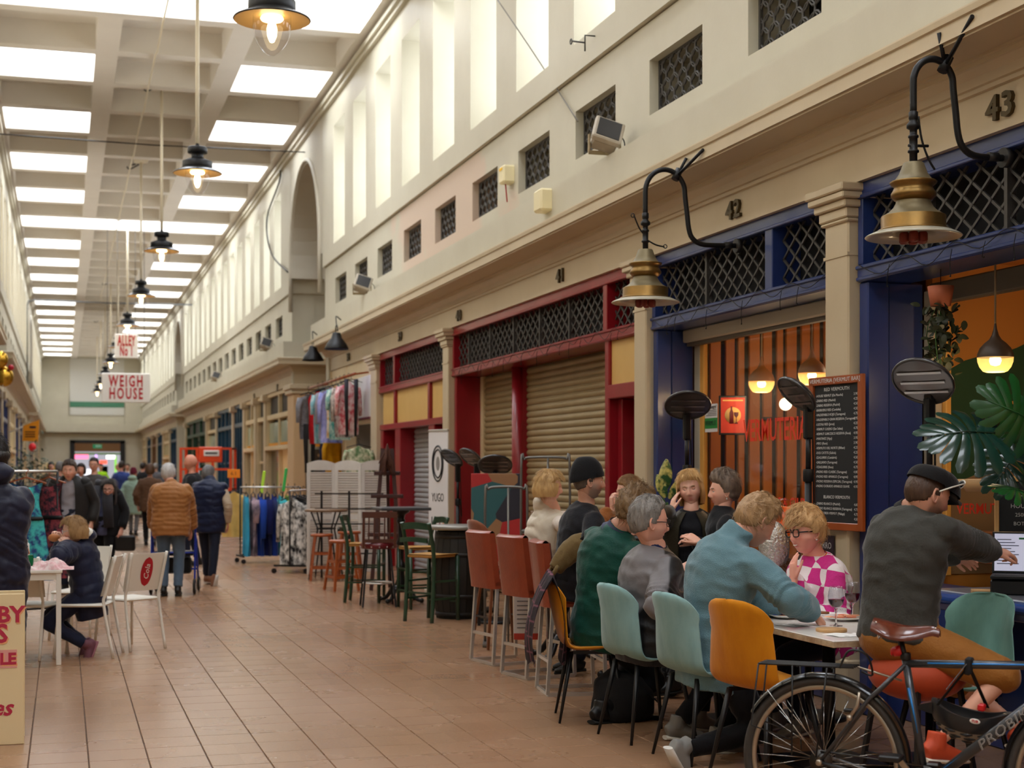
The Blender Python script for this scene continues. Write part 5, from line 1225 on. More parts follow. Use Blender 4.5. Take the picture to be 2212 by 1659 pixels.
def suede_stool(x, y, rz):
    r = thing('bar_stool', 'brown suede bar stool with a rounded back, behind the leather stools', 'stool', (x, y, 0), rz)
    me = sh_me.copy(); me.materials.append(suede); o = obj('shell', me, suede, r); o.location = (0, 0, .27); o.scale = (1, 1, .98)
    for sx in (1, -1):
        for sy in (1, -1): MB().bar((.2*sx, .2*sy, 0), (.12*sx, .12*sy, .72), .022).build('leg', M('walnut_leg', (110, 62, 34), .45), r)
    for sx in (1, -1): MB().bar((.17*sx, -.17, .27), (.17*sx, .17, .27), .016).build('footrest', blk_leg, r)
place(suede_stool, -.10, 13.45, 22)
# ---- tall black tables on cast iron pedestals
castiron = M('black_cast_iron', (26, 26, 28), .3, metal=.5, coat=.2)
def pedestal_table(x, y, h, w, label, topm, round_=True, cat='table'):
    r = thing('bar_table', label, cat, (x, y, 0))
    if round_: MB().lathe([(0, h), (w/2-.01, h), (w/2, h-.008), (w/2, h-.03), (w/2-.01, h-.035), (0, h-.035)], n=40).build('table_top', topm, r)
    else: MB().box((-w/2, -w/2, h-.035), (w/2, w/2, h), .006).build('table_top', topm, r)
    MB().lathe([(.11, h-.035), (.1, h-.06), (.05, h-.09), (.04, h-.14), (.055, h-.16), (.035, h-.2), (.03, h-.36), (.045, h-.4), (.06, h-.43), (.035, h-.47), (.032, .5), (.05, .46), (.065, .42), (.04, .37), (.05, .28), (.075, .22), (.06, .17), (.05, .12)], n=18).build('column', castiron, r)
    for i in range(4):
        a = PI/4+i*PI/2; c, s = math.cos(a), math.sin(a)
        MB().tube(smooth_path([(.04*c, .04*s, .2), (.12*c, .12*s, .16), (.2*c, .2*s, .06), (.27*c, .27*s, .03), (.3*c, .3*s, .05)], 4), [.03]*5+[.026]*4+[.022]*4+[.02]*4, 8).ball((.29*c, .29*s, .03), .03, 8, 6).build('foot', castiron, r)
blk_top = M('black_table_top', (34, 33, 34), .35, coat=.2)
pedestal_table(4.03, 12.0, 1.08, .7, 'tall round black table behind the leather stools', blk_top); pedestal_table(4.12, 10.55, 1.1, .72, 'tall black table before the blonde woman with a fringe', blk_top)
p = cw(-1.32, 17.9); pedestal_table(p.x, p.y, 1.13, .6, 'tall dark table on an ornate cast iron pedestal among the empty chairs', M('slate_top', (70, 70, 72), .4), False)
ph = thing('phone', 'pink cased phone lying on the tall black table', 'phone', (3.9, 10.45, 1.1), .3); MB().box((-.04, -.08, 0), (.04, .08, .01), .003).build('case', M('pink_case', (206, 70, 92), .4), ph); MB().box((-.036, -.074, .01), (.036, .074, .0115)).build('screen', M('dark_screen', (24, 22, 26), .15), ph)
# ---- green rush-seated bar chairs
green_w = M('dark_green_wood', (34, 66, 44), .35, coat=.3, var=((26, 54, 36), 6, .3)); rush = M('woven_rush', (206, 156, 84), .7, var=((176, 124, 58), 40, .3), bump=(80, .5), stretch=(6, 1, 1))
def rush_chair(x, y, rz, label):
    r = thing('bar_chair', label, 'chair', (x, y, 0), rz, 'green rush seated bar chairs')
    m = MB(); m.grid(lambda u, v: Vector((.2-.4*v, (u-.5)*(.42-.06*v), .70+.012*math.cos(u*PI*2)*0-.012*math.sin(u*PI)*math.sin(v*PI))), 10, 10); m.box((-.2, -.18, .665), (.2, .18, .695), .012); m.build('seat', rush, r)
    for s in (1, -1):
        MB().tube([(.19, .2*s, .0), (.19, .19*s, .68)], [.02, .022], 10).build('leg', green_w, r)
        MB().tube(smooth_path([(-.22, .18*s, 0), (-.19, .18*s, .4), (-.19, .18*s, .7), (-.23, .18*s, .9), (-.27, .18*s, 1.03)], 4), .021, 10).build('back_post', green_w, r)
        for z in (.24, .42): MB().bar((.19, .195*s, z), (-.2, .18*s, z), .02, .02).build('stretcher', green_w, r)
    for z in (.2, .45): MB().bar((.19, -.2, z), (.19, .2, z), .024, .018).build('stretcher', green_w, r)
    for z, h in ((.99, .07), (.85, .05)):
        m = MB(); m.grid(lambda u, v: Vector((-.255+(z-.99)*.28-.03*math.sin(u*PI)+.011, (u-.5)*.36, z+h*(v-.5)+.012*math.sin(u*PI))), 10, 1); m.grid(lambda u, v: Vector((-.255+(z-.99)*.28-.03*math.sin(u*PI)-.011, (.5-u)*.36, z+h*(v-.5)+.012*math.sin(u*PI))), 10, 1); m.grid(lambda u, v: Vector((-.255+(z-.99)*.28-.03*math.sin(u*PI)+.011-.022*v, (u-.5)*.36, z+h*.5+.012*math.sin(u*PI))), 10, 1); m.build('back_rail', green_w, r)
    MB().bar((-.19, -.18, .3), (-.19, .18, .3), .02, .02).build('stretcher', green_w, r)
place(rush_chair, -1.75, 18.0, -4, 'dark green bar chair with rush seat, side on, left of the iron table'); place(rush_chair, -.84, 15.75, 54, 'dark green bar chair with rush seat, nearest, its back to the camera')
place(rush_chair, -1.05, 17.2, 205, 'dark green bar chair half hidden behind the other one')
# ---- burgundy seated stool with slatted back
def slat_stool(x, y, rz):
    r = thing('bar_chair', 'bar chair with burgundy round seat and slatted wooden back', 'chair', (x, y, 0), rz); wood = M('dark_walnut_wood', (84, 44, 30), .4, coat=.2)
    MB().lathe([(0, .745), (.15, .75), (.19, .74), (.21, .715), (.205, .68), (.19, .665), (0, .665)], n=32).build('seat', M('burgundy_vinyl', (104, 24, 32), .3, coat=.2), r)
    for k in range(14): a = 2*PI*k/14; MB().ball((.207*math.cos(a), .207*math.sin(a), .69), .008, 6, 4).build('stud', chrome, r)
    for sx in (1, -1):
        for sy in (1, -1): MB().bar((.19*sx, .19*sy, 0), (.13*sx, .13*sy, .66), .022).build('leg', blk_leg, r)
    pts = [(.17*math.cos(a), .17*math.sin(a), .27) for a in [2*PI*i/20 for i in range(20)]]; MB().tube(pts, .009, 6, closed=True).build('foot_ring', chrome, r)
    for s in (1, -1): MB().bar((-.17, .18*s, .68), (-.22, .18*s, 1.07), .03, .03).build('back_post', wood, r)
    MB().bar((-.222, -.2, 1.06), (-.222, .2, 1.06), .03, .07).build('top_rail', wood, r); MB().bar((-.18, -.18, .76), (-.18, .18, .76), .025, .04).build('back_rail', wood, r)
    for k in range(5): MB().bar((-.18, -.12+.06*k, .77), (-.22, -.12+.06*k, 1.04), .03, .014).build('slat', wood, r)
place(slat_stool, -1.55, 17.4, 100)
# ---- turned wooden stools
oak = M('orange_oak', (168, 84, 34), .38, var=((140, 64, 22), 6, .3), coat=.25, stretch=(1, 1, .15))
def wood_stool(x, y, rz, label, h=.66):
    r = thing('wooden_stool', label, 'stool', (x, y, 0), rz, 'orange wooden stools')
    MB().lathe([(0, h), (.15, h), (.165, h-.01), (.165, h-.03), (.15, h-.04), (0, h-.04)], n=24).build('seat', oak, r)
    for sx in (1, -1):
        for sy in (1, -1): MB().bar((.17*sx, .17*sy, 0), (.1*sx, .1*sy, h-.03), .034, .034, b=.006).build('leg', oak, r)
    for z in (.18, .38):
        q = .17-.07*z/h
        for (a, b) in (((q, q), (q, -q)), ((q, -q), (-q, -q)), ((-q, -q), (-q, q)), ((-q, q), (q, q))): MB().bar((a[0], a[1], z), (b[0], b[1], z), .022, .03).build('stretcher', oak, r)
place(wood_stool, -2.70, 21.4, 10, 'orange wooden stool under the round table'); place(wood_stool, -2.22, 19.6, 30, 'orange wooden stool nearest, beside the green chair'); place(wood_stool, -2.3, 21.3, 0, 'orange wooden stool behind the nearest one', .7)
def round_high(x, y):
    r = thing('bar_table', 'round wooden bar table on thin splayed black legs before the white screen', 'table', (x, y, 0))
    MB().lathe([(0, 1.0), (.3, 1.0), (.31, .99), (.31, .97), (.3, .965), (0, .965)], n=36).build('table_top', M('worn_table_wood', (120, 92, 66), .5), r)
    for i in range(4):
        a = .4+i*PI/2; c, s = math.cos(a), math.sin(a); MB().tube([(.29*c, .29*s, 0), (.14*c, .14*s, .72), (.25*c, .25*s, .965)], .012, 8).build('leg', blk_leg, r)
    MB().tube([(.14*math.cos(a), .14*math.sin(a), .72) for a in [2*PI*i/16 for i in range(16)]], .01, 6, closed=True).build('ring', blk_leg, r)
p = cw(-2.68, 21.7); round_high(p.x, p.y)
# ---- barrel with a tin on top
def barrel(x, y):
    r = thing('barrel', 'black painted wooden barrel used as a table', 'barrel', (x, y, 0)); bm_ = M('black_stave', (24, 23, 22), .55, var=((36, 32, 28), 6, .3)); N = 20
    for i in range(N):
        a0, a1 = 2*PI*i/N+.012, 2*PI*(i+1)/N-.012; m = MB(); pr = [(.25, 0), (.285, .2), (.305, .42), (.305, .5), (.285, .72), (.25, .92)]
        m.add([(q*math.cos(a), q*math.sin(a), z) for a in (a0, a1) for q, z in pr], [(j, 6+j, 7+j, j+1) for j in range(5)], True); m.build('stave', bm_, r)
    MB().lathe([(.245, 0), (.28, .2), (.3, .46), (.28, .72), (.245, .92)], n=30).build('core', dark_void, r)
    for z, q in ((.05, .262), (.24, .294), (.68, .294), (.87, .262)): MB().lathe([(q, z-.02), (q+.004, z-.02), (q+.004, z+.02), (q, z+.02)], n=36).build('hoop', iron, r)
    MB().lathe([(0, .985), (.33, .985), (.34, .975), (.34, .95), (.33, .94), (0, .94)], n=36).build('lid', M('zinc_top', (150, 146, 140), .4, metal=.5), r)
p = cw(-.56, 16.1); barrel(p.x, p.y)
def bucket(loc, label):
    r = thing('bucket', label, 'bucket', loc); MB().lathe([(0, 0), (.065, 0), (.068, .004), (.085, .15), (.09, .155), (.084, .155), (.08, .15), (.06, .01), (0, .01)], n=24).build('pail', chrome, r); MB().tube(arc((0, 0, .14), .088, 0, PI, 12, (0, 1, 0), (.5, 0, -.85)), .003, 5).build('handle', chrome, r)
bucket((3.85, 12.05, 1.08), 'steel ice bucket on the tall round table'); bucket((4.2, 11.85, 1.08), 'second steel bucket, behind the first')
# ---- grey tubular rails behind the terrace
tube_g = M('grey_steel_tube', (112, 110, 106), .4, metal=.6)
for (px, py0, w, d, lb) in ((1048, 1052, .38, 13.6, 'low grey tubular rail by the leather stools'), (1126, 988, .46, 14.3, 'taller grey tubular rail before the bronze shutter')):
    p = at(px, py0, d); r = thing('tubular_rail', lb, 'rail', (p.x, p.y, 0), -YAW); h = p.z
    MB().tube(smooth_path([(0, 0, 0), (0, 0, h-.1), (.03, 0, h-.02), (.1, 0, h), (w-.1, 0, h), (w-.03, 0, h-.02), (w, 0, h-.1), (w, 0, 0)], 4), .012, 8).build('frame', tube_g, r)
    MB().tube([(w*.55, 0, 0), (w*.55, 0, h)], .01, 8).build('upright', tube_g, r); MB().bar((0, 0, .5), (w, 0, .5), .02).build('cross_bar', tube_g, r)
    for x_ in (0, w): MB().box((x_-.02, -.2, 0), (x_+.02, .2, .03), .005).build('foot', tube_g, r)
# ---- painted board
p = at(1018, 1010, 15.2); r = thing('painted_board', 'colourful abstract painted board standing by the crimson jamb', 'painting', (p.x, p.y, 0), -YAW+.1)
def board_pat():
    m = bpy.data.materials.new('abstract_paint'); m.use_nodes = True; nt = m.node_tree; N = nt.nodes; L = nt.links; tc = N.new('ShaderNodeTexCoord'); v = N.new('ShaderNodeTexVoronoi'); v.inputs['Scale'].default_value = 3.2; L.new(tc.outputs['Object'], v.inputs['Vector'])
    s = N.new('ShaderNodeSeparateColor'); L.new(v.outputs['Color'], s.inputs[0]); rp = N.new('ShaderNodeValToRGB'); rp.color_ramp.interpolation = 'CONSTANT'
    for i, c in enumerate(((40, 40, 52), (176, 40, 40), (66, 52, 120), (40, 92, 96), (206, 140, 40), (150, 110, 74))):
        e = rp.color_ramp.elements[i] if i < 2 else rp.color_ramp.elements.new(i/6); e.position = i/6; e.color = rgb(*c)
    L.new(s.outputs[0], rp.inputs[0]); L.new(rp.outputs[0], N['Principled BSDF'].inputs['Base Color']); return m
MB().box((0, -.01, .55), (.5, .02, 1.54), .004).build('panel', board_pat(), r)
for x_ in (.08, .42): MB().bar((x_, .03, 0), (x_, .03, .56), .03).build('leg', blk_leg, r)
# ============================================================ further down: screen, easel, banner, clothes rails
white_w = M('white_painted_wood', (222, 218, 212), .5, var=((206, 200, 192), 4, .3))
def folding_screen():
    p0 = at(663, 1010, 22.4); r = thing('folding_screen', 'white louvred folding screen with arched tops', 'screen', (p0.x, p0.y, 0), -YAW)
    w, H = .42, 1.66; x, y = 0, 0
    sl = MB().box((0, -.006, -.02), (w-.1, .006, .02), 0, Matrix.Rotation(.6, 4, 'X')).mesh('louvre'); sl.materials.append(white_w)
    for k in range(3):
        e = bpy.data.objects.new('panel', None); COL.objects.link(e); e.parent = r; a = (.28, -.25, .25)[k]; e.location = (x, y, 0); e.rotation_euler = (0, 0, a)
        MB().box((0, -.015, 0), (.05, .015, H), .004).build('stile', white_w, e); MB().box((w-.05, -.015, 0), (w, .015, H), .004).build('stile', white_w, e)
        MB().prism([(0, H-.02)]+[(w*i/12, H+.05*math.sin(PI*i/12)) for i in range(13)]+[(w, H-.02)], .03, frame_mtx((0, .015, 0), (1, 0, 0), (0, 0, 1))).box((.05, -.013, H-.1), (w-.05, .013, H-.01)).build('arched_rail', white_w, e)
        for z in (.05, .82): MB().box((.05, -.013, z), (w-.05, .013, z+.09)).build('rail', white_w, e)
        z = .18
        while z < H-.12:
            if not (.8 < z < .93): inst('louvre', sl, (.05, 0, z), e)
            z += .036
        x += w*math.cos(a); y += w*math.sin(a)
folding_screen()
# black metal barrier in front of the screen
p = at(680, 1010, 21.9); r = thing('metal_barrier', 'black metal railing standing before the white screen', 'barrier', (p.x, p.y, 0), -YAW)
for z in (.35, .78, 1.0, 1.22): MB().bar((0, 0, z), (1.0, 0, z), .02).build('bar', blk_leg, r)
for x_ in (.1, .5, .92): MB().bar((x_, 0, 0), (x_, 0, 1.26), .03).build('upright', blk_leg, r)
# easel with dried flowers
def easel():
    p = at(835, 1010, 19.6); r = thing('easel', 'dark wooden easel beside the grey shutter', 'easel', (p.x, p.y, 0), -YAW); wd_ = M('dark_easel_wood', (62, 30, 26), .45)
    for s in (1, -1): MB().bar((.2*s, 0, 0), (.06*s, .12, 1.85), .05, .03).build('leg', wd_, r)
    MB().bar((0, .5, 0), (0, .12, 1.8), .04, .03).build('rear_leg', wd_, r)
    for z, w in ((1.5, .34), (1.2, .42), (.7, .5)): MB().box((-w/2, -.03+.12*z/1.85, z), (w/2, .04+.12*z/1.85, z+.05), .004).build('ledge', wd_, r)
    f = thing('dried_flowers', 'bunch of dried brown flowers hanging on the easel', 'flowers', (p.x, p.y-.05, 1.75), -YAW); rn = random.Random(4)
    for k in range(34):
        a, q = rn.uniform(0, 2*PI), rn.uniform(.02, .13); MB().tube(smooth_path([(0, 0, .16), (q*.3*math.cos(a), q*.3*math.sin(a), .05), (q*math.cos(a), q*math.sin(a)*.6, -.08-rn.random()*.2)], 3), [.006, .006, .009, .011, .012, .014, .003], 5).build('stem', M('dried_stem', (92, 54, 38), .8, var=((64, 34, 26), 30, .3)), f)
easel()
# roller banner
p = at(949, 1010, 18.9); r = thing('roller_banner', 'white roller banner with a round emblem and the word YUGO', 'banner', (p.x, p.y, 0), -1.3); w = .27
MB().box((-w, -.004, .06), (w*.82, .004, 2.06)).build('sheet', M('banner_white', (226, 224, 226), .45), r); MB().box((-w-.02, -.06, 0), (w*.82+.02, .06, .07), .01).build('base', chrome, r); MB().box((-w, -.012, 2.05), (w*.82, .012, 2.08), .004).build('top_bar', chrome, r)
ink = M('banner_ink', (38, 36, 40), .5); fm = lambda x, z: frame_mtx((x, -.006, z), (1, 0, 0), (0, 0, 1))
for q in (.17, .135): MB().tube([(-.03+q*.8*math.cos(a), -.005, 1.65+q*1.3*math.sin(a)) for a in [2*PI*i/32 for i in range(32)]], .012, 4, closed=True).build('emblem_ring', ink, r)
MB().ball((-.03, -.004, 1.65), (.05, .002, .09)).build('emblem_centre', M('emblem_grey', (140, 136, 134), .6), r)
text('lettering', 'YUGO', .15, fm(-.03, 1.22), ink, r, .001, sx=.72)
for i, (x_, c) in enumerate(((-.18, (44, 40, 44)), (-.08, (44, 40, 44)), (.02, (120, 30, 60)), (.11, (196, 120, 80)))): MB().lathe([(.0, .98), (.014, .98), (.014, .82), (.04, .7), (.045, .4), (0, .4)], (x_, -.006, 0), 12, Matrix.Diagonal((1, .05, 1, 1)) @ Matrix.Translation((0, -.11, 0))).build('bottle_print', M('bottle_print_%d' % i, c, .5), r)
# ---- clothes rails
def gcol(nm, c, c2=None, sc=7): return M('cloth_'+nm, c, .85, var=((c2 or tuple(int(v*.8) for v in c)), sc, .12 if c2 else .3), bump=(50, .2), sheen=.15, spec=.2)
def garment_mesh(w=.44, h=.75, seed=0, sleeve=.5, front=False):
    """a top hanging from a hanger, in the y-z plane; thin in x"""
    rn = random.Random(seed); mb = MB(); T = .035
    def prof(v): return w*(.22+.28*min(1, v*7))*(1-.06*v)*(1+.04*math.sin(v*9+seed))
    def f(u, v, s): a = (u-.5)*2; return Vector((s*T*(1-.9*a*a)+.02*math.sin(a*7+v*3+seed)*(.3+v), a*prof(v), -v*h-(.05*abs(a) if v < .05 else 0)))
    mb.grid(lambda u, v: f(u, v, 1), 14, 12); mb.grid(lambda u, v: f(1-u, v, -1), 14, 12)
    if sleeve:
        for s in (1, -1): mb.tube([(0, s*w*.44, -.08), (.01, s*w*.53, -.2), (.0, s*w*.56, -.2-sleeve*.5)], [.07, .06, .045], 10, ell=(.55, 1))
    return mb.mesh('garment')
GM = [garment_mesh(.42, .7, k, (.5, 0, .25, .6)[k % 4]) for k in range(8)]
hook_me = MB().tube(smooth_path([(0, 0, -.06), (0, 0, -.01), (0, .02, .02), (0, 0, .04), (0, -.02, .02)], 4), .004, 5).tube([(0, -.19, -.1), (0, 0, -.05), (0, .19, -.1)], .007, 5).mesh('hanger')
def garment(loc, rz, mat, label, k=0, s=1.0, group='garments on the clothes rails', cat='garment', sz=None):
    r = thing('hanging_garment', label, cat, loc, rz, group); r.scale = (s, s, sz or s)
    me = GM[k % len(GM)].copy(); me.materials.append(mat); o = obj('cloth', me, mat, r); o.location = (0, 0, -.07); h = hook_me.copy(); obj('hanger', h, blk_leg, r); return r
def rail(p, q, h, label):
    p = Vector(p); q = Vector(q); r = thing('clothes_rail', label, 'clothes rail', (p.x, p.y, 0)); d = q-p; n = d.normalized(); s = Vector((-n.y, n.x, 0))*.25
    MB().tube([(0, 0, h), (d.x, d.y, h)], .014, 8).build('hanging_bar', chrome, r)
    for e in (Vector((0, 0, 0)), d):
        MB().tube([(e.x, e.y, .12), (e.x, e.y, h)], .013, 8).build('upright', blk_leg, r); MB().bar(e-s+Vector((0, 0, .12)), e+s+Vector((0, 0, .12)), .03).build('foot_bar', blk_leg, r)
        for t in (-1, 1): MB().tube([e+s*t+Vector((0, -.015, .04)), e+s*t+Vector((0, .015, .04))], .04, 12).build('caster', blk_leg, r)
    MB().bar((0, 0, .14), (d.x, d.y, .14), .02).build('base_bar', blk_leg, r)
a = cw(-3.35, 22.7); b = cw(-2.9, 25.2); rail(a, b, 1.25, 'chrome clothes rail nearest the white screen')
cols = [('zebra', (232, 230, 226), (24, 24, 26), 16), ('black', (34, 34, 38), None), ('charcoal', (58, 58, 64), (90, 88, 88)), ('grey_check', (150, 148, 144), (60, 60, 62)), ('ink', (36, 40, 66), None), ('black_b', (28, 28, 32), (70, 70, 76)), ('stone', (170, 166, 160), (90, 88, 90)), ('navy', (30, 34, 60), None), ('silver', (190, 188, 190), (90, 90, 96))]
for k, c in enumerate(cols):
    t = .06+.1*k; q = a.lerp(b, t); garment((q.x, q.y, 1.25), -YAW+.1+PI/2*0+1.2, gcol(*c), '%s top on the chrome rail, %s from the front' % (c[0].replace('_', ' ').replace(' b', ''), ('first', 'second', 'third', 'fourth', 'fifth', 'sixth', 'seventh', 'eighth', 'ninth')[k]), k, 1.05, sz=1.5)
a = cw(-4.55, 25.2); b = cw(-3.6, 25.6); rail(a, b, 1.27, 'second clothes rail, with blue and green tops')
cols = [('sky_blue', (60, 170, 210), None), ('pink_grey', (176, 150, 160), (90, 80, 90)), ('royal_blue', (36, 74, 176), None), ('navy_b', (26, 34, 92), None), ('cobalt', (34, 60, 150), None), ('turquoise', (70, 180, 190), None), ('lime', (120, 178, 60), None), ('denim', (70, 110, 176), None)]
for k, c in enumerate(cols):
    q = a.lerp(b, .1+.115*k); garment((q.x, q.y, 1.27), -YAW+.35, gcol(*c), '%s top on the second rail, %s from its left end' % (c[0].replace('_', ' ').replace(' b', ''), ('first', 'second', 'third', 'fourth', 'fifth', 'sixth', 'seventh', 'eighth')[k]), k+1, 1.05, sz=1.5)
q = cw(-4.70, 25.5); garment((q.x, q.y, 1.27), -YAW+PI/2, gcol('straw', (214, 178, 104), (200, 164, 92)), 'straw yellow jumper facing the aisle at the end of the rail', 1, 1.05, sz=1.1)
tg = thing('price_sign', 'orange price card above the clothes rail', 'sign', cw(-4.86, 26.3)+Vector((0, 0, 1.42)), -YAW); MB().box((-.11, -.004, 0), (.11, .004, .15), .004).build('card', M('orange_card', (236, 136, 30), .5), tg); text('print', '6.1', .09, frame_mtx((0, -.006, .075), (1, 0, 0), (0, 0, 1)), M('dark_print', (120, 50, 20), .5), tg, .001); MB().bar((0, 0, -.16), (0, 0, 0), .012).build('stem', blk_leg, tg)
for px, py, d, c, lb in ((565, 1035, 25.8, (196, 240, 70), 'lime green feather duster stick above the rail'), (612, 1030, 24.8, (60, 180, 90), 'green stick above the rail')):
    p = at(px, py, d); s = thing('coloured_stick', lb, 'stick', p, 0); MB().bar((0, 0, -.24), (.05, 0, .14), .05, .03, b=.01).build('shaft', M('stick_%d' % px, c, .5), s); MB().bar((-.02, 0, -.36), (0, 0, -.24), .02).build('handle', blk_leg, s)
# ---- clothes hung along the clothes shop front
hr = thing('hanging_rail', 'wooden rail along the clothes shop front', 'rail', (0, 0, 0)); MB().tube([(4.66, 24.7, 3.16), (4.66, 29.6, 3.16)], .025, 8).build('pole', oak, hr)
for y_ in (24.9, 28.6): MB().bar((4.66, y_, 3.16), (4.92, y_, 3.2), .03).build('bracket', oak, hr)
shop = [(29.4, 'grey_marl', (136, 136, 142), (110, 110, 116), 1.3, 1.35, 'grey marl hoodie at the corner end of the wooden rail'), (28.25, 'scarlet', (206, 32, 40), None, 1.1, 1.5, 'scarlet long top on the wooden rail'), (27.7, 'aqua', (90, 170, 186), (190, 200, 200), 1.1, 1.5, 'aqua patterned tunic on the wooden rail'), (27.15, 'mauve_grey', (160, 150, 160), None, 1.1, 1.4, 'mauve grey top on the wooden rail'), (26.75, 'lavender', (170, 166, 214), (120, 130, 190), 1.2, 1.5, 'lavender tunic on the wooden rail'), (26.3, 'amber', (206, 140, 40), (230, 220, 200), 1.0, 1.4, 'amber and cream blouse on the wooden rail'), (25.9, 'sea_green', (60, 140, 130), (200, 214, 200), 1.2, 1.45, 'sea green printed dress on the wooden rail'), (25.5, 'cream_print', (206, 196, 180), (110, 90, 84), 1.1, 1.4, 'cream and brown printed top on the wooden rail'), (25.1, 'rose_print', (190, 80, 84), (226, 206, 196), 1.1, 1.35, 'rose printed blouse on the wooden rail')]
for k, (y_, nm, c, c2, s, sz, lb) in enumerate(shop): garment((4.62, y_, 3.14), PI/2+.35 if k else PI/2+.6, gcol(nm, c, c2, 12), lb, k, s*.9, 'clothes along the shop front', sz=sz*.95)
def trousers_hung(loc, rz, mat, label):
    r = thing('hanging_trousers', label, 'trousers', loc, rz, 'clothes along the shop front'); m = MB()
    for s in (1, -1): m.tube([(0, .08*s, -.05), (0, .085*s, -.3), (0, .07*s, -1.0)], [.085, .08, .05], 10, ell=(.4, 1))
    m.build('cloth', mat, r); obj('hanger', hook_me.copy(), blk_leg, r)
trousers_hung((4.6, 24.75, 3.12), PI/2, M('black_cloth', (22, 22, 24), .8), 'black trousers with a white tag, last on the wooden rail'); trousers_hung((4.62, 29.3, 2.5), PI/2+.4, M('black_cloth', (22, 22, 24)), 'dark leggings hanging below the grey hoodie')
for p, c, lb, s in ((at(722, 958, 27.6), (214, 154, 20), 'mustard yellow top pinned beside the shop window', 1.0), (at(716, 955, 28.0), (34, 38, 66), 'navy top behind the mustard one', 1.0), (at(775, 974, 24.3), (206, 200, 170), 'flowery blouse on a hanger in the shop opening', 1.05)):
    garment((p.x, p.y, p.z+.16), -YAW+PI/2 if c[0] == 206 else PI/2+.5, gcol('a%d' % c[0], c, (90, 120, 80) if c[0] == 206 else None, 14), lb, 0, s, 'clothes by the shop window')
# ---- orange lift
def lift():
    p = at(450, 1010, 44); r = thing('scissor_lift', 'orange scissor lift basket parked by the teal shopfront', 'lift', (p.x, p.y, 0), -YAW); om = M('safety_orange', (232, 78, 34), .4)
    w = 1.45; MB().box((-w/2, -.35, .1), (w/2, .35, .45), .03).build('chassis', om, r)
    for z in (.95, 1.55, 2.15): MB().bar((-w/2, -.35, z), (w/2, -.35, z), .06).build('guard_rail', om, r)
    for x_ in (-w/2, -.25, .2, w/2): MB().bar((x_, -.35, .9), (x_, -.35, 2.18), .07).build('post', om, r)
    for x_ in (-w/2, w/2):
        MB().bar((x_, .35, .9), (x_, .35, 2.18), .07).build('post', om, r); MB().bar((x_, -.35, 2.15), (x_, .35, 2.15), .06).build('guard_rail', om, r)
    MB().box((-.2, -.4, 1.75), (.48, -.33, 2.2), .02).build('panel', om, r); MB().box((-.05, -.43, 1.93), (.4, -.405, 2.1), .01).build('plate', white_s, r); MB().box((0, -.436, 1.99), (.35, -.43, 2.04)).build('lettering', ink, r)
    for s in (1, -1): MB().bar((-.5*s, 0, .45), (.5*s, 0, .95), .08).build('scissor_arm', om, r)
    MB().box((-w/2, -.35, .92), (w/2, .35, 1.0), .01).build('deck', om, r)
    for x_ in (-.5, .5): MB().tube([(x_, -.37, .15), (x_, .37, .15)], .15, 16).build('wheel', blk_leg, r)
lift()
# ============================================================ the people at the tables
def person(label, xc, d, phi, J, **P):
    """place a figure; wrists and ankles may be given as photo points (px, py, d)"""
    rz = math.radians(phi)-YAW; loc = cw(xc, d); inv = (Matrix.Translation(loc) @ Matrix.Rotation(rz, 4, 'Z')).inverted()
    for n in ('wrL', 'wrR', 'anL', 'anR', 'head', 'neck'):
        if n in P: J[n] = inv @ at(*P.pop(n)) 
    for n in ('hdirL', 'hdirR', 'palmL', 'palmR', 'poleL', 'poleR', 'kpoleL', 'kpoleR', 'toeL', 'toeR'):   # directions as camera (right, away, up)
        if n in P: v = P[n]; P[n] = Matrix.Rotation(-rz, 4, 'Z') @ cw(v[0], v[1], v[2])
    P['J'] = J; return human(label, loc, rz, P)
jeans = fabric('dark_denim', (34, 40, 58), var=(26, 30, 44)); black_tr = fabric('black_trouser', (20, 20, 23)); blk_shoe = (M('black_shoe', (22, 21, 22), .4), M('black_sole', (16, 16, 16), .7)); grey_shoe = (M('grey_trainer', (128, 126, 122), .6), M('white_sole', (206, 202, 194), .6))
# -- woman in the cream gilet
person('blonde woman in a cream quilted gilet seated on a leather stool, looking away', .22, 11.58, 14, sit(.70, .22, k=.95, feet=(.36, 0), fz=.3), k=.95, girth=1.08, wrL=(1262, 1105, 11.3), wrR=(1250, 1100, 11.0), head=(1186, 1052, 11.45), head_rot=(.05, -.15, 0), skin=(226, 180, 158), eyes=False,
    tops=[dict(name='cream_top', mat=fabric('cream_jersey', (216, 206, 196)), e=.008, sleeve=.95, wrinkle=.005), dict(name='quilted_gilet', mat=fabric('cream_nylon', (206, 196, 178), .45, bump=(70, .1)), e=.044, sleeve=0, hem=.08, quilt=(.085, .016), hood=.035, wrinkle=.003)],
    bottom=dict(mat=jeans), shoes=blk_shoe, hair=dict(style='bob', col=(210, 174, 118), col2=(170, 132, 82), th=.018, length=.09, tl=.06, seed=2))
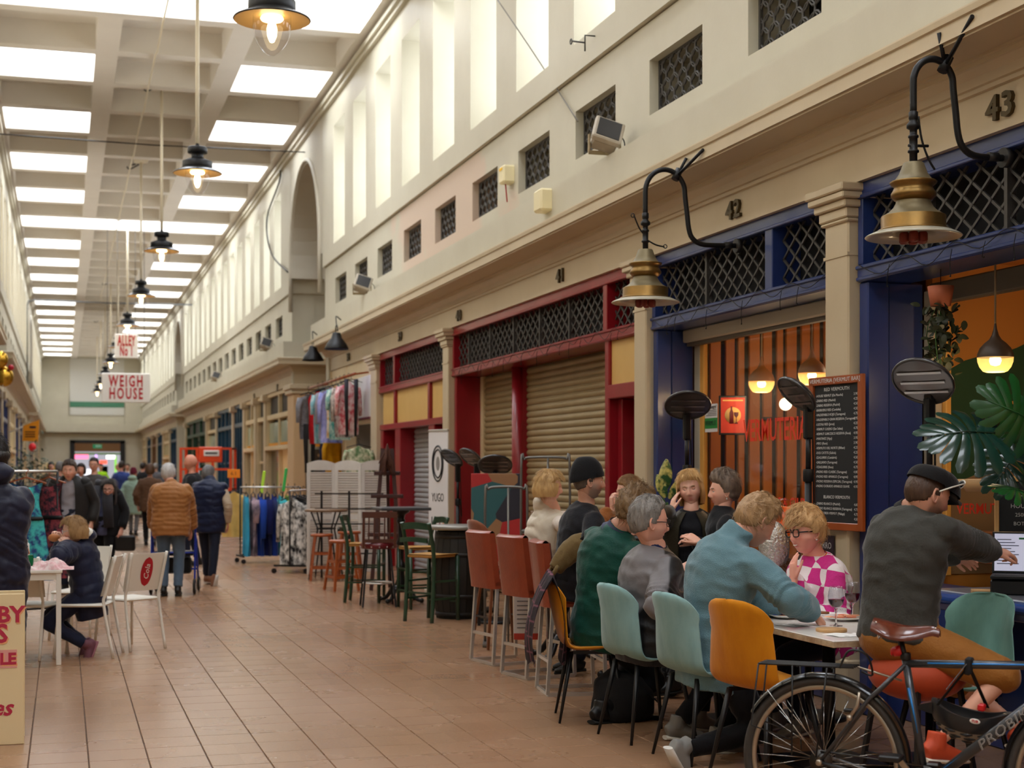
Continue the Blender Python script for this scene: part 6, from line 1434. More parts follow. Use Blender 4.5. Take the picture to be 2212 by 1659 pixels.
# -- man in the black beanie
r, V, HM, hk, _ = person('bearded man in a black beanie and black t-shirt seated side on', .44, 10.62, 16, sit(.72, .17, k=1.03, feet=(.34, 0), fz=.3), k=1.03, girth=1.12, wrL=(1352, 1135, 10.9), wrR=(1345, 1150, 10.3), head=(1272, 1040, 10.6), head_rot=(-.02, -.12, 0), skin=(206, 156, 132), beard=((130, 118, 108), .75), brow=(90, 78, 68), nose=1.15, eyes=True,
    tops=[dict(name='black_tshirt', mat=fabric('black_cotton', (26, 26, 31)), e=.014, sleeve=.4, hem=.16, wrinkle=.007)], bottom=dict(mat=black_tr), shoes=blk_shoe, hair=dict(style='short', col=(70, 58, 50), col2=(100, 90, 82), th=.008, tuft=200, tl=.02, seed=5))
def beanie(root, HM, hk, mat):
    mb = MB(); n = 40
    def fn(u, v):
        a = 2*PI*u; t = v*PI*.5; x = (.112+.006*math.sin(v*6))*math.cos(t)**.55*math.cos(a)-.012-.02*v; y = .092*math.cos(t)**.55*math.sin(a); z = .022+.15*math.sin(t)+.012*math.cos(a)*(1-v)-.02*(math.cos(a) < 0)*abs(math.cos(a))*(1-v); rib = 1+.012*math.sin(a*36)*(1 if v < .22 else .25)
        if v < .18: rib += .04
        return HM @ Vector((x*rib*hk, y*rib*hk, z*hk))
    mb.grid(fn, n*3, 16, wrap=True); return mb.build('beanie', mat, root)
beanie(r, HM, hk, fabric('black_knit', (22, 22, 24)))
# -- woman with hands before her face
r, V, HM, hk, _ = person('woman with tied fair hair holding her hands before her face', .90, 11.75, 182, sit(.70, .12, k=.94), k=.94, wrL=(1322, 1098, 11.55), wrR=(1330, 1100, 11.85), hdirL=(-.1, 0, 1), hdirR=(-.1, 0, 1), palmL=(1, .2, 0), palmR=(1, -.2, 0), handL='hold', handR='hold', poleL=(-.2, -.4, -1), poleR=(.3, .4, -1), head=(1358, 1062, 11.75), head_rot=(.1, 0, 0), skin=(222, 172, 150), eyes=False,
    tops=[dict(name='brown_coat', mat=fabric('tan_teddy', (150, 92, 44), var=(126, 74, 34), bump=(140, .6)), e=.03, sleeve=.8, hood=.06)], bottom=dict(mat=jeans), shoes=blk_shoe, hair=dict(style='tied', col=(150, 112, 70), col2=(112, 78, 46), th=.015, tl=.05, flow='back', seed=8))
MB().ball(HM @ Vector((-.125*hk, 0, .02*hk)), (.035, .035, .04)).build('hair_bun', hair_mat((150, 112, 70), (112, 78, 46)), r)
MB().tube([HM @ Vector((-.105*hk, .045*math.cos(a), .02+.045*math.sin(a))) for a in [2*PI*i/14 for i in range(14)]], .012, 8, closed=True).build('scrunchie', fabric('peach_scrunchie', (196, 140, 110)), r)
# -- person in the green jacket, bent over the table
r, V, HM, hk, _ = person('curly haired person in a dark green jacket leaning over the table, back turned', .56, 9.58, 40, sit(.47, .34, k=1.08, feet=(.3, -.4), fz=.09), k=1.08, girth=1.1, neck=(1330, 1140, 9.5),  wrL=(1500, 1240, 9.5), wrR=(1470, 1230, 9.15), head=(1372, 1108, 9.45), head_rot=(.35, .1, 0), skin=(216, 164, 142), eyes=False, handR='hold', handL='hold',
    tops=[dict(name='green_jacket', mat=fabric('bottle_green_twill', (16, 74, 62), .6, var=(12, 60, 52)), e=.026, sleeve=.9, hem=.12, wrinkle=.009, collar=(.03, .072), collar_mat=fabric('slate_cord', (70, 74, 96)))], bottom=dict(mat=black_tr), shoes=blk_shoe, hair=dict(style='short', col=(104, 78, 52), col2=(140, 110, 74), th=.035, tuft=700, tl=.05, flow='curl', frizz=.9, seed=11))
# -- man in the grey and black jacket
def two_tone(name, c1, c2, z0, band=.03):
    """upper colour above the yoke line, lower colour below (garment coordinates)"""
    if name in MATS: return MATS[name]
    m = M(name, c1, .5, bump=(60, .12), sheen=.1, spec=.35); nt = m.node_tree; N = nt.nodes; L = nt.links; tc = N.new('ShaderNodeTexCoord'); sp = N.new('ShaderNodeSeparateXYZ'); L.new(tc.outputs['Object'], sp.inputs[0])
    a = N.new('ShaderNodeMath'); a.operation = 'MULTIPLY_ADD'; a.inputs[1].default_value = -2.2; L.new(sp.outputs['X'], a.inputs[0]); L.new(sp.outputs['Z'], a.inputs[2])
    r = N.new('ShaderNodeMapRange'); r.inputs['From Min'].default_value = z0-band/2; r.inputs['From Max'].default_value = z0+band/2; L.new(a.outputs[0], r.inputs[0]); mx = N.new('ShaderNodeMix'); mx.data_type = 'RGBA'; mx.inputs[6].default_value = rgb(*c2); mx.inputs[7].default_value = rgb(*c1); L.new(r.outputs[0], mx.inputs[0]); L.new(mx.outputs[2], N['Principled BSDF'].inputs['Base Color']); return m
r, V, HM, hk, _ = person('grey haired man with glasses in a grey and black jacket, in profile', .80, 8.92, 18, sit(.48, .10, k=1.06, feet=(.4, -.25)), k=1.06, girth=1.2, sw=.185, hk=1.06, neck_r=.066, wrL=(1480, 1275, 9.2), wrR=(1478, 1300, 8.75), head=(1402, 1128, 8.9), head_rot=(.04, -.05, 0), skin=(222, 164, 142), brow=(120, 110, 104), full=.6, nose=1.1, handR='hold',
    tops=[dict(name='navy_polo', mat=fabric('navy_knit', (28, 38, 76)), e=.006, sleeve=.9, collar=(.035, .066)), dict(name='jacket', mat=two_tone('grey_black_shell', (112, 108, 110), (30, 29, 31), 1.0), e=.034, sleeve=.93, hem=.14, belly=.03, wrinkle=.009, collar=(.0, .08))], bottom=dict(mat=black_tr), shoes=grey_shoe, hair=dict(style='short', col=(150, 144, 138), col2=(96, 90, 86), th=.017, tuft=520, tl=.028, flow='back', frizz=.6, fringe=.082, seed=14))
glasses(r, HM, hk, M('black_frames', (18, 18, 20), .3))
# -- blonde woman with a fringe facing the camera
r, V, HM, hk, _ = person('smiling blonde woman with a fringe, cheek on her hand, facing the camera', 1.31, 11.0, 262, sit(.72, .14, k=.95), k=.95, girth=1.1, hk=1.04, wrR=(1450, 1104, 10.9), hdirR=(.2, .1, .95), palmR=(1, .3, .2), handR='cheek', poleR=(-.6, -.1, -.8), wrL=(1560, 1165, 10.75), poleL=(.5, .3, -.8), head=(1491, 1056, 10.95), head_rot=(.02, -.08, .12), skin=(230, 178, 154), lip=(190, 96, 92), squint=1, full=.6, brow=(170, 130, 90),
    tops=[dict(name='black_top', mat=fabric('black_cotton', (26, 26, 31)), e=.008, sleeve=.95)], bottom=dict(mat=black_tr), shoes=blk_shoe, hair=dict(style='bob', col=(226, 188, 128), col2=(198, 154, 96), th=.022, length=.135, tl=.04, fringe=.07, seed=17))
open_jacket(r, V, _, .95, fabric('olive_nylon', (66, 60, 46), .4, var=(52, 48, 38)), e=.03, hem=.1, gap=.45)
# -- woman with short grey hair in profile
r, V, HM, hk, _ = person('woman with short brushed up grey hair in profile, wearing a black jacket', 1.50, 10.6, 186, sit(.72, .04, k=.95), k=.95, wrL=(1510, 1170, 10.4), wrR=(1500, 1172, 10.8), head=(1562, 1062, 10.6), head_rot=(-.03, 0, 0), skin=(224, 168, 144), brow=(130, 110, 96), nose=1.05,
    tops=[dict(name='black_jacket', mat=fabric('black_wool', (24, 24, 27)), e=.024, sleeve=.95, collar=(.02, .068))], bottom=dict(mat=black_tr), shoes=blk_shoe, hair=dict(style='short', col=(142, 120, 100), col2=(92, 80, 72), th=.035, tuft=620, tl=.05, flow='back', frizz=.6, fringe=.07, seed=19))
MB().tube([HM @ Vector((-.01*hk, .076*hk, z*hk)) for z in (-.035, -.05, -.06)], [.002, .005, .003], 6).build('earring', M('pearl', (236, 232, 224), .2), r)
# -- man in the blue fleece
r, V, HM, hk, _ = person('young man in a dusty blue fleece bending over his plate, back to the camera', 1.10, 8.28, 26, sit(.49, .36, k=1.08, feet=(.12, -.38), T=.54), k=1.08, girth=1.12, hk=1.03, wrR=(1752, 1320, 8.15), wrL=(1690, 1335, 8.6), hdirR=(.5, .1, -.45), palmR=(0, .2, -1), handR='hold', handL='hold', poleR=(.2, -.9, -.3), neck=(1576, 1160, 8.25), head=(1634, 1128, 8.3), head_rot=(.5, .02, 0), skin=(216, 160, 134), beard=((120, 84, 60), .45), brow=(90, 66, 46), neck_r=.068,
    tops=[dict(name='blue_fleece', mat=fabric('dusty_blue_fleece', (106, 138, 148), .95, var=(96, 128, 138), sheen=.35, bump=(190, .5)), e=.034, sleeve=.96, hem=.2, wrinkle=.008, smooth=5, collar=(.075, .084))], bottom=dict(mat=fabric('black_trouser', (20, 20, 23))), shoes=grey_shoe, hair=dict(style='short', col=(142, 108, 72), col2=(180, 144, 102), th=.026, tuft=560, tl=.04, flow='fwd', frizz=.5, fringe=.075, seed=23), toeR=(.4, .3, -.8))
# -- woman in the pink and white jumper
def pink_pattern():
    m = M('pink_check_knit', (222, 60, 140), .85, bump=(110, .3), sheen=.2); nt = m.node_tree; N = nt.nodes; L = nt.links; tc = N.new('ShaderNodeTexCoord'); mp = N.new('ShaderNodeMapping'); mp.inputs['Rotation'].default_value = (0, .25, 0); L.new(tc.outputs['Object'], mp.inputs[0])
    nn = N.new('ShaderNodeTexNoise'); nn.inputs['Scale'].default_value = 6; L.new(tc.outputs['Object'], nn.inputs['Vector']); av = N.new('ShaderNodeVectorMath'); av.operation = 'MULTIPLY_ADD'; av.inputs[1].default_value = (.04, .04, .04); L.new(nn.outputs['Color'], av.inputs[0]); L.new(mp.outputs[0], av.inputs[2])
    ck = N.new('ShaderNodeTexChecker'); ck.inputs['Scale'].default_value = 9.5; ck.inputs[1].default_value = rgb(206, 44, 134); ck.inputs[2].default_value = rgb(234, 226, 226); L.new(av.outputs[0], ck.inputs[0])
    L.new(ck.outputs['Color'], N['Principled BSDF'].inputs['Base Color']); return m
r, V, HM, hk, _ = person('laughing woman in a pink and white checked jumper with black glasses, chin on hand', 1.93, 9.2, 206, sit(.47, .2, k=.98, feet=(.3, 0)), k=.98, girth=1.22, hk=1.07, wrR=(1714, 1250, 8.93), hdirR=(-.02, .12, 1), palmR=(.9, .35, .1), handR='cheek', poleR=(.2, -.3, -.9), wrL=(1720, 1325, 8.95), handL='relaxed', poleL=(.5, -.4, -.9), head=(1741, 1150, 9.1), head_rot=(.02, .02, .05), skin=(234, 164, 142), lip=(206, 96, 96), full=1.0, brow=(180, 140, 100), squint=1, smile=1, neck_r=.07,
    tops=[dict(name='checked_jumper', mat=pink_pattern(), e=.026, sleeve=.9, belly=.04, wrinkle=.006, collar=(.0, .07), collar_mat=fabric('orange_trim_knit', (222, 112, 40)))], bottom=dict(mat=jeans), shoes=grey_shoe, hair=dict(style='short', col=(224, 184, 130), col2=(186, 142, 92), th=.034, tuft=720, tl=.05, flow='fwd', frizz=.5, fringe=.045, seed=29))
glasses(r, HM, hk, M('thick_black_frames', (16, 16, 18), .25), .027, .021, t=.0036)
MB().ball(HM @ Vector((-.012*hk, .079*hk, -.042*hk)), .007, 8, 6).build('earring', M('pearl', (236, 232, 224)), r)
# -- man in the flat cap at the laptop
r, V, HM, hk, (up_, sd_, fw_) = person('man in a black flat cap and charcoal sweatshirt using the laptop, back to the camera', 1.86, 7.25, 30, sit(.68, .15, k=1.04, feet=(.36, 0), fz=.2, T=.61), k=1.04, girth=1.14, hk=1.05, neck_r=.064, wrR=(2160, 1196, 7.6), hdirR=(.9, .25, -.1), palmR=(0, .3, -1), handR='point', poleR=(-.2, -.25, -1), wrL=(2130, 1225, 7.9), head=(2004, 1068, 7.25), head_rot=(.3, -.22, 0), skin=(216, 162, 138), beard=((70, 52, 42), .7), brow=(60, 44, 36), nose=1.1, anR=(2025, 1605, 6.95), anL=(2240, 1600, 7.5), kpoleR=(1, -.1, .7), kpoleL=(.9, .4, .7),
    tops=[dict(name='charcoal_sweatshirt', mat=fabric('charcoal_jersey', (68, 68, 64), var=(58, 58, 54)), e=.03, sleeve=.97, hem=.03, wrinkle=.008, smooth=5, collar=(.0, .072), collar_mat=fabric('black_rib', (24, 24, 24)))], bottom=dict(name='shorts', mat=fabric('tan_chino', (150, 98, 40), .7, var=(134, 84, 32)), e=.02, cut=.02, flare=.008), shoes=(M('orange_trainer', (196, 74, 40), .6), M('cream_sole', (214, 206, 190), .6)), hair=dict(style='cropped', col=(58, 42, 34), col2=(84, 62, 48), th=.008, tuft=260, tl=.014, seed=31))
def flat_cap(root, HM, hk, mat):
    mb = MB()
    def fn(u, v):
        a = 2*PI*u; t = v*PI/2; c = math.cos(a); rx = .118+.03*max(0, c)*(1-v); x = rx*math.cos(t)**.5*c+.006+.012*v; y = .1*math.cos(t)**.5*math.sin(a); z = .035+.088*math.sin(t)+.025*c*math.sin(t)*-1*.0-.014*c*(1-v)+.012*(1-v)*(c < 0)
        return HM @ Vector((x*hk, y*hk, z*hk))
    mb.grid(fn, 48, 14, wrap=True); o = mb.build('flat_cap', mat, root); pk = MB()
    pk.grid(lambda u, v: HM @ Vector(((.09+.085*math.sin(PI*(.5+(u-.5)*.75))*v)*hk, (u-.5)*.165*(1-.12*v)*hk, (.036-.028*v-.016*(2*u-1)**2)*hk)), 16, 6); pk.grid(lambda u, v: HM @ Vector(((.09+.085*math.sin(PI*(.5+(.5-u)*.75))*v)*hk, (.5-u)*.165*(1-.12*v)*hk, (.030-.028*v-.016*(2*u-1)**2)*hk)), 16, 6); pk.build('peak', mat, o); return o
flat_cap(r, HM, hk, fabric('black_felt', (22, 21, 22)))
sg = MB()
for s in (1, -1):
    pts = [HM @ Vector(((.128+.004*math.sin(a))*hk, (.034*s+.027*math.cos(a))*hk, (.085+.02*math.sin(a))*hk)) for a in [2*PI*i/16 for i in range(16)]]; sg.tube(pts, .003, 6, closed=True); sg.tube([HM @ Vector((.125*hk, .062*s*hk, .088*hk)), HM @ Vector((.04*hk, .102*s*hk, .045*hk)), HM @ Vector((-.01*hk, .1*s*hk, .012*hk))], .0042, 6)
so = sg.build('sunglasses', M('white_frames', (210, 206, 194), .35), r)
for s in (1, -1): MB().ball((0, 0, 0), (.003, .025*hk, .018*hk), 12, 6, HM @ Matrix.Translation((.128*hk, .034*s*hk, .085*hk))).build('lens', M('dark_lens_glass', (14, 14, 16), .08), so)
# ============================================================ people in the aisle
navy_puff = fabric('navy_nylon', (30, 34, 56), .5, bump=(70, .1)); blue_jean = fabric('faded_denim', (92, 112, 134), var=(78, 96, 118)); dk_jean = fabric('dark_denim', (34, 40, 58))
# girl eating at the white table
r, V, HM, hk, _ = person('girl in a navy padded coat and glasses eating at the white table', -3.62, 12.85, 184, sit(.44, .2, k=.9, feet=(.2, .12), fz=.1), k=.9, hk=1.04, wrL=(150, 1180, 12.65), wrR=(136, 1168, 12.95), hdirL=(-.5, .2, .8), hdirR=(-.4, -.2, .8), palmL=(-.6, .6, 0), palmR=(-.6, -.6, 0), handL='hold', handR='hold', poleL=(.3, -.3, -1), poleR=(.2, .4, -1), head=(160, 1146, 12.75), head_rot=(.12, .1, 0), skin=(226, 178, 158), anL=(188, 1395, 12.7), anR=(180, 1390, 12.9),
    tops=[dict(name='padded_coat', mat=navy_puff, e=.04, sleeve=.92, hem=.22, quilt=(.09, .01), wrinkle=.006, hood=.02)], bottom=dict(mat=fabric('navy_legging', (30, 34, 54))), shoes=(M('plum_trainer', (110, 66, 80), .6), M('plum_sole', (150, 96, 104), .6)), hair=dict(style='bob', col=(178, 142, 98), col2=(138, 104, 66), th=.014, length=.09, tl=.05, face=1.25, seed=41), toeL=(-.3, -.3, -.9), toeR=(-.5, -.2, -.9))
glasses(r, HM, hk, M('clear_frames', (190, 186, 184), .2), .025, .019, 1)
MB().ball(V['wrR'].lerp(V['wrL'], .5)+Vector((.1, 0, .05)), (.05, .055, .035)).build('burger', M('toasted_bun', (170, 104, 54), .6), r)
hl = MB(); hl.ball(V['neck']+Vector((-.09, .02, .05)), (.06, .1, .055)); hl.build('hood_lining', fabric('cream_fleece', (214, 210, 198)), r)
# tall figure in a navy coat at the left edge
person('dark haired person in a long navy puffer coat standing at the left edge', -3.32, 9.6, 118, stand(1.03), k=1.03, girth=1.1, wrL=(20, 1180, 9.75), wrR=(-60, 1280, 9.5), eyes=False, tops=[dict(name='puffer_coat', mat=fabric('ink_nylon', (34, 36, 54), .45, bump=(70, .1)), e=.05, sleeve=.95, hem=.42, quilt=(.11, .014), hood=.07)], bottom=dict(mat=black_tr), shoes=blk_shoe, hair=dict(style='bob', col=(30, 24, 24), col2=(44, 36, 34), th=.028, length=.04, tl=.05, seed=43))
# couple walking towards the camera
r, V, HM, hk, _ = person('man in a black jacket over a pale grey jumper walking towards the camera', -5.57, 19.0, 275, stand(1.04, step=.12), k=1.04, girth=1.08, head=(150, 1017, 18.9), skin=(214, 160, 138), tops=[dict(name='grey_jumper', mat=fabric('pale_grey_wool', (150, 148, 158)), e=.014, sleeve=.3, hem=.1), dict(name='black_jacket', mat=None, e=.045, sleeve=.95, hem=.18)][:1], bottom=dict(mat=dk_jean), shoes=blk_shoe, hair=dict(style='short', col=(70, 56, 48), col2=(96, 80, 70), th=.02, tl=.03, flow='fwd', seed=47))
open_jacket(r, V, _, 1.04, fabric('black_waxed', (36, 34, 34), .6))
r, V, HM, hk, fr = person('woman with long dark hair, glasses and a charcoal scarf walking towards the camera', -5.3, 19.6, 268, stand(.93, step=.1), k=.93, girth=1.1, head=(236, 1058, 19.5), skin=(218, 164, 144), tops=[dict(name='blue_top', mat=fabric('slate_blue_knit', (88, 92, 124)), e=.012, sleeve=.3, hem=.14)], bottom=dict(mat=black_tr), shoes=grey_shoe, hair=dict(style='long', col=(62, 54, 52), col2=(96, 90, 88), th=.026, length=.24, tl=.07, face=1.2, fringe=.085, seed=51))
open_jacket(r, V, fr, .93, fabric('black_wool', (24, 24, 27)), hem=.14)
glasses(r, HM, hk, M('black_frames', (18, 18, 20)), .025, .018)
sc = MB(); up_, sd_, fw_ = fr; nk = V['neck']
sc.tube([nk+fw_*.075*math.cos(a)+sd_*.085*math.sin(a)+up_*(.05+.01*math.sin(3*a)) for a in [2*PI*i/16 for i in range(16)]], .045, 10, closed=True)
for s in (1, -1): sc.tube([nk+fw_*.11+sd_*.07*s+up_*.02, nk+fw_*.165+sd_*.085*s-up_*.2, nk+fw_*.16+sd_*.1*s-up_*.52], [.05, .055, .05], 10, ell=(.5, 1.3), up=fw_)
sc.build('scarf', fabric('charcoal_wool', (58, 58, 64)), r)
MB().box((-.03, -.13, 0), (.05, .13, .2), .02, Matrix.Translation(V['wrL']+Vector((0, .05, -.28)))).build('handbag', M('black_leather', (22, 21, 22), .4), r)
# old man in the tan puffer with a walking frame
r, V, HM, hk, fr = person('white haired man in a tan quilted jacket pushing a blue walking frame away', -4.25, 18.75, 96, stand(.97, .12), k=.97, girth=1.22, head=(364, 1024, 18.9), skin=(214, 160, 138), eyes=False, wrL=(332, 1160, 19.05), wrR=(414, 1160, 19.05), tops=[dict(name='quilted_jacket', mat=fabric('tan_nylon', (158, 106, 60), .5, bump=(70, .1)), e=.055, sleeve=.95, hem=.16, quilt=(.055, .01), collar=(.02, .085))], bottom=dict(mat=blue_jean, e=.012), shoes=blk_shoe, hair=dict(style='short', col=(216, 214, 212), col2=(180, 178, 178), th=.02, tl=.03, seed=53))
def rollator():
    p = cw(-4.3, 19.2); r = thing('walking_frame', 'blue wheeled walking frame pushed by the white haired man', 'walking frame', (p.x, p.y, 0), math.radians(96)-YAW); bl = M('cobalt_metal', (34, 58, 176), .3, metal=.3)
    for s in (1, -1):
        MB().tube(smooth_path([(-.22, .27*s, .1), (-.16, .27*s, .5), (-.14, .27*s, .88), (-.22, .27*s, .93)], 5), .013, 8).build('side_frame', bl, r); MB().tube([(.28, .27*s, .1), (-.12, .27*s, .75)], .013, 8).build('front_strut', bl, r); MB().tube([(-.3, .27*s, .93), (-.18, .27*s, .93)], .018, 8).build('grip', blk_leg, r)
        for x_ in (-.22, .28):
            MB().tube(arc((x_, .27*s, .1), .085, 0, 2*PI*19/20, 19), .016, 8, closed=True).build('tyre', blk_leg, r); MB().tube([(x_, .27*s-.015, .1), (x_, .27*s+.015, .1)], .05, 12).build('wheel_hub', M('grey_hub', (150, 150, 152), .4), r)
    for z, x_ in ((.52, -.15), (.3, .1)): MB().tube([(x_, -.27, z), (x_, .27, z)], .012, 8).build('cross_bar', bl, r)
    MB().box((-.12, -.24, .48), (.12, .24, .54), .01).build('seat', blk_leg, r); MB().box((-.06, -.2, .25), (.14, .2, .45), .02).build('bag', M('black_cloth_bag', (20, 20, 22), .8), r)
rollator()
# man in the navy gilet
person('grey haired man in a navy quilted gilet walking away', -4.12, 20.5, 82, stand(.98, step=.16), k=.98, girth=1.2, head=(450, 1026, 20.6), skin=(206, 150, 130), eyes=False, wrL=(424, 1130, 20.7), wrR=(492, 1130, 20.5), tops=[dict(name='beige_jumper', mat=fabric('beige_wool', (184, 166, 144)), e=.016, sleeve=.95), dict(name='quilted_gilet', mat=fabric('navy_quilt', (26, 34, 62), .5), e=.045, sleeve=0, hem=.2, quilt=(.09, .012), collar=(.03, .09))], bottom=dict(mat=dk_jean), shoes=(M('brown_shoe', (128, 88, 66), .6), M('white_sole', (206, 202, 194))), hair=dict(style='short', col=(128, 126, 126), col2=(96, 94, 94), th=.018, tl=.025, seed=57), toeR=(-.2, .1, -1))
# further away
def crowd(label, px, d, phi, k, top, bot, hair_, head_y=None, hat=None, skin=(212, 158, 136), **kw):
    xc = (px-1106)*d/FPX
    return person(label, xc, d, phi, stand(k, step=.08), k=k, girth=kw.pop('girth', 1.15), skin=skin, eyes=False, far=1, tops=[dict(name='coat', mat=top, e=.04, sleeve=.95, hem=kw.pop('hem', .2), vox=.022, wrinkle=.008, **kw)], bottom=dict(mat=bot), shoes=blk_shoe, hair=hair_)
hd = lambda c, st='short', **k: dict(style=st, col=c, col2=tuple(int(v*.75) for v in c), th=k.pop('th', .018), tuft=120, tl=.03, seed=k.pop('seed', 3), **k)
crowd('bald man in a black jacket turned left, behind the tan jacket', 416, 24.5, 190, 1.04, fabric('black_wool', (24, 24, 27)), dk_jean, None, skin=(206, 140, 116))
r, V, HM, hk, fr = crowd('man with glasses in a dark printed t-shirt behind the couple', 204, 27.0, 268, 1.02, fabric('dark_print_tee', (40, 38, 40), var=(90, 86, 84)), dk_jean, hd((60, 48, 42), th=.01)); glasses(r, HM, hk, M('black_frames', (18, 18, 20)))
r, V, HM, hk, fr = crowd('person in a pale green parka and maroon beanie walking away', 288, 35.5, 88, .9, fabric('pale_green_parka', (146, 172, 156)), fabric('grey_trouser', (104, 104, 106)), None, hem=.34, hood=.05); beanie(r, HM, hk, fabric('maroon_knit', (98, 28, 46)))
crowd('woman with brown hair in a dark coat beside the tan jacket', 324, 31, 100, .96, fabric('brown_coat', (92, 66, 48)), black_tr, hd((96, 66, 44), 'bob', length=.1))
crowd('person in a blue top among the distant crowd', 262, 44, 80, 1.02, fabric('royal_top', (44, 62, 120)), dk_jean, hd((60, 50, 44)))
crowd('balding man among the distant crowd', 258, 52, 200, 1.0, fabric('grey_coat', (96, 96, 102)), dk_jean, hd((150, 120, 104), 'bald'))
crowd('woman with dark hair half hidden behind the man in the grey jumper', 176, 30, 270, .96, fabric('dark_coat', (42, 40, 42)), dk_jean, hd((44, 34, 30), 'bob', length=.1))
crowd('person in a yellow green vest far down the aisle', 218, 60, 270, 1.0, fabric('hi_vis', (170, 230, 40)), dk_jean, hd((60, 50, 44)))
crowd('grey haired person behind the dress rail', 128, 30, 80, .98, fabric('charcoal_coat', (60, 60, 64)), dk_jean, hd((128, 124, 122)))
crowd('distant person in a black coat near the entrance', 308, 48, 90, 1.0, fabric('black_wool', (24, 24, 27)), dk_jean, hd((50, 40, 36)))
crowd('distant person in a pale coat', 276, 58, 270, 1.0, fabric('pale_coat', (196, 190, 184)), dk_jean, hd((84, 66, 52)))
crowd('distant person with red face and dark coat', 312, 62, 270, 1.02, fabric('navy_quilt', (26, 34, 62)), dk_jean, hd((70, 56, 48)))
crowd('distant person behind the tan jacket, in grey', 336, 54, 90, 1.0, fabric('grey_coat', (96, 96, 102)), dk_jean, hd((170, 166, 162)))
crowd('distant person in brown near the left shops', 110, 40, 300, 1.0, fabric('brown_coat', (92, 66, 48)), dk_jean, hd((60, 50, 44)))
# ============================================================ the bicycle in the foreground
frame_m = M('charcoal_frame_paint', (58, 60, 64), .35, metal=.3, coat=.4); bl_dec = M('blue_decal', (40, 130, 210), .35); rub = M('tyre_rubber', (48, 46, 44), .7, var=((62, 58, 54), 30, .3)); rim_m = M('alloy_rim', (170, 158, 142), .3, metal=.8); spoke_m = M('spoke_steel', (206, 204, 200), .2, metal=1.0); fend = M('black_mudguard', (20, 20, 22), .15, coat=.6); blk = M('black_plastic', (20, 20, 21), .45)
bp = cw(1.33, 6.42); BF = Vector((.89, -.456, 0)); bf_w = cw(BF.x, BF.y); bike_rz = math.atan2(bf_w.y, bf_w.x)
BK = thing('bicycle', 'dark grey bicycle with brown leather saddle, helmet hanging from it, in the foreground', 'bicycle', (bp.x, bp.y, 0), bike_rz)
RW, WB = .355, 1.10
def wheel(x, rear):
    e = bpy.data.objects.new('wheel', None); COL.objects.link(e); e.parent = BK; e.location = (x, 0, RW)
    c = lambda r, n=64: [(r*math.cos(2*PI*i/n), 0, r*math.sin(2*PI*i/n)) for i in range(n)]
    MB().tube(c(RW-.019), .0195, 10, closed=True, up=(0, 1, 0)).build('tyre', rub, e)
    MB().tube(c(RW-.045), .011, 8, closed=True, ell=(1, 1.15), up=(0, 1, 0)).build('rim', rim_m, e)
    MB().tube([(0, -.05, 0), (0, -.045, 0), (0, -.03, 0), (0, .03, 0), (0, .045, 0), (0, .05, 0)], [.02, .026, .015, .015, .026, .02], 14).build('hub', rim_m, e)
    sp = MB().tube([(0, 0, 0), (0, 0, 1)], .0013, 4).mesh('spoke'); sp.materials.append(spoke_m)
    for k in range(32):
        a = 2*PI*k/32; s = 1 if k % 2 else -1; t = a+(.42 if (k//2) % 2 else -.42)*1.0
        p = Vector((.022*math.cos(t), s*.034, .022*math.sin(t))); q = Vector(((RW-.05)*math.cos(a), 0, (RW-.05)*math.sin(a))); d = q-p
        inst('spoke', sp, p, e, d.to_track_quat('Z', 'Y').to_euler(), (1, 1, d.length))
    return e
wheel(0, True); wheel(WB, False)
def guard(x, a0, a1):
    mb = MB(); R = RW+.018
    def fn(u, v): a = a0+(a1-a0)*v; w = (u-.5)*2; r = R-.016*w*w; return Vector((x+r*math.cos(a), w*.026, RW+r*math.sin(a)))
    def fi(u, v): p = fn(1-u, v); c = Vector((x, p.y, RW)); return c+(p-c)*.992
    mb.grid(fn, 8, 40); mb.grid(fi, 8, 40); mb.build('mudguard', fend, BK)
    for s in (1, -1):
        am = a1-.35 if x < .5 else a0+.1
        MB().tube([(x, s*.06, RW), (x+(R)*math.cos(am), s*.03, RW+R*math.sin(am))], .0022, 5).build('mudguard_stay', spoke_m, BK)
guard(0, -.12, 2.62); guard(WB, .75, 3.6)
# frame: bottom bracket, seat cluster, head tube
bb = Vector((.43, 0, .285)); st = Vector((.345, 0, .80)); hdt = Vector((.93, 0, .835)); hdb = Vector((.965, 0, .735)); ra = Vector((0, 0, RW))
MB().tube([bb, st], [.0165, .0165], 14).build('seat_tube', frame_m, BK); MB().tube([st-Vector((0, 0, .015)), hdt-Vector((0, 0, .025))], [.0165, .018], 14).build('top_tube', frame_m, BK); MB().tube([bb, hdb+Vector((-.005, 0, .015))], [.021, .023], 16).build('down_tube', frame_m, BK); MB().tube([hdt+Vector((-.01, 0, .03)), hdb], .022, 14).build('head_tube', frame_m, BK)
for s in (1, -1):
    MB().tube([st-Vector((0, 0, .02))+Vector((0, .012*s, 0)), Vector((.2, .035*s, .63)), ra+Vector((0, .066*s, 0))], [.009, .009, .008], 10).build('seat_stay', frame_m, BK); MB().tube([bb+Vector((0, .025*s, 0)), Vector((.2, .045*s, .31)), ra+Vector((0, .066*s, 0))], [.011, .01, .008], 10).build('chain_stay', frame_m, BK)
    MB().tube(smooth_path([hdb+Vector((0, .04*s, -.02)), Vector((1.0, .05*s, .5)), Vector((WB, .052*s, RW))], 5), .012, 10).build('fork_blade', frame_m, BK)
    MB().lathe([(0, 0), (.014, 0), (.014, .012), (.008, .016), (0, .016)], (0, 0, 0), 8, Matrix.Translation((0, .07*s, RW)) @ Matrix.Rotation(-s*PI/2, 4, 'X')).build('axle_nut', rim_m, BK)
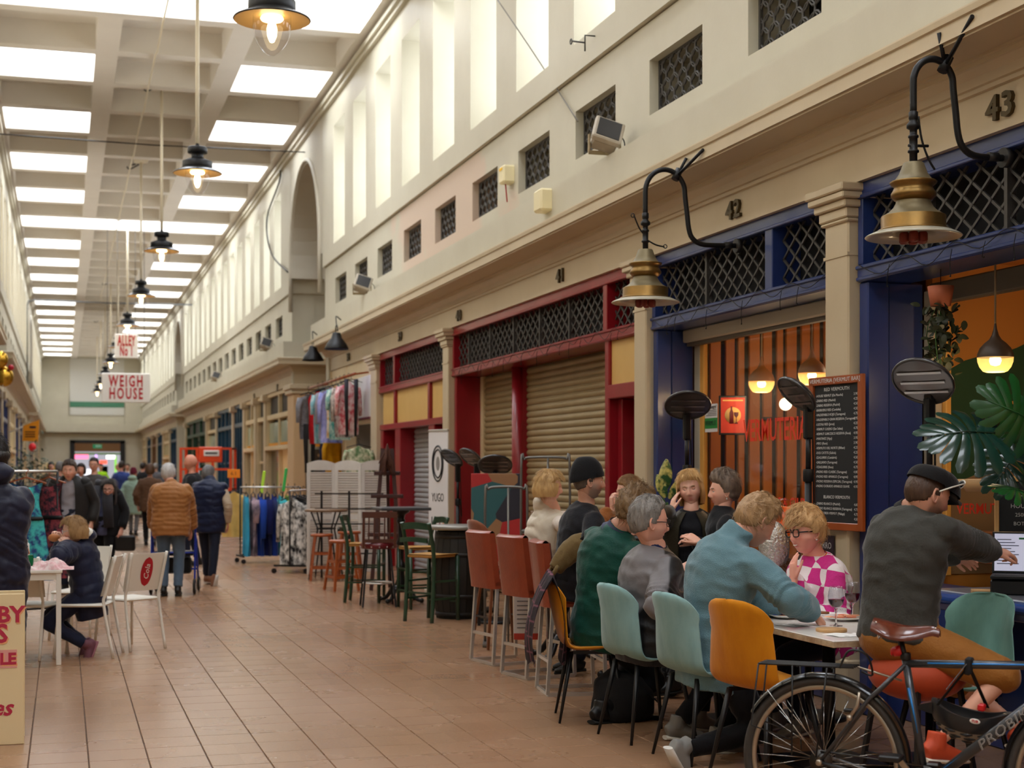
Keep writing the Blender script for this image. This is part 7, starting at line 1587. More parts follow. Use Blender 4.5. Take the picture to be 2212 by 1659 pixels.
def along(a, b, o, w, t0, t1, mat, nm):
    p = a.lerp(b, t0)+o; q = a.lerp(b, t1)+o; return MB().bar(p, q, w, .002, up=(0, 1, 0)).build(nm, mat, BK)
# near side of the bike is local -y (towards the camera)
nrm = -1
tt0, tt1 = st-Vector((0, 0, .015)), hdt-Vector((0, 0, .025))
MB().tube([tt0.lerp(tt1, .16)+Vector((0, -.0155, .004)), tt0.lerp(tt1, .98)+Vector((0, -.0165, .004))], .0035, 6).build('stripe', bl_dec, BK)
MB().tube([bb.lerp(st, .42)+Vector((.004, -.0155, 0)), bb.lerp(st, .78)+Vector((-.002, -.0155, 0))], [.002, .006], 6).build('stripe', bl_dec, BK)
dt = (hdb-bb).normalized(); dn = Vector((-dt.z, 0, dt.x))
MB().tube([bb.lerp(hdb, .12)+Vector((0, -.015, 0))+dn*.014, bb.lerp(hdb, .97)+Vector((0, -.016, 0))+dn*.015], .003, 6).build('stripe', bl_dec, BK)
text('lettering', 'PROBIKE', .056, frame_mtx(bb.lerp(hdb, .6)+Vector((0, -.0235, 0)), dt, dn), M('decal_silver', (190, 188, 184), .4), BK, .001, sx=1.2, shear=.25, spacing=1.1)
text('lettering_inset', 'PROBIKE', .056, frame_mtx(bb.lerp(hdb, .6)+Vector((0, -.0248, 0)), dt, dn), frame_m, BK, .001, sx=1.2, shear=.25, spacing=1.1, bold=-.0016)
# seat post, saddle, light
MB().tube([st-Vector((0, 0, .01)), st+Vector((-.022, 0, .085))], .0135, 12).build('seat_post', blk, BK)
MB().lathe([(.019, 0), (.022, .005), (.022, .025), (.019, .03)], st, 14).build('seat_clamp', blk, BK)
rl = MB(); rl.tube([st+Vector((-.05, 0, .03)), st+Vector((-.015, 0, .04))], [.02, .024], 12); rl.tube([st+Vector((-.06, 0, .03)), st+Vector((-.05, 0, .03))], [.014, .02], 12); rl.build('rear_light', M('red_silicone', (206, 26, 32), .35, coat=.3), BK)
sd = MB(); so_ = st+Vector((.0, 0, .125))
def sadf(u, v):
    x = -.13+.27*v; w = .078*(1-max(0, (v-.28))/.72)**1.5+.019 if v > .28 else .07+.027*math.sin(min(1, v/.28)*PI*.5); a = (u-.5)*PI*1.12; z = .012*math.cos(v*PI*2)*.5+.018*(1-v)**2+(.012 if v > .9 else 0)*(v-.9)*10*-1
    return so_+Vector((x, w*math.sin(a), ((.03+.01*v)*math.cos(a)*.75-.02*abs(math.sin(a))*(1+1.1*math.sin(v*PI)))*(1-.45*v)+z))
sd.grid(sadf, 18, 22); sd.grid(lambda u, v: sadf(1-u, v)*1+Vector((0, 0, -.004)), 18, 22); sdo = sd.build('saddle', M('brown_saddle_leather', (104, 46, 28), .22, coat=.6, var=((82, 32, 20), 14, .3)), BK)
for s in (1, -1): MB().tube(smooth_path([so_+Vector((-.11, .035*s, .0)), so_+Vector((-.06, .025*s, -.03)), so_+Vector((.03, .022*s, -.03)), so_+Vector((.12, .008*s, .01))], 4), .0035, 6).build('rail', rim_m, sdo)
for k in range(3): MB().tube(arc(so_+Vector((-.1, -.045+.045*k, -.02)), .018, 0, 2*PI*11/12, 11, (0, 1, 0), (0, 0, 1)), .003, 5, closed=True).build('spring', spoke_m, sdo)
for (x_, y_) in ((-.11, -.05), (-.12, 0), (-.11, .05), (.125, -.008)): MB().ball(so_+Vector((x_, y_, .03 if x_ < 0 else .012)), .005, 8, 6).build('rivet', spoke_m, sdo)
# carrier
ck = MB(); zc = .755
for y_ in (-.055, -.018, .018, .055): MB().tube([(-.27, y_, zc), (.14, y_*.8, zc+.005)], .0045, 6).build('carrier_bar', blk, BK)
MB().tube([(-.27, -.06, zc), (-.27, .06, zc)], .0045, 6).build('carrier_bar', blk, BK)
for x_ in (-.1, .05): MB().tube([(x_, -.058, zc-.002), (x_, .058, zc-.002)], .004, 6).build('carrier_bar', blk, BK)
for s in (1, -1):
    for x_ in (-.27, -.12, .03): MB().tube([(x_, .06*s, zc), (x_ if x_ == -.12 else x_*.3-.12*.2, .07*s, RW+.02)] if x_ != -.27 else [(-.27, .06*s, zc), (-.3, .07*s, .49), (-.12, .07*s, .44)], .004, 6).build('carrier_strut', blk, BK)
MB().tube(smooth_path([(.08, -.045, zc), (.12, -.045, zc+.075), (.19, -.03, zc+.06), (.2, .03, zc-.03), (.15, .045, zc-.02)], 5), .005, 6).build('spring_clip', blk, BK)
MB().tube([(.14, .02, zc), (st.x-.02, .02, st.z-.09)], .005, 6).build('carrier_stay', rim_m, BK)
# brake, gears, crank, chain
br = Vector((.155, -.045, .60)); MB().tube([br+Vector((-.03, -.01, -.05)), br, br+Vector((.01, -.005, .06))], [.008, .009, .006], 8).ball(br+Vector((-.03, -.012, -.05)), .014, 8, 6).build('brake_arm', rim_m, BK); MB().box(br+Vector((-.06, .0, -.03)), br+Vector((-.02, .03, -.015)), .004).build('brake_block', blk, BK)
for k in range(5): MB().lathe([(.02, 0), (.05-.006*k, 0), (.05-.006*k, .002), (.02, .002)], (0, 0, 0), 22, Matrix.Translation((0, -.045-.004*k, RW)) @ Matrix.Rotation(PI/2, 4, 'X')).build('sprocket', M('dark_steel', (70, 68, 66), .3, metal=.9), BK)
MB().tube([(.02, -.07, RW-.02), (.03, -.075, RW-.09), (.06, -.07, RW-.15)], [.012, .016, .01], 8).build('derailleur', rim_m, BK)
MB().lathe([(.06, 0), (.092, 0), (.092, .003), (.06, .003)], (0, 0, 0), 40, Matrix.Translation(bb+Vector((0, -.05, 0))) @ Matrix.Rotation(PI/2, 4, 'X')).build('chainring', M('dark_steel', (70, 68, 66)), BK)
MB().tube([(.0, -.055, RW+.045), bb+Vector((.0, -.055, .09))], .004, 5).tube([(.05, -.06, RW-.15), bb+Vector((0, -.055, -.09))], .004, 5).build('chain', M('dark_steel', (70, 68, 66)), BK)
MB().bar(bb+Vector((0, -.07, 0)), bb+Vector((-.11, -.075, .13)), .022, .012, up=(0, 1, 0)).build('crank', rim_m, BK); MB().box(bb+Vector((-.16, -.17, .115)), bb+Vector((-.07, -.085, .14)), .006).build('pedal', blk, BK)
MB().box(bb+Vector((.0, -.03, .05)), bb+Vector((.06, .03, .1)), .008).build('front_derailleur', M('dark_steel', (70, 68, 66)), BK)
MB().tube([bb+Vector((0, -.045, 0)), bb+Vector((0, .045, 0))], .022, 14).build('bottom_bracket', blk, BK)
# handlebar (out of the picture, keeps the bike whole)
MB().tube([hdt+Vector((-.01, 0, .03)), hdt+Vector((-.02, 0, .1)), hdt+Vector((.06, 0, .13))], .014, 10).tube([hdt+Vector((.06, -.28, .13)), hdt+Vector((.06, .28, .13))], .013, 10).build('handlebar', blk, BK)
# helmet hung on the top tube by its straps
HX = Vector((.59, .15, .575)); HE = thing('cycle_helmet', 'grey and black cycle helmet hanging by its straps from the bicycle', 'helmet', (0, 0, 0)); HE.location = (Matrix.Translation((bp.x, bp.y, 0)) @ Matrix.Rotation(bike_rz, 4, 'Z')) @ HX; HE.rotation_euler = (0, .12, bike_rz)
hl_g = M('helmet_grey', (150, 142, 128), .35, coat=.3); hl_k = M('helmet_black', (34, 34, 36), .4, coat=.2)
def hm_pt(a, t, q=1.0):
    """outer shell hanging dome down; a round the head, t from rim (0) to crown (pi/2)"""
    c = math.cos(t)**.75; nose = 1+.12*max(0, -math.cos(a)); return Vector((.152*q*c*math.cos(a)*nose, .108*q*c*math.sin(a), -.118*q*math.sin(t)+.018*math.cos(2*a)*(1-t/1.6)))
m = MB(); m.grid(lambda u, v: hm_pt(2*PI*u, .42+v*1.14), 44, 12, wrap=True); m.build('shell', hl_g, HE)
m = MB(); m.grid(lambda u, v: hm_pt(2*PI*u, -.12+v*.62, 1.02), 44, 6, wrap=True); m.grid(lambda u, v: hm_pt(-2*PI*u, -.12+v*1.6, .88), 44, 12, wrap=True); m.grid(lambda u, v: hm_pt(-2*PI*u, -.12, 1.02-.14*v), 44, 1, wrap=True); m.build('rim_band', hl_k, HE)
for t, da in ((.62, .0), (.86, .22), (1.12, .0)):
    for k in range(12 if t < 1 else 8):
        a = 2*PI*(k+da)/(12 if t < 1 else 8); p0, p1 = hm_pt(a-.17/math.cos(t)**.5, t, 1.004), hm_pt(a+.17/math.cos(t)**.5, t-.05, 1.004)
        MB().tube([p0, p0.lerp(p1, .5)*1.012, p1], [.003, .0095, .003], 6).build('vent', hl_k, HE)
MB().prism([(-.14, .03), (-.215, .0), (-.225, -.02), (-.15, -.03)], .07, frame_mtx((0, .035, 0), (1, 0, 0), (0, 0, 1))).build('visor', hl_k, HE)
lb_ = MB(); lb_.ball((0, 0, 0), (.022, .002, .011), 14, 6, Matrix.Translation((.03, -.1115, -.012))); lb_.build('badge', white_s, HE); text('badge_lettering', 'TUB', .014, frame_mtx((.03, -.1145, -.012), (1, 0, 0), (0, 0, 1)), M('sign_red', (184, 24, 34)), HE, .0005, bold=.0005)
for s, x_ in ((1, .02), (-1, -.06)): MB().bar((x_*2.2, .08*s, .02), (-.015, -.15, .215), .016, .003).build('strap', M('black_webbing', (20, 20, 22), .8), HE)
MB().box((-.03, -.178, .18), (.0, -.125, .25), .006).build('strap_wrap', M('black_webbing', (20, 20, 22)), HE); MB().bar((-.02, -.182, .225), (-.085, -.185, .11), .025, .003).build('velcro_tail', M('grey_webbing', (110, 112, 116), .8), HE); MB().box((.03, -.1, .03), (.06, -.06, .06), .006).build('buckle', M('red_silicone', (206, 26, 32)), HE)
# ============================================================ things on and around the tables
glass_w = M('wine_glass', (255, 255, 255), .0, trans=1.0, ior=1.35); wine = M('red_wine', (90, 10, 22), .05, trans=.5, ior=1.33)
def wine_glass(px, py, label, lvl=.03):
    p = ground(px, py, .75); r = thing('wine_glass', label, 'glass', p, 0, 'wine glasses on the marble table')
    MB().lathe([(0, .004), (.034, .003), (.036, .001), (.0, .0)], n=28).build('foot', glass_w, r)
    MB().lathe([(.012, .004), (.005, .012), (.0042, .04), (.006, .058), (.0042, .066), (.006, .085), (.012, .094)], n=14).build('stem', glass_w, r)
    MB().lathe([(.006, .092), (.024, .1), (.037, .118), (.043, .14), (.0435, .16), (.04, .185), (.0345, .212), (.0335, .212), (.0388, .185), (.042, .16), (.0415, .14), (.0358, .12), (.023, .103), (0, .097)], n=32).build('bowl', thin_glass('glass_bowl', (248, 248, 250), .14), r)
    MB().lathe([(0, .099), (.022, .104), (.035, .121), (.0405, .14), (.0412, .1+lvl+.02), (0, .1+lvl+.02)], n=28).build('wine', wine, r)
wine_glass(1806, 1352, 'glass of red wine, nearer of the two', .022); wine_glass(1841, 1340, 'glass of red wine beside the man in the cap', .03)
china = M('white_china', (232, 230, 224), .15, coat=.5)
def plate(px, py, R, label, deco=None, z=.75):
    p = ground(px, py, z); r = thing('plate', label, 'plate', p); MB().lathe([(0, .006), (R*.62, .005), (R*.7, .008), (R, .02), (R, .023), (R*.7, .012), (R*.6, .009), (0, .009)], n=36).build('dish', china, r)
    return r, p
r, p = plate(1698, 1336, .095, 'small white plate with a blue pattern')
for i in range(8): a = i*PI/4; MB().ball((.07*math.cos(a), .07*math.sin(a), .016), (.02, .012, .003), 8, 5).build('blue_motif', M('cobalt_print', (40, 56, 140), .3), r)
r, p = plate(1822, 1340, .12, 'white plate of sliced ham'); rn = random.Random(3)
for i in range(12): MB().ball((rn.uniform(-.07, .07), rn.uniform(-.06, .06), .018+.004*(i % 3)), (.03, .022, .005), 8, 5).build('ham_slice', M('ham_%d' % (i % 2), ((220, 130, 96), (234, 166, 128))[i % 2], .5), r)
pan = thing('skillet', 'black serving skillet on a board before the fleece wearer', 'pan', ground(1678, 1322, .765)); MB().lathe([(0, 0), (.085, 0), (.1, .035), (.104, .036), (.1, .036), (.083, .006), (0, .006)], n=32).build('pan', castiron, pan); MB().tube(arc((.1, 0, .035), .03, -PI/2, PI/2, 8, (1, 0, 0), (0, 1, 0)), .006, 6).build('handle', castiron, pan); MB().ball((0, 0, .02), (.075, .075, .018)).build('mussels', M('dark_mussels', (32, 32, 40), .25, bump=(60, .8)), pan)
wb = M('serving_board_wood', (150, 96, 56), .5, var=((122, 74, 40), 8, .3)); b1 = thing('serving_board', 'dark wooden serving board under the skillet', 'board', ground(1712, 1328, .75), .4); MB().box((-.2, -.11, 0), (.2, .11, .014), .004).build('board', wb, b1)
b2 = thing('coaster', 'round pale wooden coaster at the table edge', 'coaster', ground(1796, 1364, .75)); MB().lathe([(0, .016), (.078, .016), (.08, .014), (.08, .002), (.078, 0), (0, 0)], n=36).build('disc', M('pale_wood', (206, 164, 112), .5, var=((186, 142, 92), 9, .3)), b2)
for k, (px, py, a, lb) in enumerate(((1722, 1350, .3, 'white paper napkin under the blue patterned plate'), (1790, 1326, -.2, 'white paper napkin behind the wine glasses'), (1830, 1372, .1, 'white paper napkin near the table corner'))):
    nk_ = thing('napkin', lb, 'napkin', ground(px, py, .7505), a); MB().grid(lambda u, v: Vector(((u-.5)*.2, (v-.5)*.16, .002+.003*math.sin(u*7+k)*math.sin(v*5))), 10, 8).build('paper', M('napkin_paper', (236, 234, 230), .8), nk_)
fk = thing('fork', 'steel fork lying on the napkin', 'fork', ground(1736, 1352, .758), 2.2); MB().tube([(-.09, 0, 0), (.02, 0, .004), (.05, 0, .002)], [.004, .0025, .006], 6, ell=(.4, 1)).build('handle', chrome, fk)
for k in range(4): MB().tube([(.048, -.006+.004*k, .002), (.085, -.008+.0053*k, .006)], .0013, 5).build('tine', chrome, fk)
# plaid jacket over the mustard chair
pl = thing('plaid_jacket', 'dark plaid jacket draped over the back of the mustard chair', 'jacket', cw(.52, 9.62), math.radians(2)-YAW); mb = MB()
def drape(u, v):
    a = (u-.5); t = v; x = -.275-(.13 if t < .5 else .07)*math.cos(t*PI)-.03*math.sin(t*PI*2); z = .93-.55*abs(2*t-1)**1.1+.02*math.sin(a*14); x += .02*math.sin(a*11+t*4)*abs(2*t-1)
    return Vector((x, a*.46*(1+.1*abs(2*t-1)), z))
mb.grid(drape, 20, 22); mb.grid(lambda u, v: drape(1-u, v)+Vector((.0, 0, -.015)), 20, 22)
def plaid():
    m = M('dark_plaid', (38, 26, 32), .9, bump=(90, .3)); nt = m.node_tree; N = nt.nodes; L = nt.links; tc = N.new('ShaderNodeTexCoord'); fa = None
    mp = N.new('ShaderNodeMapping'); mp.inputs['Rotation'].default_value = (0, 0, .0); L.new(tc.outputs['Object'], mp.inputs[0]); fs = []
    for ax in ('Y', 'Z'):
        w = N.new('ShaderNodeTexWave'); w.bands_direction = ax; w.inputs['Scale'].default_value = 3.2; L.new(mp.outputs[0], w.inputs['Vector']); p = N.new('ShaderNodeMath'); p.operation = 'POWER'; p.inputs[1].default_value = 30; L.new(w.outputs['Fac'], p.inputs[0]); fs.append(p)
    mx = N.new('ShaderNodeMath'); mx.operation = 'MAXIMUM'; L.new(fs[0].outputs[0], mx.inputs[0]); L.new(fs[1].outputs[0], mx.inputs[1]); mi = N.new('ShaderNodeMix'); mi.data_type = 'RGBA'; mi.inputs[6].default_value = rgb(36, 24, 30); mi.inputs[7].default_value = rgb(120, 70, 84); L.new(mx.outputs[0], mi.inputs[0]); L.new(mi.outputs[2], N['Principled BSDF'].inputs['Base Color']); return m
mb.build('cloth', plaid(), pl)
# khaki jacket bundled by the man in the beanie
kj = thing('khaki_jacket', 'khaki jacket bundled on the stool beside the man in the beanie', 'jacket', at(1246, 1192, 10.35)); mb = MB(); mb.tube(smooth_path([(-.16, 0, -.12), (-.08, 0, -.03), (.02, 0, .05), (.12, 0, .07)], 4), [.05, .055, .06, .07, .075, .08, .085, .085, .08, .075, .06, .05, .04], 12)
o = obj('cloth', remeshed(mb, .012, 3, 'cloth'), fabric('khaki_cotton', (112, 92, 58), var=(96, 78, 46)), kj); displace(o.data, lambda c: .012*(1-np.abs(nz(c, 14, 2.2)))-.008); MB().tube(arc((-.17, 0, -.12), .055, 0, 2*PI*11/12, 11, (.5, 0, .8), (0, 1, 0)), .015, 8, closed=True).build('cuff', fabric('khaki_cotton', (112, 92, 58)), kj)
# black rucksack under the chairs
bg = thing('rucksack', 'black cloth rucksack on the floor under the teal chair', 'bag', ground(1345, 1555)); mb = MB(); mb.tube([(0, 0, .0), (0, 0, .05), (0, 0, .16), (-.02, .02, .26), (.0, .02, .31)], 1, 18, ell=[(.17, .13), (.2, .15), (.2, .15), (.15, .12), (.06, .06)], up=(CT, -ST, 0)); o = obj('body', remeshed(mb, .014, 3, 'b'), M('black_canvas', (18, 18, 20), .85, bump=(80, .3)), bg); displace(o.data, lambda c: .014*nz(c, 9, 5))
MB().tube(smooth_path([(.1, -.12, .2), (.2, -.16, .1), (.22, -.1, .02), (.16, 0, .015)], 5), .012, 6, ell=(.4, 1.4)).build('strap', M('black_canvas', (18, 18, 20)), bg)
# leaflet stand behind the stools
lf = thing('leaflet_board', 'red and white notice leaning between the stool legs', 'notice', at(1140, 1250, 11.9), -YAW); lf.location.z = 0; MB().box((-.11, -.006, .28), (.11, .006, .62), .002).build('sheet', M('white_notice', (216, 212, 210), .6), lf); MB().box((-.11, -.008, .24), (.11, .008, .29)).build('red_band', M('red_notice', (190, 60, 44), .6), lf)
for k in range(7): MB().box((-.085, -.0075, .33+.035*k), (.06-.02*(k % 3), -.006, .338+.035*k)).build('text_line', M('grey_print', (110, 108, 110), .7), lf)
MB().bar((0, .02, 0), (0, .02, .3), .02).build('prop', blk_leg, lf)
# bar stool of the man in the cap
os_ = thing('bar_stool', 'burnt orange upholstered bar stool under the man in the cap', 'stool', cw(1.95, 7.24), math.radians(30)-YAW); om_ = M('burnt_orange_fabric', (176, 66, 26), .7, sheen=.2, var=((150, 52, 20), 8, .3)); 
MB().ball((0, 0, .61), (.23, .24, .13), 24, 14).build('seat', om_, os_)
for sx in (1, -1):
    for sy in (1, -1): MB().bar((.2*sx, .2*sy, 0), (.13*sx, .13*sy, .62), .022).build('leg', blk_leg, os_)
for (a, b) in (((.175, .175), (.175, -.175)), ((-.175, .175), (-.175, -.175))): MB().bar((a[0], a[1], .22), (b[0], b[1], .22), .016).build('footrest', blk_leg, os_)
# laptop, its stand and the chalk sign on the counter
lp = thing('laptop', 'open black laptop on the blue counter', 'laptop', at(2212, 1262, 8.15), -YAW-.35); lp.location.z = 1.0
MB().box((-.17, -.12, .0), (.17, .12, .018), .004).build('base', blk, lp); m_ = Matrix.Translation((0, .12, .018)) @ Matrix.Rotation(-.28, 4, 'X'); MB().box((-.17, -.006, 0), (.17, .006, .235), .004, m_).build('lid', blk, lp)
MB().box((-.158, -.008, .012), (.158, -.006, .222), 0, m_).build('screen', M('lit_screen', (190, 190, 206), .3, emit=((196, 198, 222), .55)), lp)
for k in range(9): MB().box((-.145, -.0095, .05+.017*k), (-.03-.02*(k % 3), -.008, .055+.017*k), 0, m_).build('text_line', M('screen_ink', (120, 124, 150), .5), lp)
MB().box((.0, -.0095, .014), (.003, -.008, .22), 0, m_).build('divider', M('screen_line', (60, 62, 80), .5), lp); MB().box((-.03, -.0095, .19), (.0, -.008, .2), 0, m_).build('button', M('screen_green', (40, 130, 70), .5), lp)
for k in range(5): MB().box((-.15, -.09+.035*k, .0185), (.15, -.07+.035*k, .0205)).build('key_row', M('key_black', (34, 34, 36), .6), lp)
ls = thing('till_stand', 'black box stand holding the laptop', 'stand', (lp.location.x, lp.location.y, .915), -YAW-.35); MB().box((-.17, -.11, 0), (.17, .13, .08), .008).build('box', blk, ls)
bk_ = thing('wood_block', 'pale wooden block on the blue counter', 'block', at(2165, 1268, 8.15), -YAW-.2); bk_.location.z = .916; MB().box((-.16, -.05, 0), (.16, .05, .022), .003).build('block', M('pale_wood', (206, 164, 112)), bk_)
cs = thing('chalk_sign', 'small framed chalkboard standing behind the laptop', 'chalkboard', at(2232, 1150, 8.55), -YAW-.25); cs.location.z = .92; fm_ = M('pine_frame', (216, 170, 108), .5); bdm = M('slate_board', (30, 32, 34), .7)
MB().box((-.19, 0, 0), (.19, .012, .6)).build('slate', bdm, cs)
for lo, hi in (((-.21, -.01, 0), (-.185, .02, .62)), ((.185, -.01, 0), (.21, .02, .62)), ((-.21, -.01, .6), (.21, .02, .63)), ((-.21, -.01, -.004), (.21, .02, .02))): MB().box(lo, hi, .003).build('frame_bar', fm_, cs)
chalk = M('chalk_white', (206, 204, 200), .9)
for t, z, sz in (('50cl', .53, .045), ('HOUSE RED', .46, .035), ('250ML  4.5', .41, .03), ('BOTTLE  25', .36, .03), ('BLANCO', .28, .035), ('250ML  4.5', .23, .03), ('BOTTLE  25', .18, .03)): text('chalk_line', t, sz, frame_mtx((-.03, -.003, z), (1, 0, 0), (0, 0, 1)), chalk, cs, .0005)
# ---- the tall chalk menu on the pillar
mn = thing('menu_board', 'tall chalk menu board in an orange wooden frame on the cream pillar', 'menu board', (4.87, 8.84, 1.22)); mn.rotation_euler = (0, 0, .12)
W_, H_ = .55, .93; fo = M('orange_frame_wood', (166, 84, 38), .4, var=((144, 66, 26), 6, .3), coat=.2); MB().box((-.012, -W_/2, 0), (.0, W_/2, H_)).build('slate', bdm, mn)
for lo, hi in (((-.03, -W_/2-.02, -.03), (.0, -W_/2+.03, H_+.05)), ((-.03, W_/2-.03, -.03), (0, W_/2+.02, H_+.05)), ((-.03, -W_/2, H_-.005), (0, W_/2, H_+.05)), ((-.03, -W_/2, -.03), (0, W_/2, .02))): MB().box(lo, hi, .004).build('frame_bar', fo, mn)
tx = lambda y, z: frame_mtx((-.0135, y, z), (0, -1, 0), (0, 0, 1))
text('frame_lettering', 'VERMUTERIA [VERMUT BAR]', .038, frame_mtx((-.031, 0, H_+.022), (0, -1, 0), (0, 0, 1)), chalk, mn, .0005, sx=1.15)
text('heading', 'RED VERMOUTH', .034, tx(0, .895), chalk, mn, .0005, sx=1.1)
items = ['HOUSE VERMUT (Da Mancha)', 'ZARRO RED (Madrid)', 'ZARRO RESERVA (Madrid)', 'BARBUERO RED (Cordoba)', 'VALDEPABLO ROJO (Tarragona)', 'VALDEPABLO GRAN RESERVA (Tarragona)', 'LUSTAU RED (Jerez)', 'VERMUT CASERO (San Sebas)', 'VERMUT GARCESCO RESERVA (Reus)', 'MARTINEZ (Vigo)', 'MIRO (Reus)', 'VERMUTO DEL NORTE (Bilbao)', 'DOS CATETS (Galicia)', 'IZAGUIRRE (Cantabria)', 'GALLIANO (Tarragona)', 'YZAGUIRRE (Reus)', 'PADRO RED CLASSIC (Tarragona)', 'PADRO RED AMARGO (Tarragona)', 'PADRO RESERVA ESPECIAL (Tarragona)', 'PADRO DORADO AMARGO SUAVE']
pr = ['3.90', '4.25', '4.50', '4.50', '4.75', '4.95', '4.25', '4.75', '4.95', '3.95', '3.90', '4.25', '4.25', '4.50', '4.50', '4.75', '4.80', '4.95', '4.95', '4.95']
for i, t in enumerate(items):
    z = .855-.0315*i; text('menu_line', '-'+t, .023, tx(W_/2-.045, z), chalk, mn, .0004, align='LEFT', sx=1.0); text('price', pr[i], .024, tx(-W_/2+.045, z), chalk, mn, .0004, align='RIGHT', sx=1.1)
text('heading', 'BLANCO VERMOUTH', .03, tx(0, .185), chalk, mn, .0005)
for i, t in enumerate(('-ZARRO BLANCO (Madrid)', '-PADRO BLANCO RESERVA (Tarragona)', '-CASA LOREA VERMUT (Malaga)', '-VIVAS')): text('menu_line', t, .023, tx(W_/2-.045, .14-.031*i), chalk, mn, .0004, align='LEFT'); text('price', ('4.00', '4.75', '4.75', '4.50')[i], .024, tx(-W_/2+.045, .14-.031*i), chalk, mn, .0004, align='RIGHT')
ps = thing('poster', 'dark printed poster below the menu board', 'poster', (4.875, 9.02, .75)); MB().box((-.004, -.12, 0), (0, .1, .4)).build('sheet', M('plum_print', (46, 30, 40), .6), ps); text('lettering', 'PERRO', .06, frame_mtx((-.006, -.0, .33), (0, -1, 0), (0, 0, 1)), M('pale_strip', (186, 180, 176)), ps, .0005)
# ---- the bar window: lettering on the glass, poster, notice, plants
red_gl = M('red_window_paint', (222, 58, 30), .5, emit=((222, 58, 30), .06)); gx = 5.33
def on_glass(px, py):
    y = wall_y(px, gx); d = gx*ST+y*CT; return (gx-.002, y, EYE+(1010-py)*d/FPX)
wl = thing('window_lettering', 'red painted word VERMUTERIA on the bar window', 'lettering', (0, 0, 0)); text('lettering', 'VERMUTERIA', .25, frame_mtx(on_glass(1672, 930), (0, -1, 0), (0, 0, 1)), red_gl, wl, .0005, sx=.75, bold=.003)
wl = thing('window_lettering', 'lower red line of painted words on the bar window', 'lettering', (0, 0, 0)); text('lettering', 'VINOS & GILDAS', .12, frame_mtx(on_glass(1700, 1088), (0, -1, 0), (0, 0, 1)), red_gl, wl, .0005, sx=1.0, bold=.002)
wl = thing('window_lettering', 'red painted word VERMUT inside the serving hatch', 'lettering', (0, 0, 0)); p = at(2112, 1100, 8.6); text('lettering', 'VERMUT', .085, frame_mtx(p, (CT, -ST, 0), (0, 0, 1)), red_gl, wl, .001, sx=.75, bold=.001)
po = thing('framed_poster', 'red framed poster of a bottle and a glass inside the bar window', 'poster', at(1583, 897, 12.6), -YAW+.0); MB().box((-.115, 0, -.165), (.115, .02, .165), .004).build('frame', blk, po); MB().box((-.1, -.003, -.148), (.1, 0, .148)).build('print', M('poster_red', (196, 58, 40), .6), po)
MB().lathe([(0, 0), (.068, 0), (.068, .002), (0, .002)], (0, 0, 0), 28, Matrix.Translation((0, -.003, .0)) @ Matrix.Rotation(PI/2, 4, 'X')).build('moon_print', M('poster_sand', (226, 178, 104), .6), po); bt = Matrix.Translation((-.012, -.006, 0)) @ Matrix.Diagonal((1, .05, 1, 1))
MB().lathe([(0, -.07), (.018, -.07), (.018, .02), (.007, .045), (.007, .075), (0, .075)], (0, 0, 0), 12, bt).build('bottle_print', M('poster_plum', (76, 24, 40), .6), po); MB().lathe([(0, -.07), (.018, -.07), (.003, -.06), (.003, -.02), (.018, 0), (.02, .025), (0, .025)], (.04, 0, 0), 12, bt).build('glass_print', M('poster_plum', (76, 24, 40)), po); MB().box((-.085, -.005, .118), (.085, -.003, .13)).build('title_print', M('poster_sand', (226, 178, 104)), po)
nt_ = thing('window_notice', 'white and green paper notice on the bar window', 'notice', on_glass(1537, 903)); MB().box((-.002, -.13, -.12), (0, .13, .12)).build('sheet', M('white_notice', (216, 212, 210)), nt_); MB().box((-.004, -.13, -.09), (-.002, .13, .0)).build('green_band', M('notice_green', (46, 132, 58), .6), nt_)
text('lettering', 'Feel hungry?', .045, frame_mtx((-.004, 0, .095), (0, -1, 0), (0, 0, 1)), ink, nt_, .0004); text('lettering', 'VERMUT', .06, frame_mtx((-.006, 0, -.045), (0, -1, 0), (0, 0, 1)), ink, nt_, .0004)
for k in range(4): MB().box((-.004, -.11, .02+.014*k), (-.002, .1-.03*(k % 2), .026+.014*k)).build('text_line', M('grey_print', (110, 108, 110)), nt_)
MB().box((5.46, 9.6, 1.02), (6.4, 11.6, 1.05)).build('bar_top', M('bar_wood', (120, 70, 34), .4), shell)
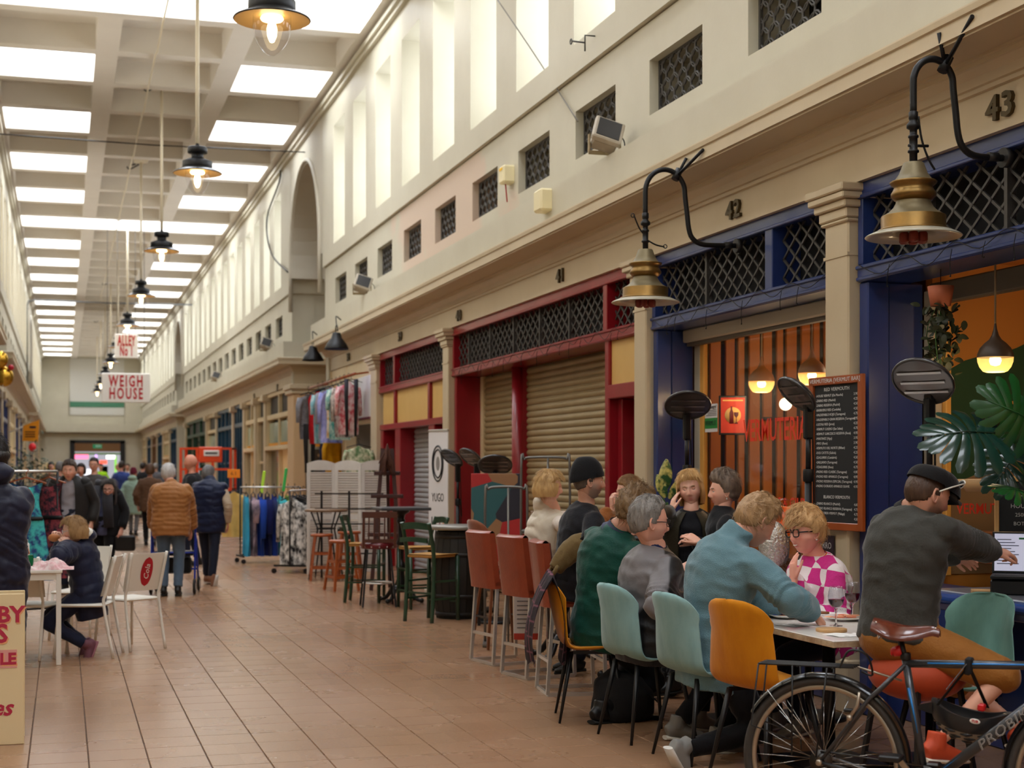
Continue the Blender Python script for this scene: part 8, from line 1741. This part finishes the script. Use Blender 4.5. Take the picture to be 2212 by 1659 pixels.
# foliage
def leaf_mesh(L, W, bend=.2, holes=False, n=14):
    mb = MB(); pts = []
    for s in (0, 1):
        off = -.0015*s
        def fn(u, v):
            a = (u-.5)*2; t = v; w = W*math.sin(PI*min(1, t*.92+.06))**.7*(1-.15*t); return Vector((t*L, a*w, bend*L*(t-t*t*1.6)+.06*L*(1-a*a)*.3+off))
        mb.grid((lambda u, v: fn(u, v)) if s == 0 else (lambda u, v: fn(1-u, v)), 8, n)
    return mb.mesh('leaf')
def monstera_mesh(R=.2):
    """heart shaped leaf: pinnate lobes merging at the midrib, slit towards the rim"""
    mb = MB(); N = 7
    for side in (1, -1):
        for k in range(N):
            t = k/(N-1); x0 = R*(-.12+1.0*t); th = math.radians(128-100*t); L_ = R*(.78+.32*math.sin(PI*min(1, t+.18))-.22*t*t)
            dx, dy = math.cos(th), math.sin(th)
            for s in (0, 1):
                def fn(u, v, s=s, t=t):
                    w = R*(.085+.085*u-.02*t)*(1 if u < .82 else math.sqrt(max(0.02, 1-((u-.82)/.19)**2))); q = (v-.5)*2*w; c = .10*R*u*u
                    x = x0+dx*L_*u-dy*q+c; y = dy*L_*u+dx*q; return Vector((x, side*max(y, -.002), -.30*R*(y/R)**2-.16*R*max(0, x/R)**2+.012*R*math.sin(v*PI)-.0015*s))
                mb.grid(fn if (side > 0) == (s == 0) else (lambda u, v, fn=fn: fn(u, 1-v)), 7, 3)
    mb.tube([(-.3*R, 0, .004), (.4*R, 0, .006), (1.2*R, 0, -.2*R)], [.005, .004, .0015], 5)
    return mb.mesh('leaf')
mon_m = M('monstera_green', (28, 84, 34), .28, coat=.3, var=((20, 64, 26), 6, .3)); mon_d = M('monstera_dark', (24, 58, 46), .22, coat=.4, var=((18, 46, 36), 6, .3)); stem_m = M('green_stem', (52, 92, 40), .5)
mp_ = thing('monstera_plant', 'large monstera plant with split leaves on the counter', 'plant', at(2340, 1260, 8.0)); mp_.location.z = .92; base = Vector(mp_.location)
MB().lathe([(0, 0), (.1, 0), (.13, .2), (.135, .2), (.12, .19), (0, .17)], n=28).build('pot', M('terracotta_pot', (170, 92, 60), .7), mp_)
def leaf_at(me, mat, px, py, d, tip, up, parent, base, s=1.0, stem=True):
    p = at(px, py, d)-base; m = me.copy(); m.materials.append(mat); x = cw(*tip).normalized(); z = cw(*up).normalized(); y = z.cross(x).normalized(); z = x.cross(y); R_ = Matrix(((x.x, y.x, z.x), (x.y, y.y, z.y), (x.z, y.z, z.z)))
    o = obj('leaf', m, mat, parent); o.location = p; o.rotation_euler = R_.to_euler(); o.scale = (s, s, s)
    if stem: MB().tube(smooth_path([p-x*.05*s, p.lerp(Vector((0, 0, .2)), .5)+Vector((0, 0, .05)), Vector((0, 0, .18))], 6), .007, 6).build('petiole', stem_m, parent)
mo = monstera_mesh(.21)
for (px, py, d, tip, up, mt, s) in ((2222, 905, 7.6, (-.75, -.2, .35), (-.3, -.9, .25), mon_m, .95), (2122, 935, 7.55, (-1, -.15, .05), (-.1, -.75, .7), mon_d, 1.05), (2190, 985, 7.85, (-.5, -.3, -.6), (-.2, -.8, .4), mon_d, .8), (2215, 1065, 7.5, (-.7, -.2, .25), (.1, -.4, .9), mon_m, .6), (2240, 930, 7.9, (.3, -.3, .8), (.2, -.9, .1), mon_m, .9)): leaf_at(mo, mt, px, py, d, tip, up, mp_, base, s)
fi = thing('variegated_plant', 'variegated rubber plant with cream edged leaves behind the blonde woman', 'plant', at(1442, 1100, 11.9)); fi.location.z = .9; base = Vector(fi.location); lm = leaf_mesh(.26, .06); MB().lathe([(0, 0), (.08, 0), (.1, .16), (.09, .15), (0, .14)], n=20).build('pot', blk, fi); MB().box((-.12, -.12, -.9), (.12, .12, 0), .01).build('plinth', blk_leg, fi)
vg = M('variegated_leaf', (206, 196, 110), .35, var=((40, 84, 44), 14, .08), coat=.2)
for (px, py, tip, up, s) in ((1432, 1062, (.15, 0, 1), (.2, -1, .1), 1.0), (1438, 1075, (-.35, 0, .9), (-.3, -1, 0), .75), (1446, 1078, (.45, 0, .8), (.3, -1, 0), .7), (1428, 1085, (-.8, -.1, .4), (-.2, -.9, .5), .6)): leaf_at(lm, vg, px, py, 11.9, tip, up, fi, base, s)
hp_ = thing('hanging_ivy', 'dark trailing ivy hanging inside the serving hatch', 'plant', at(2032, 690, 9.1)); lm2 = leaf_mesh(.06, .022, n=6); lm2.materials.append(M('ivy_leaf', (48, 52, 30), .5)); rn = random.Random(9)
for k in range(150): inst('leaf', lm2, (rn.gauss(0, .06), rn.gauss(0, .05), .1-abs(rn.gauss(0, .22))), hp_, (rn.uniform(-1, 1), rn.uniform(-.4, 1.4), rn.uniform(0, 6.28)))
for k in range(6): MB().tube(smooth_path([(0, 0, .12), (rn.gauss(0, .05), rn.gauss(0, .05), -.1), (rn.gauss(0, .07), rn.gauss(0, .05), -.38)], 4), .003, 4).build('vine', stem_m, hp_)
MB().lathe([(0, .08), (.06, .08), (.08, .2), (.075, .2), (0, .18)], n=18).build('pot', M('terracotta_pot', (170, 92, 60)), hp_); MB().tube([(0, 0, .2), (0, 0, .75)], .003, 4).build('cord', blk, hp_)
pf = thing('framed_print', 'framed red print on the green mural wall', 'picture', (6.52, 8.63, 1.86)); MB().box((-.26, -.02, -.3), (.26, .02, .3), .005).build('frame', blk, pf); MB().box((-.21, -.024, -.25), (.21, -.02, .25)).build('mount', M('print_sage', (150, 156, 124), .7), pf); MB().ball((-.02, -.024, -.03), (.13, .004, .16)).build('red_shape', M('print_red', (190, 52, 40), .7), pf)
sh2 = thing('display_shelf', 'wooden display shelf with a bowl inside the serving hatch', 'shelf', (6.0, 7.9, 1.0)); MB().box((-.5, -.5, .5), (.5, .4, .53), .004).box((-.5, -.5, .0), (.5, .4, .2), .004).build('shelf', M('bar_wood', (120, 70, 34)), sh2)
bw_ = thing('bowl', 'pale serving bowl on the display shelf', 'bowl', at(2115, 1062, 8.45)); MB().lathe([(0, 0), (.07, 0), (.12, .07), (.115, .07), (.06, .01), (0, .01)], n=28).build('dish', M('tan_bowl', (206, 164, 112), .5), bw_)
# orange bag and silver bag with fur behind the young man
ob = thing('orange_bag', 'orange carrier bag with a clear handle behind the diners', 'bag', at(1694, 1118, 9.75), -YAW); mb = MB(); mb.tube([(0, 0, -.12), (0, 0, 0), (0, 0, .07)], 1, 16, ell=[(.05, .11), (.06, .13), (.02, .1)], up=(0, 1, 0)); ob_o = obj('bag', remeshed(mb, .01, 2, 'b'), M('orange_plastic', (226, 92, 20), .35, coat=.3), ob); displace(ob_o.data, lambda c: .012*nz(c, 18, 1)); MB().tube(arc((0, 0, .05), .07, 0, PI, 14), .006, 6).build('handle', thin_glass('clear_handle', (250, 240, 230), .2), ob); MB().box((-.11, -.05, -.13), (.11, .05, -.118)).build('base', M('yellow_plastic', (226, 190, 60), .5), ob)
sb = thing('sequin_bag', 'silver woven bag and brown fake fur beside the young man', 'bag', at(1672, 1190, 9.5), -YAW); mb = MB(); mb.ball((0, 0, .02), (.10, .06, .17), 18, 14); o = obj('bag', remeshed(mb, .01, 1, 'b'), M('silver_weave', (190, 184, 176), .25, metal=.8, bump=(55, 1.0)), sb)
mb = MB(); mb.ball((.03, .02, -.17), (.12, .08, .15), 16, 12); o = obj('fur', remeshed(mb, .009, 1, 'f'), fabric('brown_fur', (92, 58, 40), var=(70, 42, 28), bump=(120, 1.0)), sb); displace(o.data, lambda c: .012*nz(c, 60, 3)+.01*nz(c, 22, 4)); MB().box((-.05, -.02, -.62), (.05, .04, -.3)).build('tail', fabric('brown_fur', (92, 58, 40)), sb)
# ============================================================ left foreground
wmet = M('white_powder_coat', (226, 222, 212), .4)
def a_board():
    p = ground(60, 1607); r = thing('a_board', 'cream pavement board with crimson lettering at the left edge', 'sign', (p.x-.02, p.y, 0), -YAW+.3); cm = M('cream_board', (222, 200, 156), .5); cr = M('crimson_print', (176, 30, 62), .5); sh_ = M('peach_print', (226, 160, 110), .5)
    for s in (1, -1): MB().box((-.56, -.01, 0), (.0, .012, .87), .004, Matrix.Translation((0, .12*s-.12 if s < 0 else .26, 0)) @ Matrix.Rotation(.14*-s, 4, 'X') if s > 0 else Matrix.Rotation(-.12, 4, 'X')).build('panel', cm, r)
    m0 = Matrix.Rotation(-.12, 4, 'X')
    for t, x_, z, sz, sp in (('BY', -.075, .745, .13, 1), ('S', -.125, .635, .15, 1), ('LE', -.09, .49, .09, 1)):
        if t == 'LE': MB().box((-.3, -.0125, .44), (-.04, -.01, .545), 0, m0).build('print_box', M('rose_print', (216, 150, 140), .5), r)
        text('print_shadow', t, sz, m0 @ frame_mtx((x_+.006, -.0125, z-.008), (1, 0, 0), (0, 0, 1)), sh_, r, .0004, bold=.004); text('lettering', t, sz, m0 @ frame_mtx((x_, -.0140, z), (1, 0, 0), (0, 0, 1)), cr, r, .0004, bold=.004)
    MB().box((-.5, -.013, .585), (-.1, -.011, .589), 0, m0).build('print_rule', sh_, r)
    text('lettering', 'es', .13, m0 @ frame_mtx((-.125, -.013, .21), (1, 0, 0), (0, 0, 1)), cr, r, .0004, shear=.35, bold=.003)
a_board()
def white_table():
    r = thing('white_table', 'white metal table with a paper wrapped meal at the left', 'table', (0, 0, 0)); x0, x1, y0, y1 = -1.1, .0, 12.72, 13.5
    MB().box((x0, y0, .745), (x1, y1, .77), .004).build('table_top', wmet, r); MB().box((x0+.02, y0+.02, .69), (x1-.02, y1-.02, .745)).build('apron', wmet, r)
    for x_ in (x0+.04, x1-.03):
        for y_ in (y0+.03, y1-.03): MB().box((x_-.02, y_-.02, 0), (x_+.02, y_+.02, .745), .003).build('leg', wmet, r)
white_table()
def cafe_chair(x, y, rz, label, sticker=0):
    r = thing('white_chair', label, 'chair', (x, y, 0), rz, 'white metal cafe chairs')
    MB().box((-.19, -.2, .43), (.2, .2, .455), .012).build('seat', wmet, r)
    b = MB(); f = lambda u, v, s: Vector((-.2-.09*v+.03*(u*2-1)**2+s, (u-.5)*.38*(1+.06*v), .52+.33*v)); b.grid(lambda u, v: f(u, v, .006), 8, 6); b.grid(lambda u, v: f(1-u, v, -.006), 8, 6); b.grid(lambda u, v: f(u, 1, .006-.012*v)+Vector((0, 0, .004*math.sin(v*PI))), 8, 1)
    bo = b.build('backrest', wmet, r)
    for s in (1, -1):
        MB().tube([(.22, .2*s, 0), (.18, .18*s, .44)], .013, 8).build('leg', wmet, r); MB().tube(smooth_path([(-.27, .19*s, 0), (-.19, .18*s, .44), (-.21, .18*s, .55), (-.29, .19*s, .86)], 4), .013, 8).build('back_post', wmet, r)
    if sticker:
        c = MB(); c.grid(lambda u, v: f(.5+.16*(u-.5)*2*math.sqrt(max(0, 1-(2*v-1)**2)), .12+.78*v, -.0075), 8, 14); c.grid(lambda u, v: f(.5+.16*(.5-u)*2*math.sqrt(max(0, 1-(2*v-1)**2)), .12+.78*v, -.0085), 8, 14); c.build('red_oval_print', M('cola_red', (180, 24, 44), .4), bo)
        text('print_script', 'Cola', .075, frame_mtx(f(.5, .5, -.011), (-.26, 0, .96), (0, 1, 0)), white_s, bo, .0005, shear=.3)
place(cafe_chair, -3.40, 13.35, 142, 'empty white metal chair with a red oval logo on its back', 1); place(cafe_chair, -3.62, 12.8, 182, 'white metal chair the girl sits on'); place(cafe_chair, -4.05, 12.75, 80, 'white metal chair pushed under the table'); place(cafe_chair, -4.05, 14.1, 262, 'white metal chair on the far side of the table')
can = thing('drink_can', 'green drink can on the white table', 'can', ground(64, 1231, .77)); MB().lathe([(0, 0), (.026, 0), (.031, .008), (.031, .105), (.026, .118), (.027, .12), (.024, .118), (0, .116)], n=24).build('body', M('green_can', (20, 120, 74), .25, metal=.5), can); MB().lathe([(.0, .117), (.0255, .117), (.0265, .1205)], n=20).build('rim', chrome, can)
pp = thing('paper_wrap', 'crumpled pink printed paper on the white table', 'paper', ground(110, 1230, .77)); mb = MB(); rn = random.Random(2)
mb.grid(lambda u, v: Vector(((u-.5)*.36, (v-.5)*.2, max(.002, .075*math.sin(u*PI)*math.sin(v*PI)+.03*math.sin(u*13+v*7)*math.sin(v*11)))), 22, 14); mb.build('sheet', M('pink_paper', (232, 214, 212), .7, var=((214, 160, 164), 22, .12), bump=(30, .5)), pp)
bx = thing('paper_bag', 'tall white takeaway bag on the white table', 'bag', ground(47, 1228, .77)); MB().box((-.06, -.05, 0), (.06, .05, .21), .01).build('body', M('white_paper', (224, 222, 220), .7, bump=(20, .4)), bx); MB().box((-.05, -.04, .2), (.05, -.03, .24), .004).build('flap', M('white_paper', (224, 222, 220)), bx)
# dress rail behind
p = cw(-5.3, 15.3); q = cw(-4.74, 15.7); rail(p, q, 1.56, 'clothes rail with flowery dresses at the left')
def dress(loc, rz, label, mat, k=1.0):
    r = thing('hanging_dress', label, 'dress', loc, rz, 'dresses on the left rail'); m = MB()
    def f(u, v, s): a = (u-.5)*2; w = .17*(1-.25*math.sin(min(1, v/.38)*PI))+.16*max(0, v-.36); return Vector((s*.04*(1-.85*a*a)*(1+v), a*w+.0*s, -v*1.0-(.07*(1-abs(a)) if v < .03 else 0)))
    m.grid(lambda u, v: f(u, v, 1), 14, 18); m.grid(lambda u, v: f(1-u, v, -1), 14, 18); m.build('cloth', mat, r).location = (0, 0, -.1)
    b = MB(); b.tube([f(u, .36, 1)*1.03+Vector((0, 0, -.1)) for u in [i/10 for i in range(11)]], .022, 6); b.build('belt', black_m, r); h = MB(); h.bar((0, -.2, -.11), (0, 0, -.05), .03, .012); h.bar((0, 0, -.05), (0, .2, -.11), .03, .012); h.tube(smooth_path([(0, 0, -.05), (0, 0, .0), (0, .02, .02), (0, 0, .04)], 4), .004, 5); h.build('hanger', oak, r)
fl = M('flower_print', (36, 60, 120), .8, var=((70, 190, 190), 16, .1)); dress(cw(-4.95, 15.35, 1.55), math.radians(180)-YAW+PI/2, 'turquoise and blue flowery dress with a black belt', fl); dress(cw(-4.84, 15.75, 1.55), math.radians(180)-YAW+1.2, 'dark flowery dress behind the turquoise one', M('dark_flower', (30, 28, 40), .8, var=((150, 60, 70), 18, .08)))
for k in range(3): garment(cw(-5.25+.09*k, 15.4+.06*k, 1.55), -YAW+.3, gcol('dk%d' % k, ((30, 28, 32), (44, 34, 40), (26, 30, 36), (52, 44, 46), (24, 24, 28))[k]), 'dark garment on the dress rail, %s from the dresses' % ('first', 'second', 'third', 'fourth', 'fifth')[k], k, 1.0, 'dark garments on the left rail')
# flag, balloon, foliage and boards along the left shops
fg = thing('flag_sign', 'orange flag shaped sign projecting from the left wall', 'sign', at(66, 930, 38), -YAW); MB().prism([(-.2, -.26), (.19, -.28), (.22, .27), (-.18, .12)], .02, frame_mtx((0, .01, 0), (1, 0, 0), (0, 0, 1))).build('panel', M('orange_flag', (238, 152, 28), .6), fg); MB().tube([(-.2, 0, .1), (-.55, 0, -.05)], .012, 6).build('pole', wmet, fg)
for k in range(3): MB().box((-.13, -.018, -.05-.06*k), (.12, -.012, -.02-.06*k)).build('print_line', M('brown_print', (120, 66, 20), .6), fg)
MB().box((-.02, -.018, .06), (.14, -.012, .11)).build('print_mark', M('navy_print', (30, 34, 60), .6), fg)
ba = thing('foil_balloons', 'gold foil balloons at the left edge', 'balloons', at(6, 800, 30.5)); gf = M('gold_foil', (206, 160, 60), .2, metal=.9)
for k, (x_, z, q) in enumerate(((-.05, .22, .16), (.02, -.12, .19), (-.12, .05, .14))): MB().ball((x_, .1*k, z), (q, q*.6, q*1.1)).build('balloon', gf, ba)
MB().ball((.16, 0, .06), (.06, .05, .06)).build('red_bow', M('red_foil', (190, 30, 50), .3), ba); MB().tube([(0, 0, -.3), (-.03, 0, -1.2)], .004, 4).build('ribbon', wmet, ba)
rb_ = thing('red_lantern', 'round red lantern on the left shopfront', 'lantern', at(70, 966, 42)); MB().ball((0, 0, 0), (.1, .1, .12)).build('globe', M('red_paper', (206, 24, 34), .6), rb_); MB().tube([(0, 0, .12), (0, 0, .4)], .006, 4).build('cord', blk, rb_)
bu = thing('potted_tree', 'grey green potted olive tree by the left shops', 'plant', cw((58-1106)*33/FPX, 33)); rn = random.Random(12); lm3 = leaf_mesh(.11, .02, n=5); lm3.materials.append(M('olive_leaf', (74, 86, 68), .6))
MB().lathe([(0, 0), (.2, 0), (.26, .45), (.24, .45), (0, .42)], n=20).build('pot', M('grey_pot', (120, 116, 108), .7), bu); MB().tube([(0, 0, .4), (.02, 0, 1.2)], .03, 8).build('trunk', M('bark', (92, 74, 56), .8), bu)
for k in range(260): inst('leaf', lm3, (rn.gauss(0, .25), rn.gauss(0, .22), 1.55+rn.gauss(0, .22)), bu, (rn.uniform(-1, 1), rn.uniform(-1, 1), rn.uniform(0, 6.28)))
yb_ = thing('stall_board', 'pale board with a yellow patch near the far left shops', 'sign', cw((106-1106)*45/FPX, 45), -YAW); MB().box((-.3, -.02, .9), (.3, .02, 1.75), .005).build('panel', M('pale_board', (214, 198, 160), .6), yb_); MB().box((-.05, -.026, 1.55), (.28, -.02, 1.7)).build('yellow_patch', M('yellow_patch', (226, 190, 50), .6), yb_)
for x_ in (-.25, .25): MB().bar((x_, 0, 0), (x_, 0, .92), .04).build('leg', blk_leg, yb_)
if bpy.data.scenes.get('workbench'): bpy.data.scenes.remove(bpy.data.scenes['workbench'])
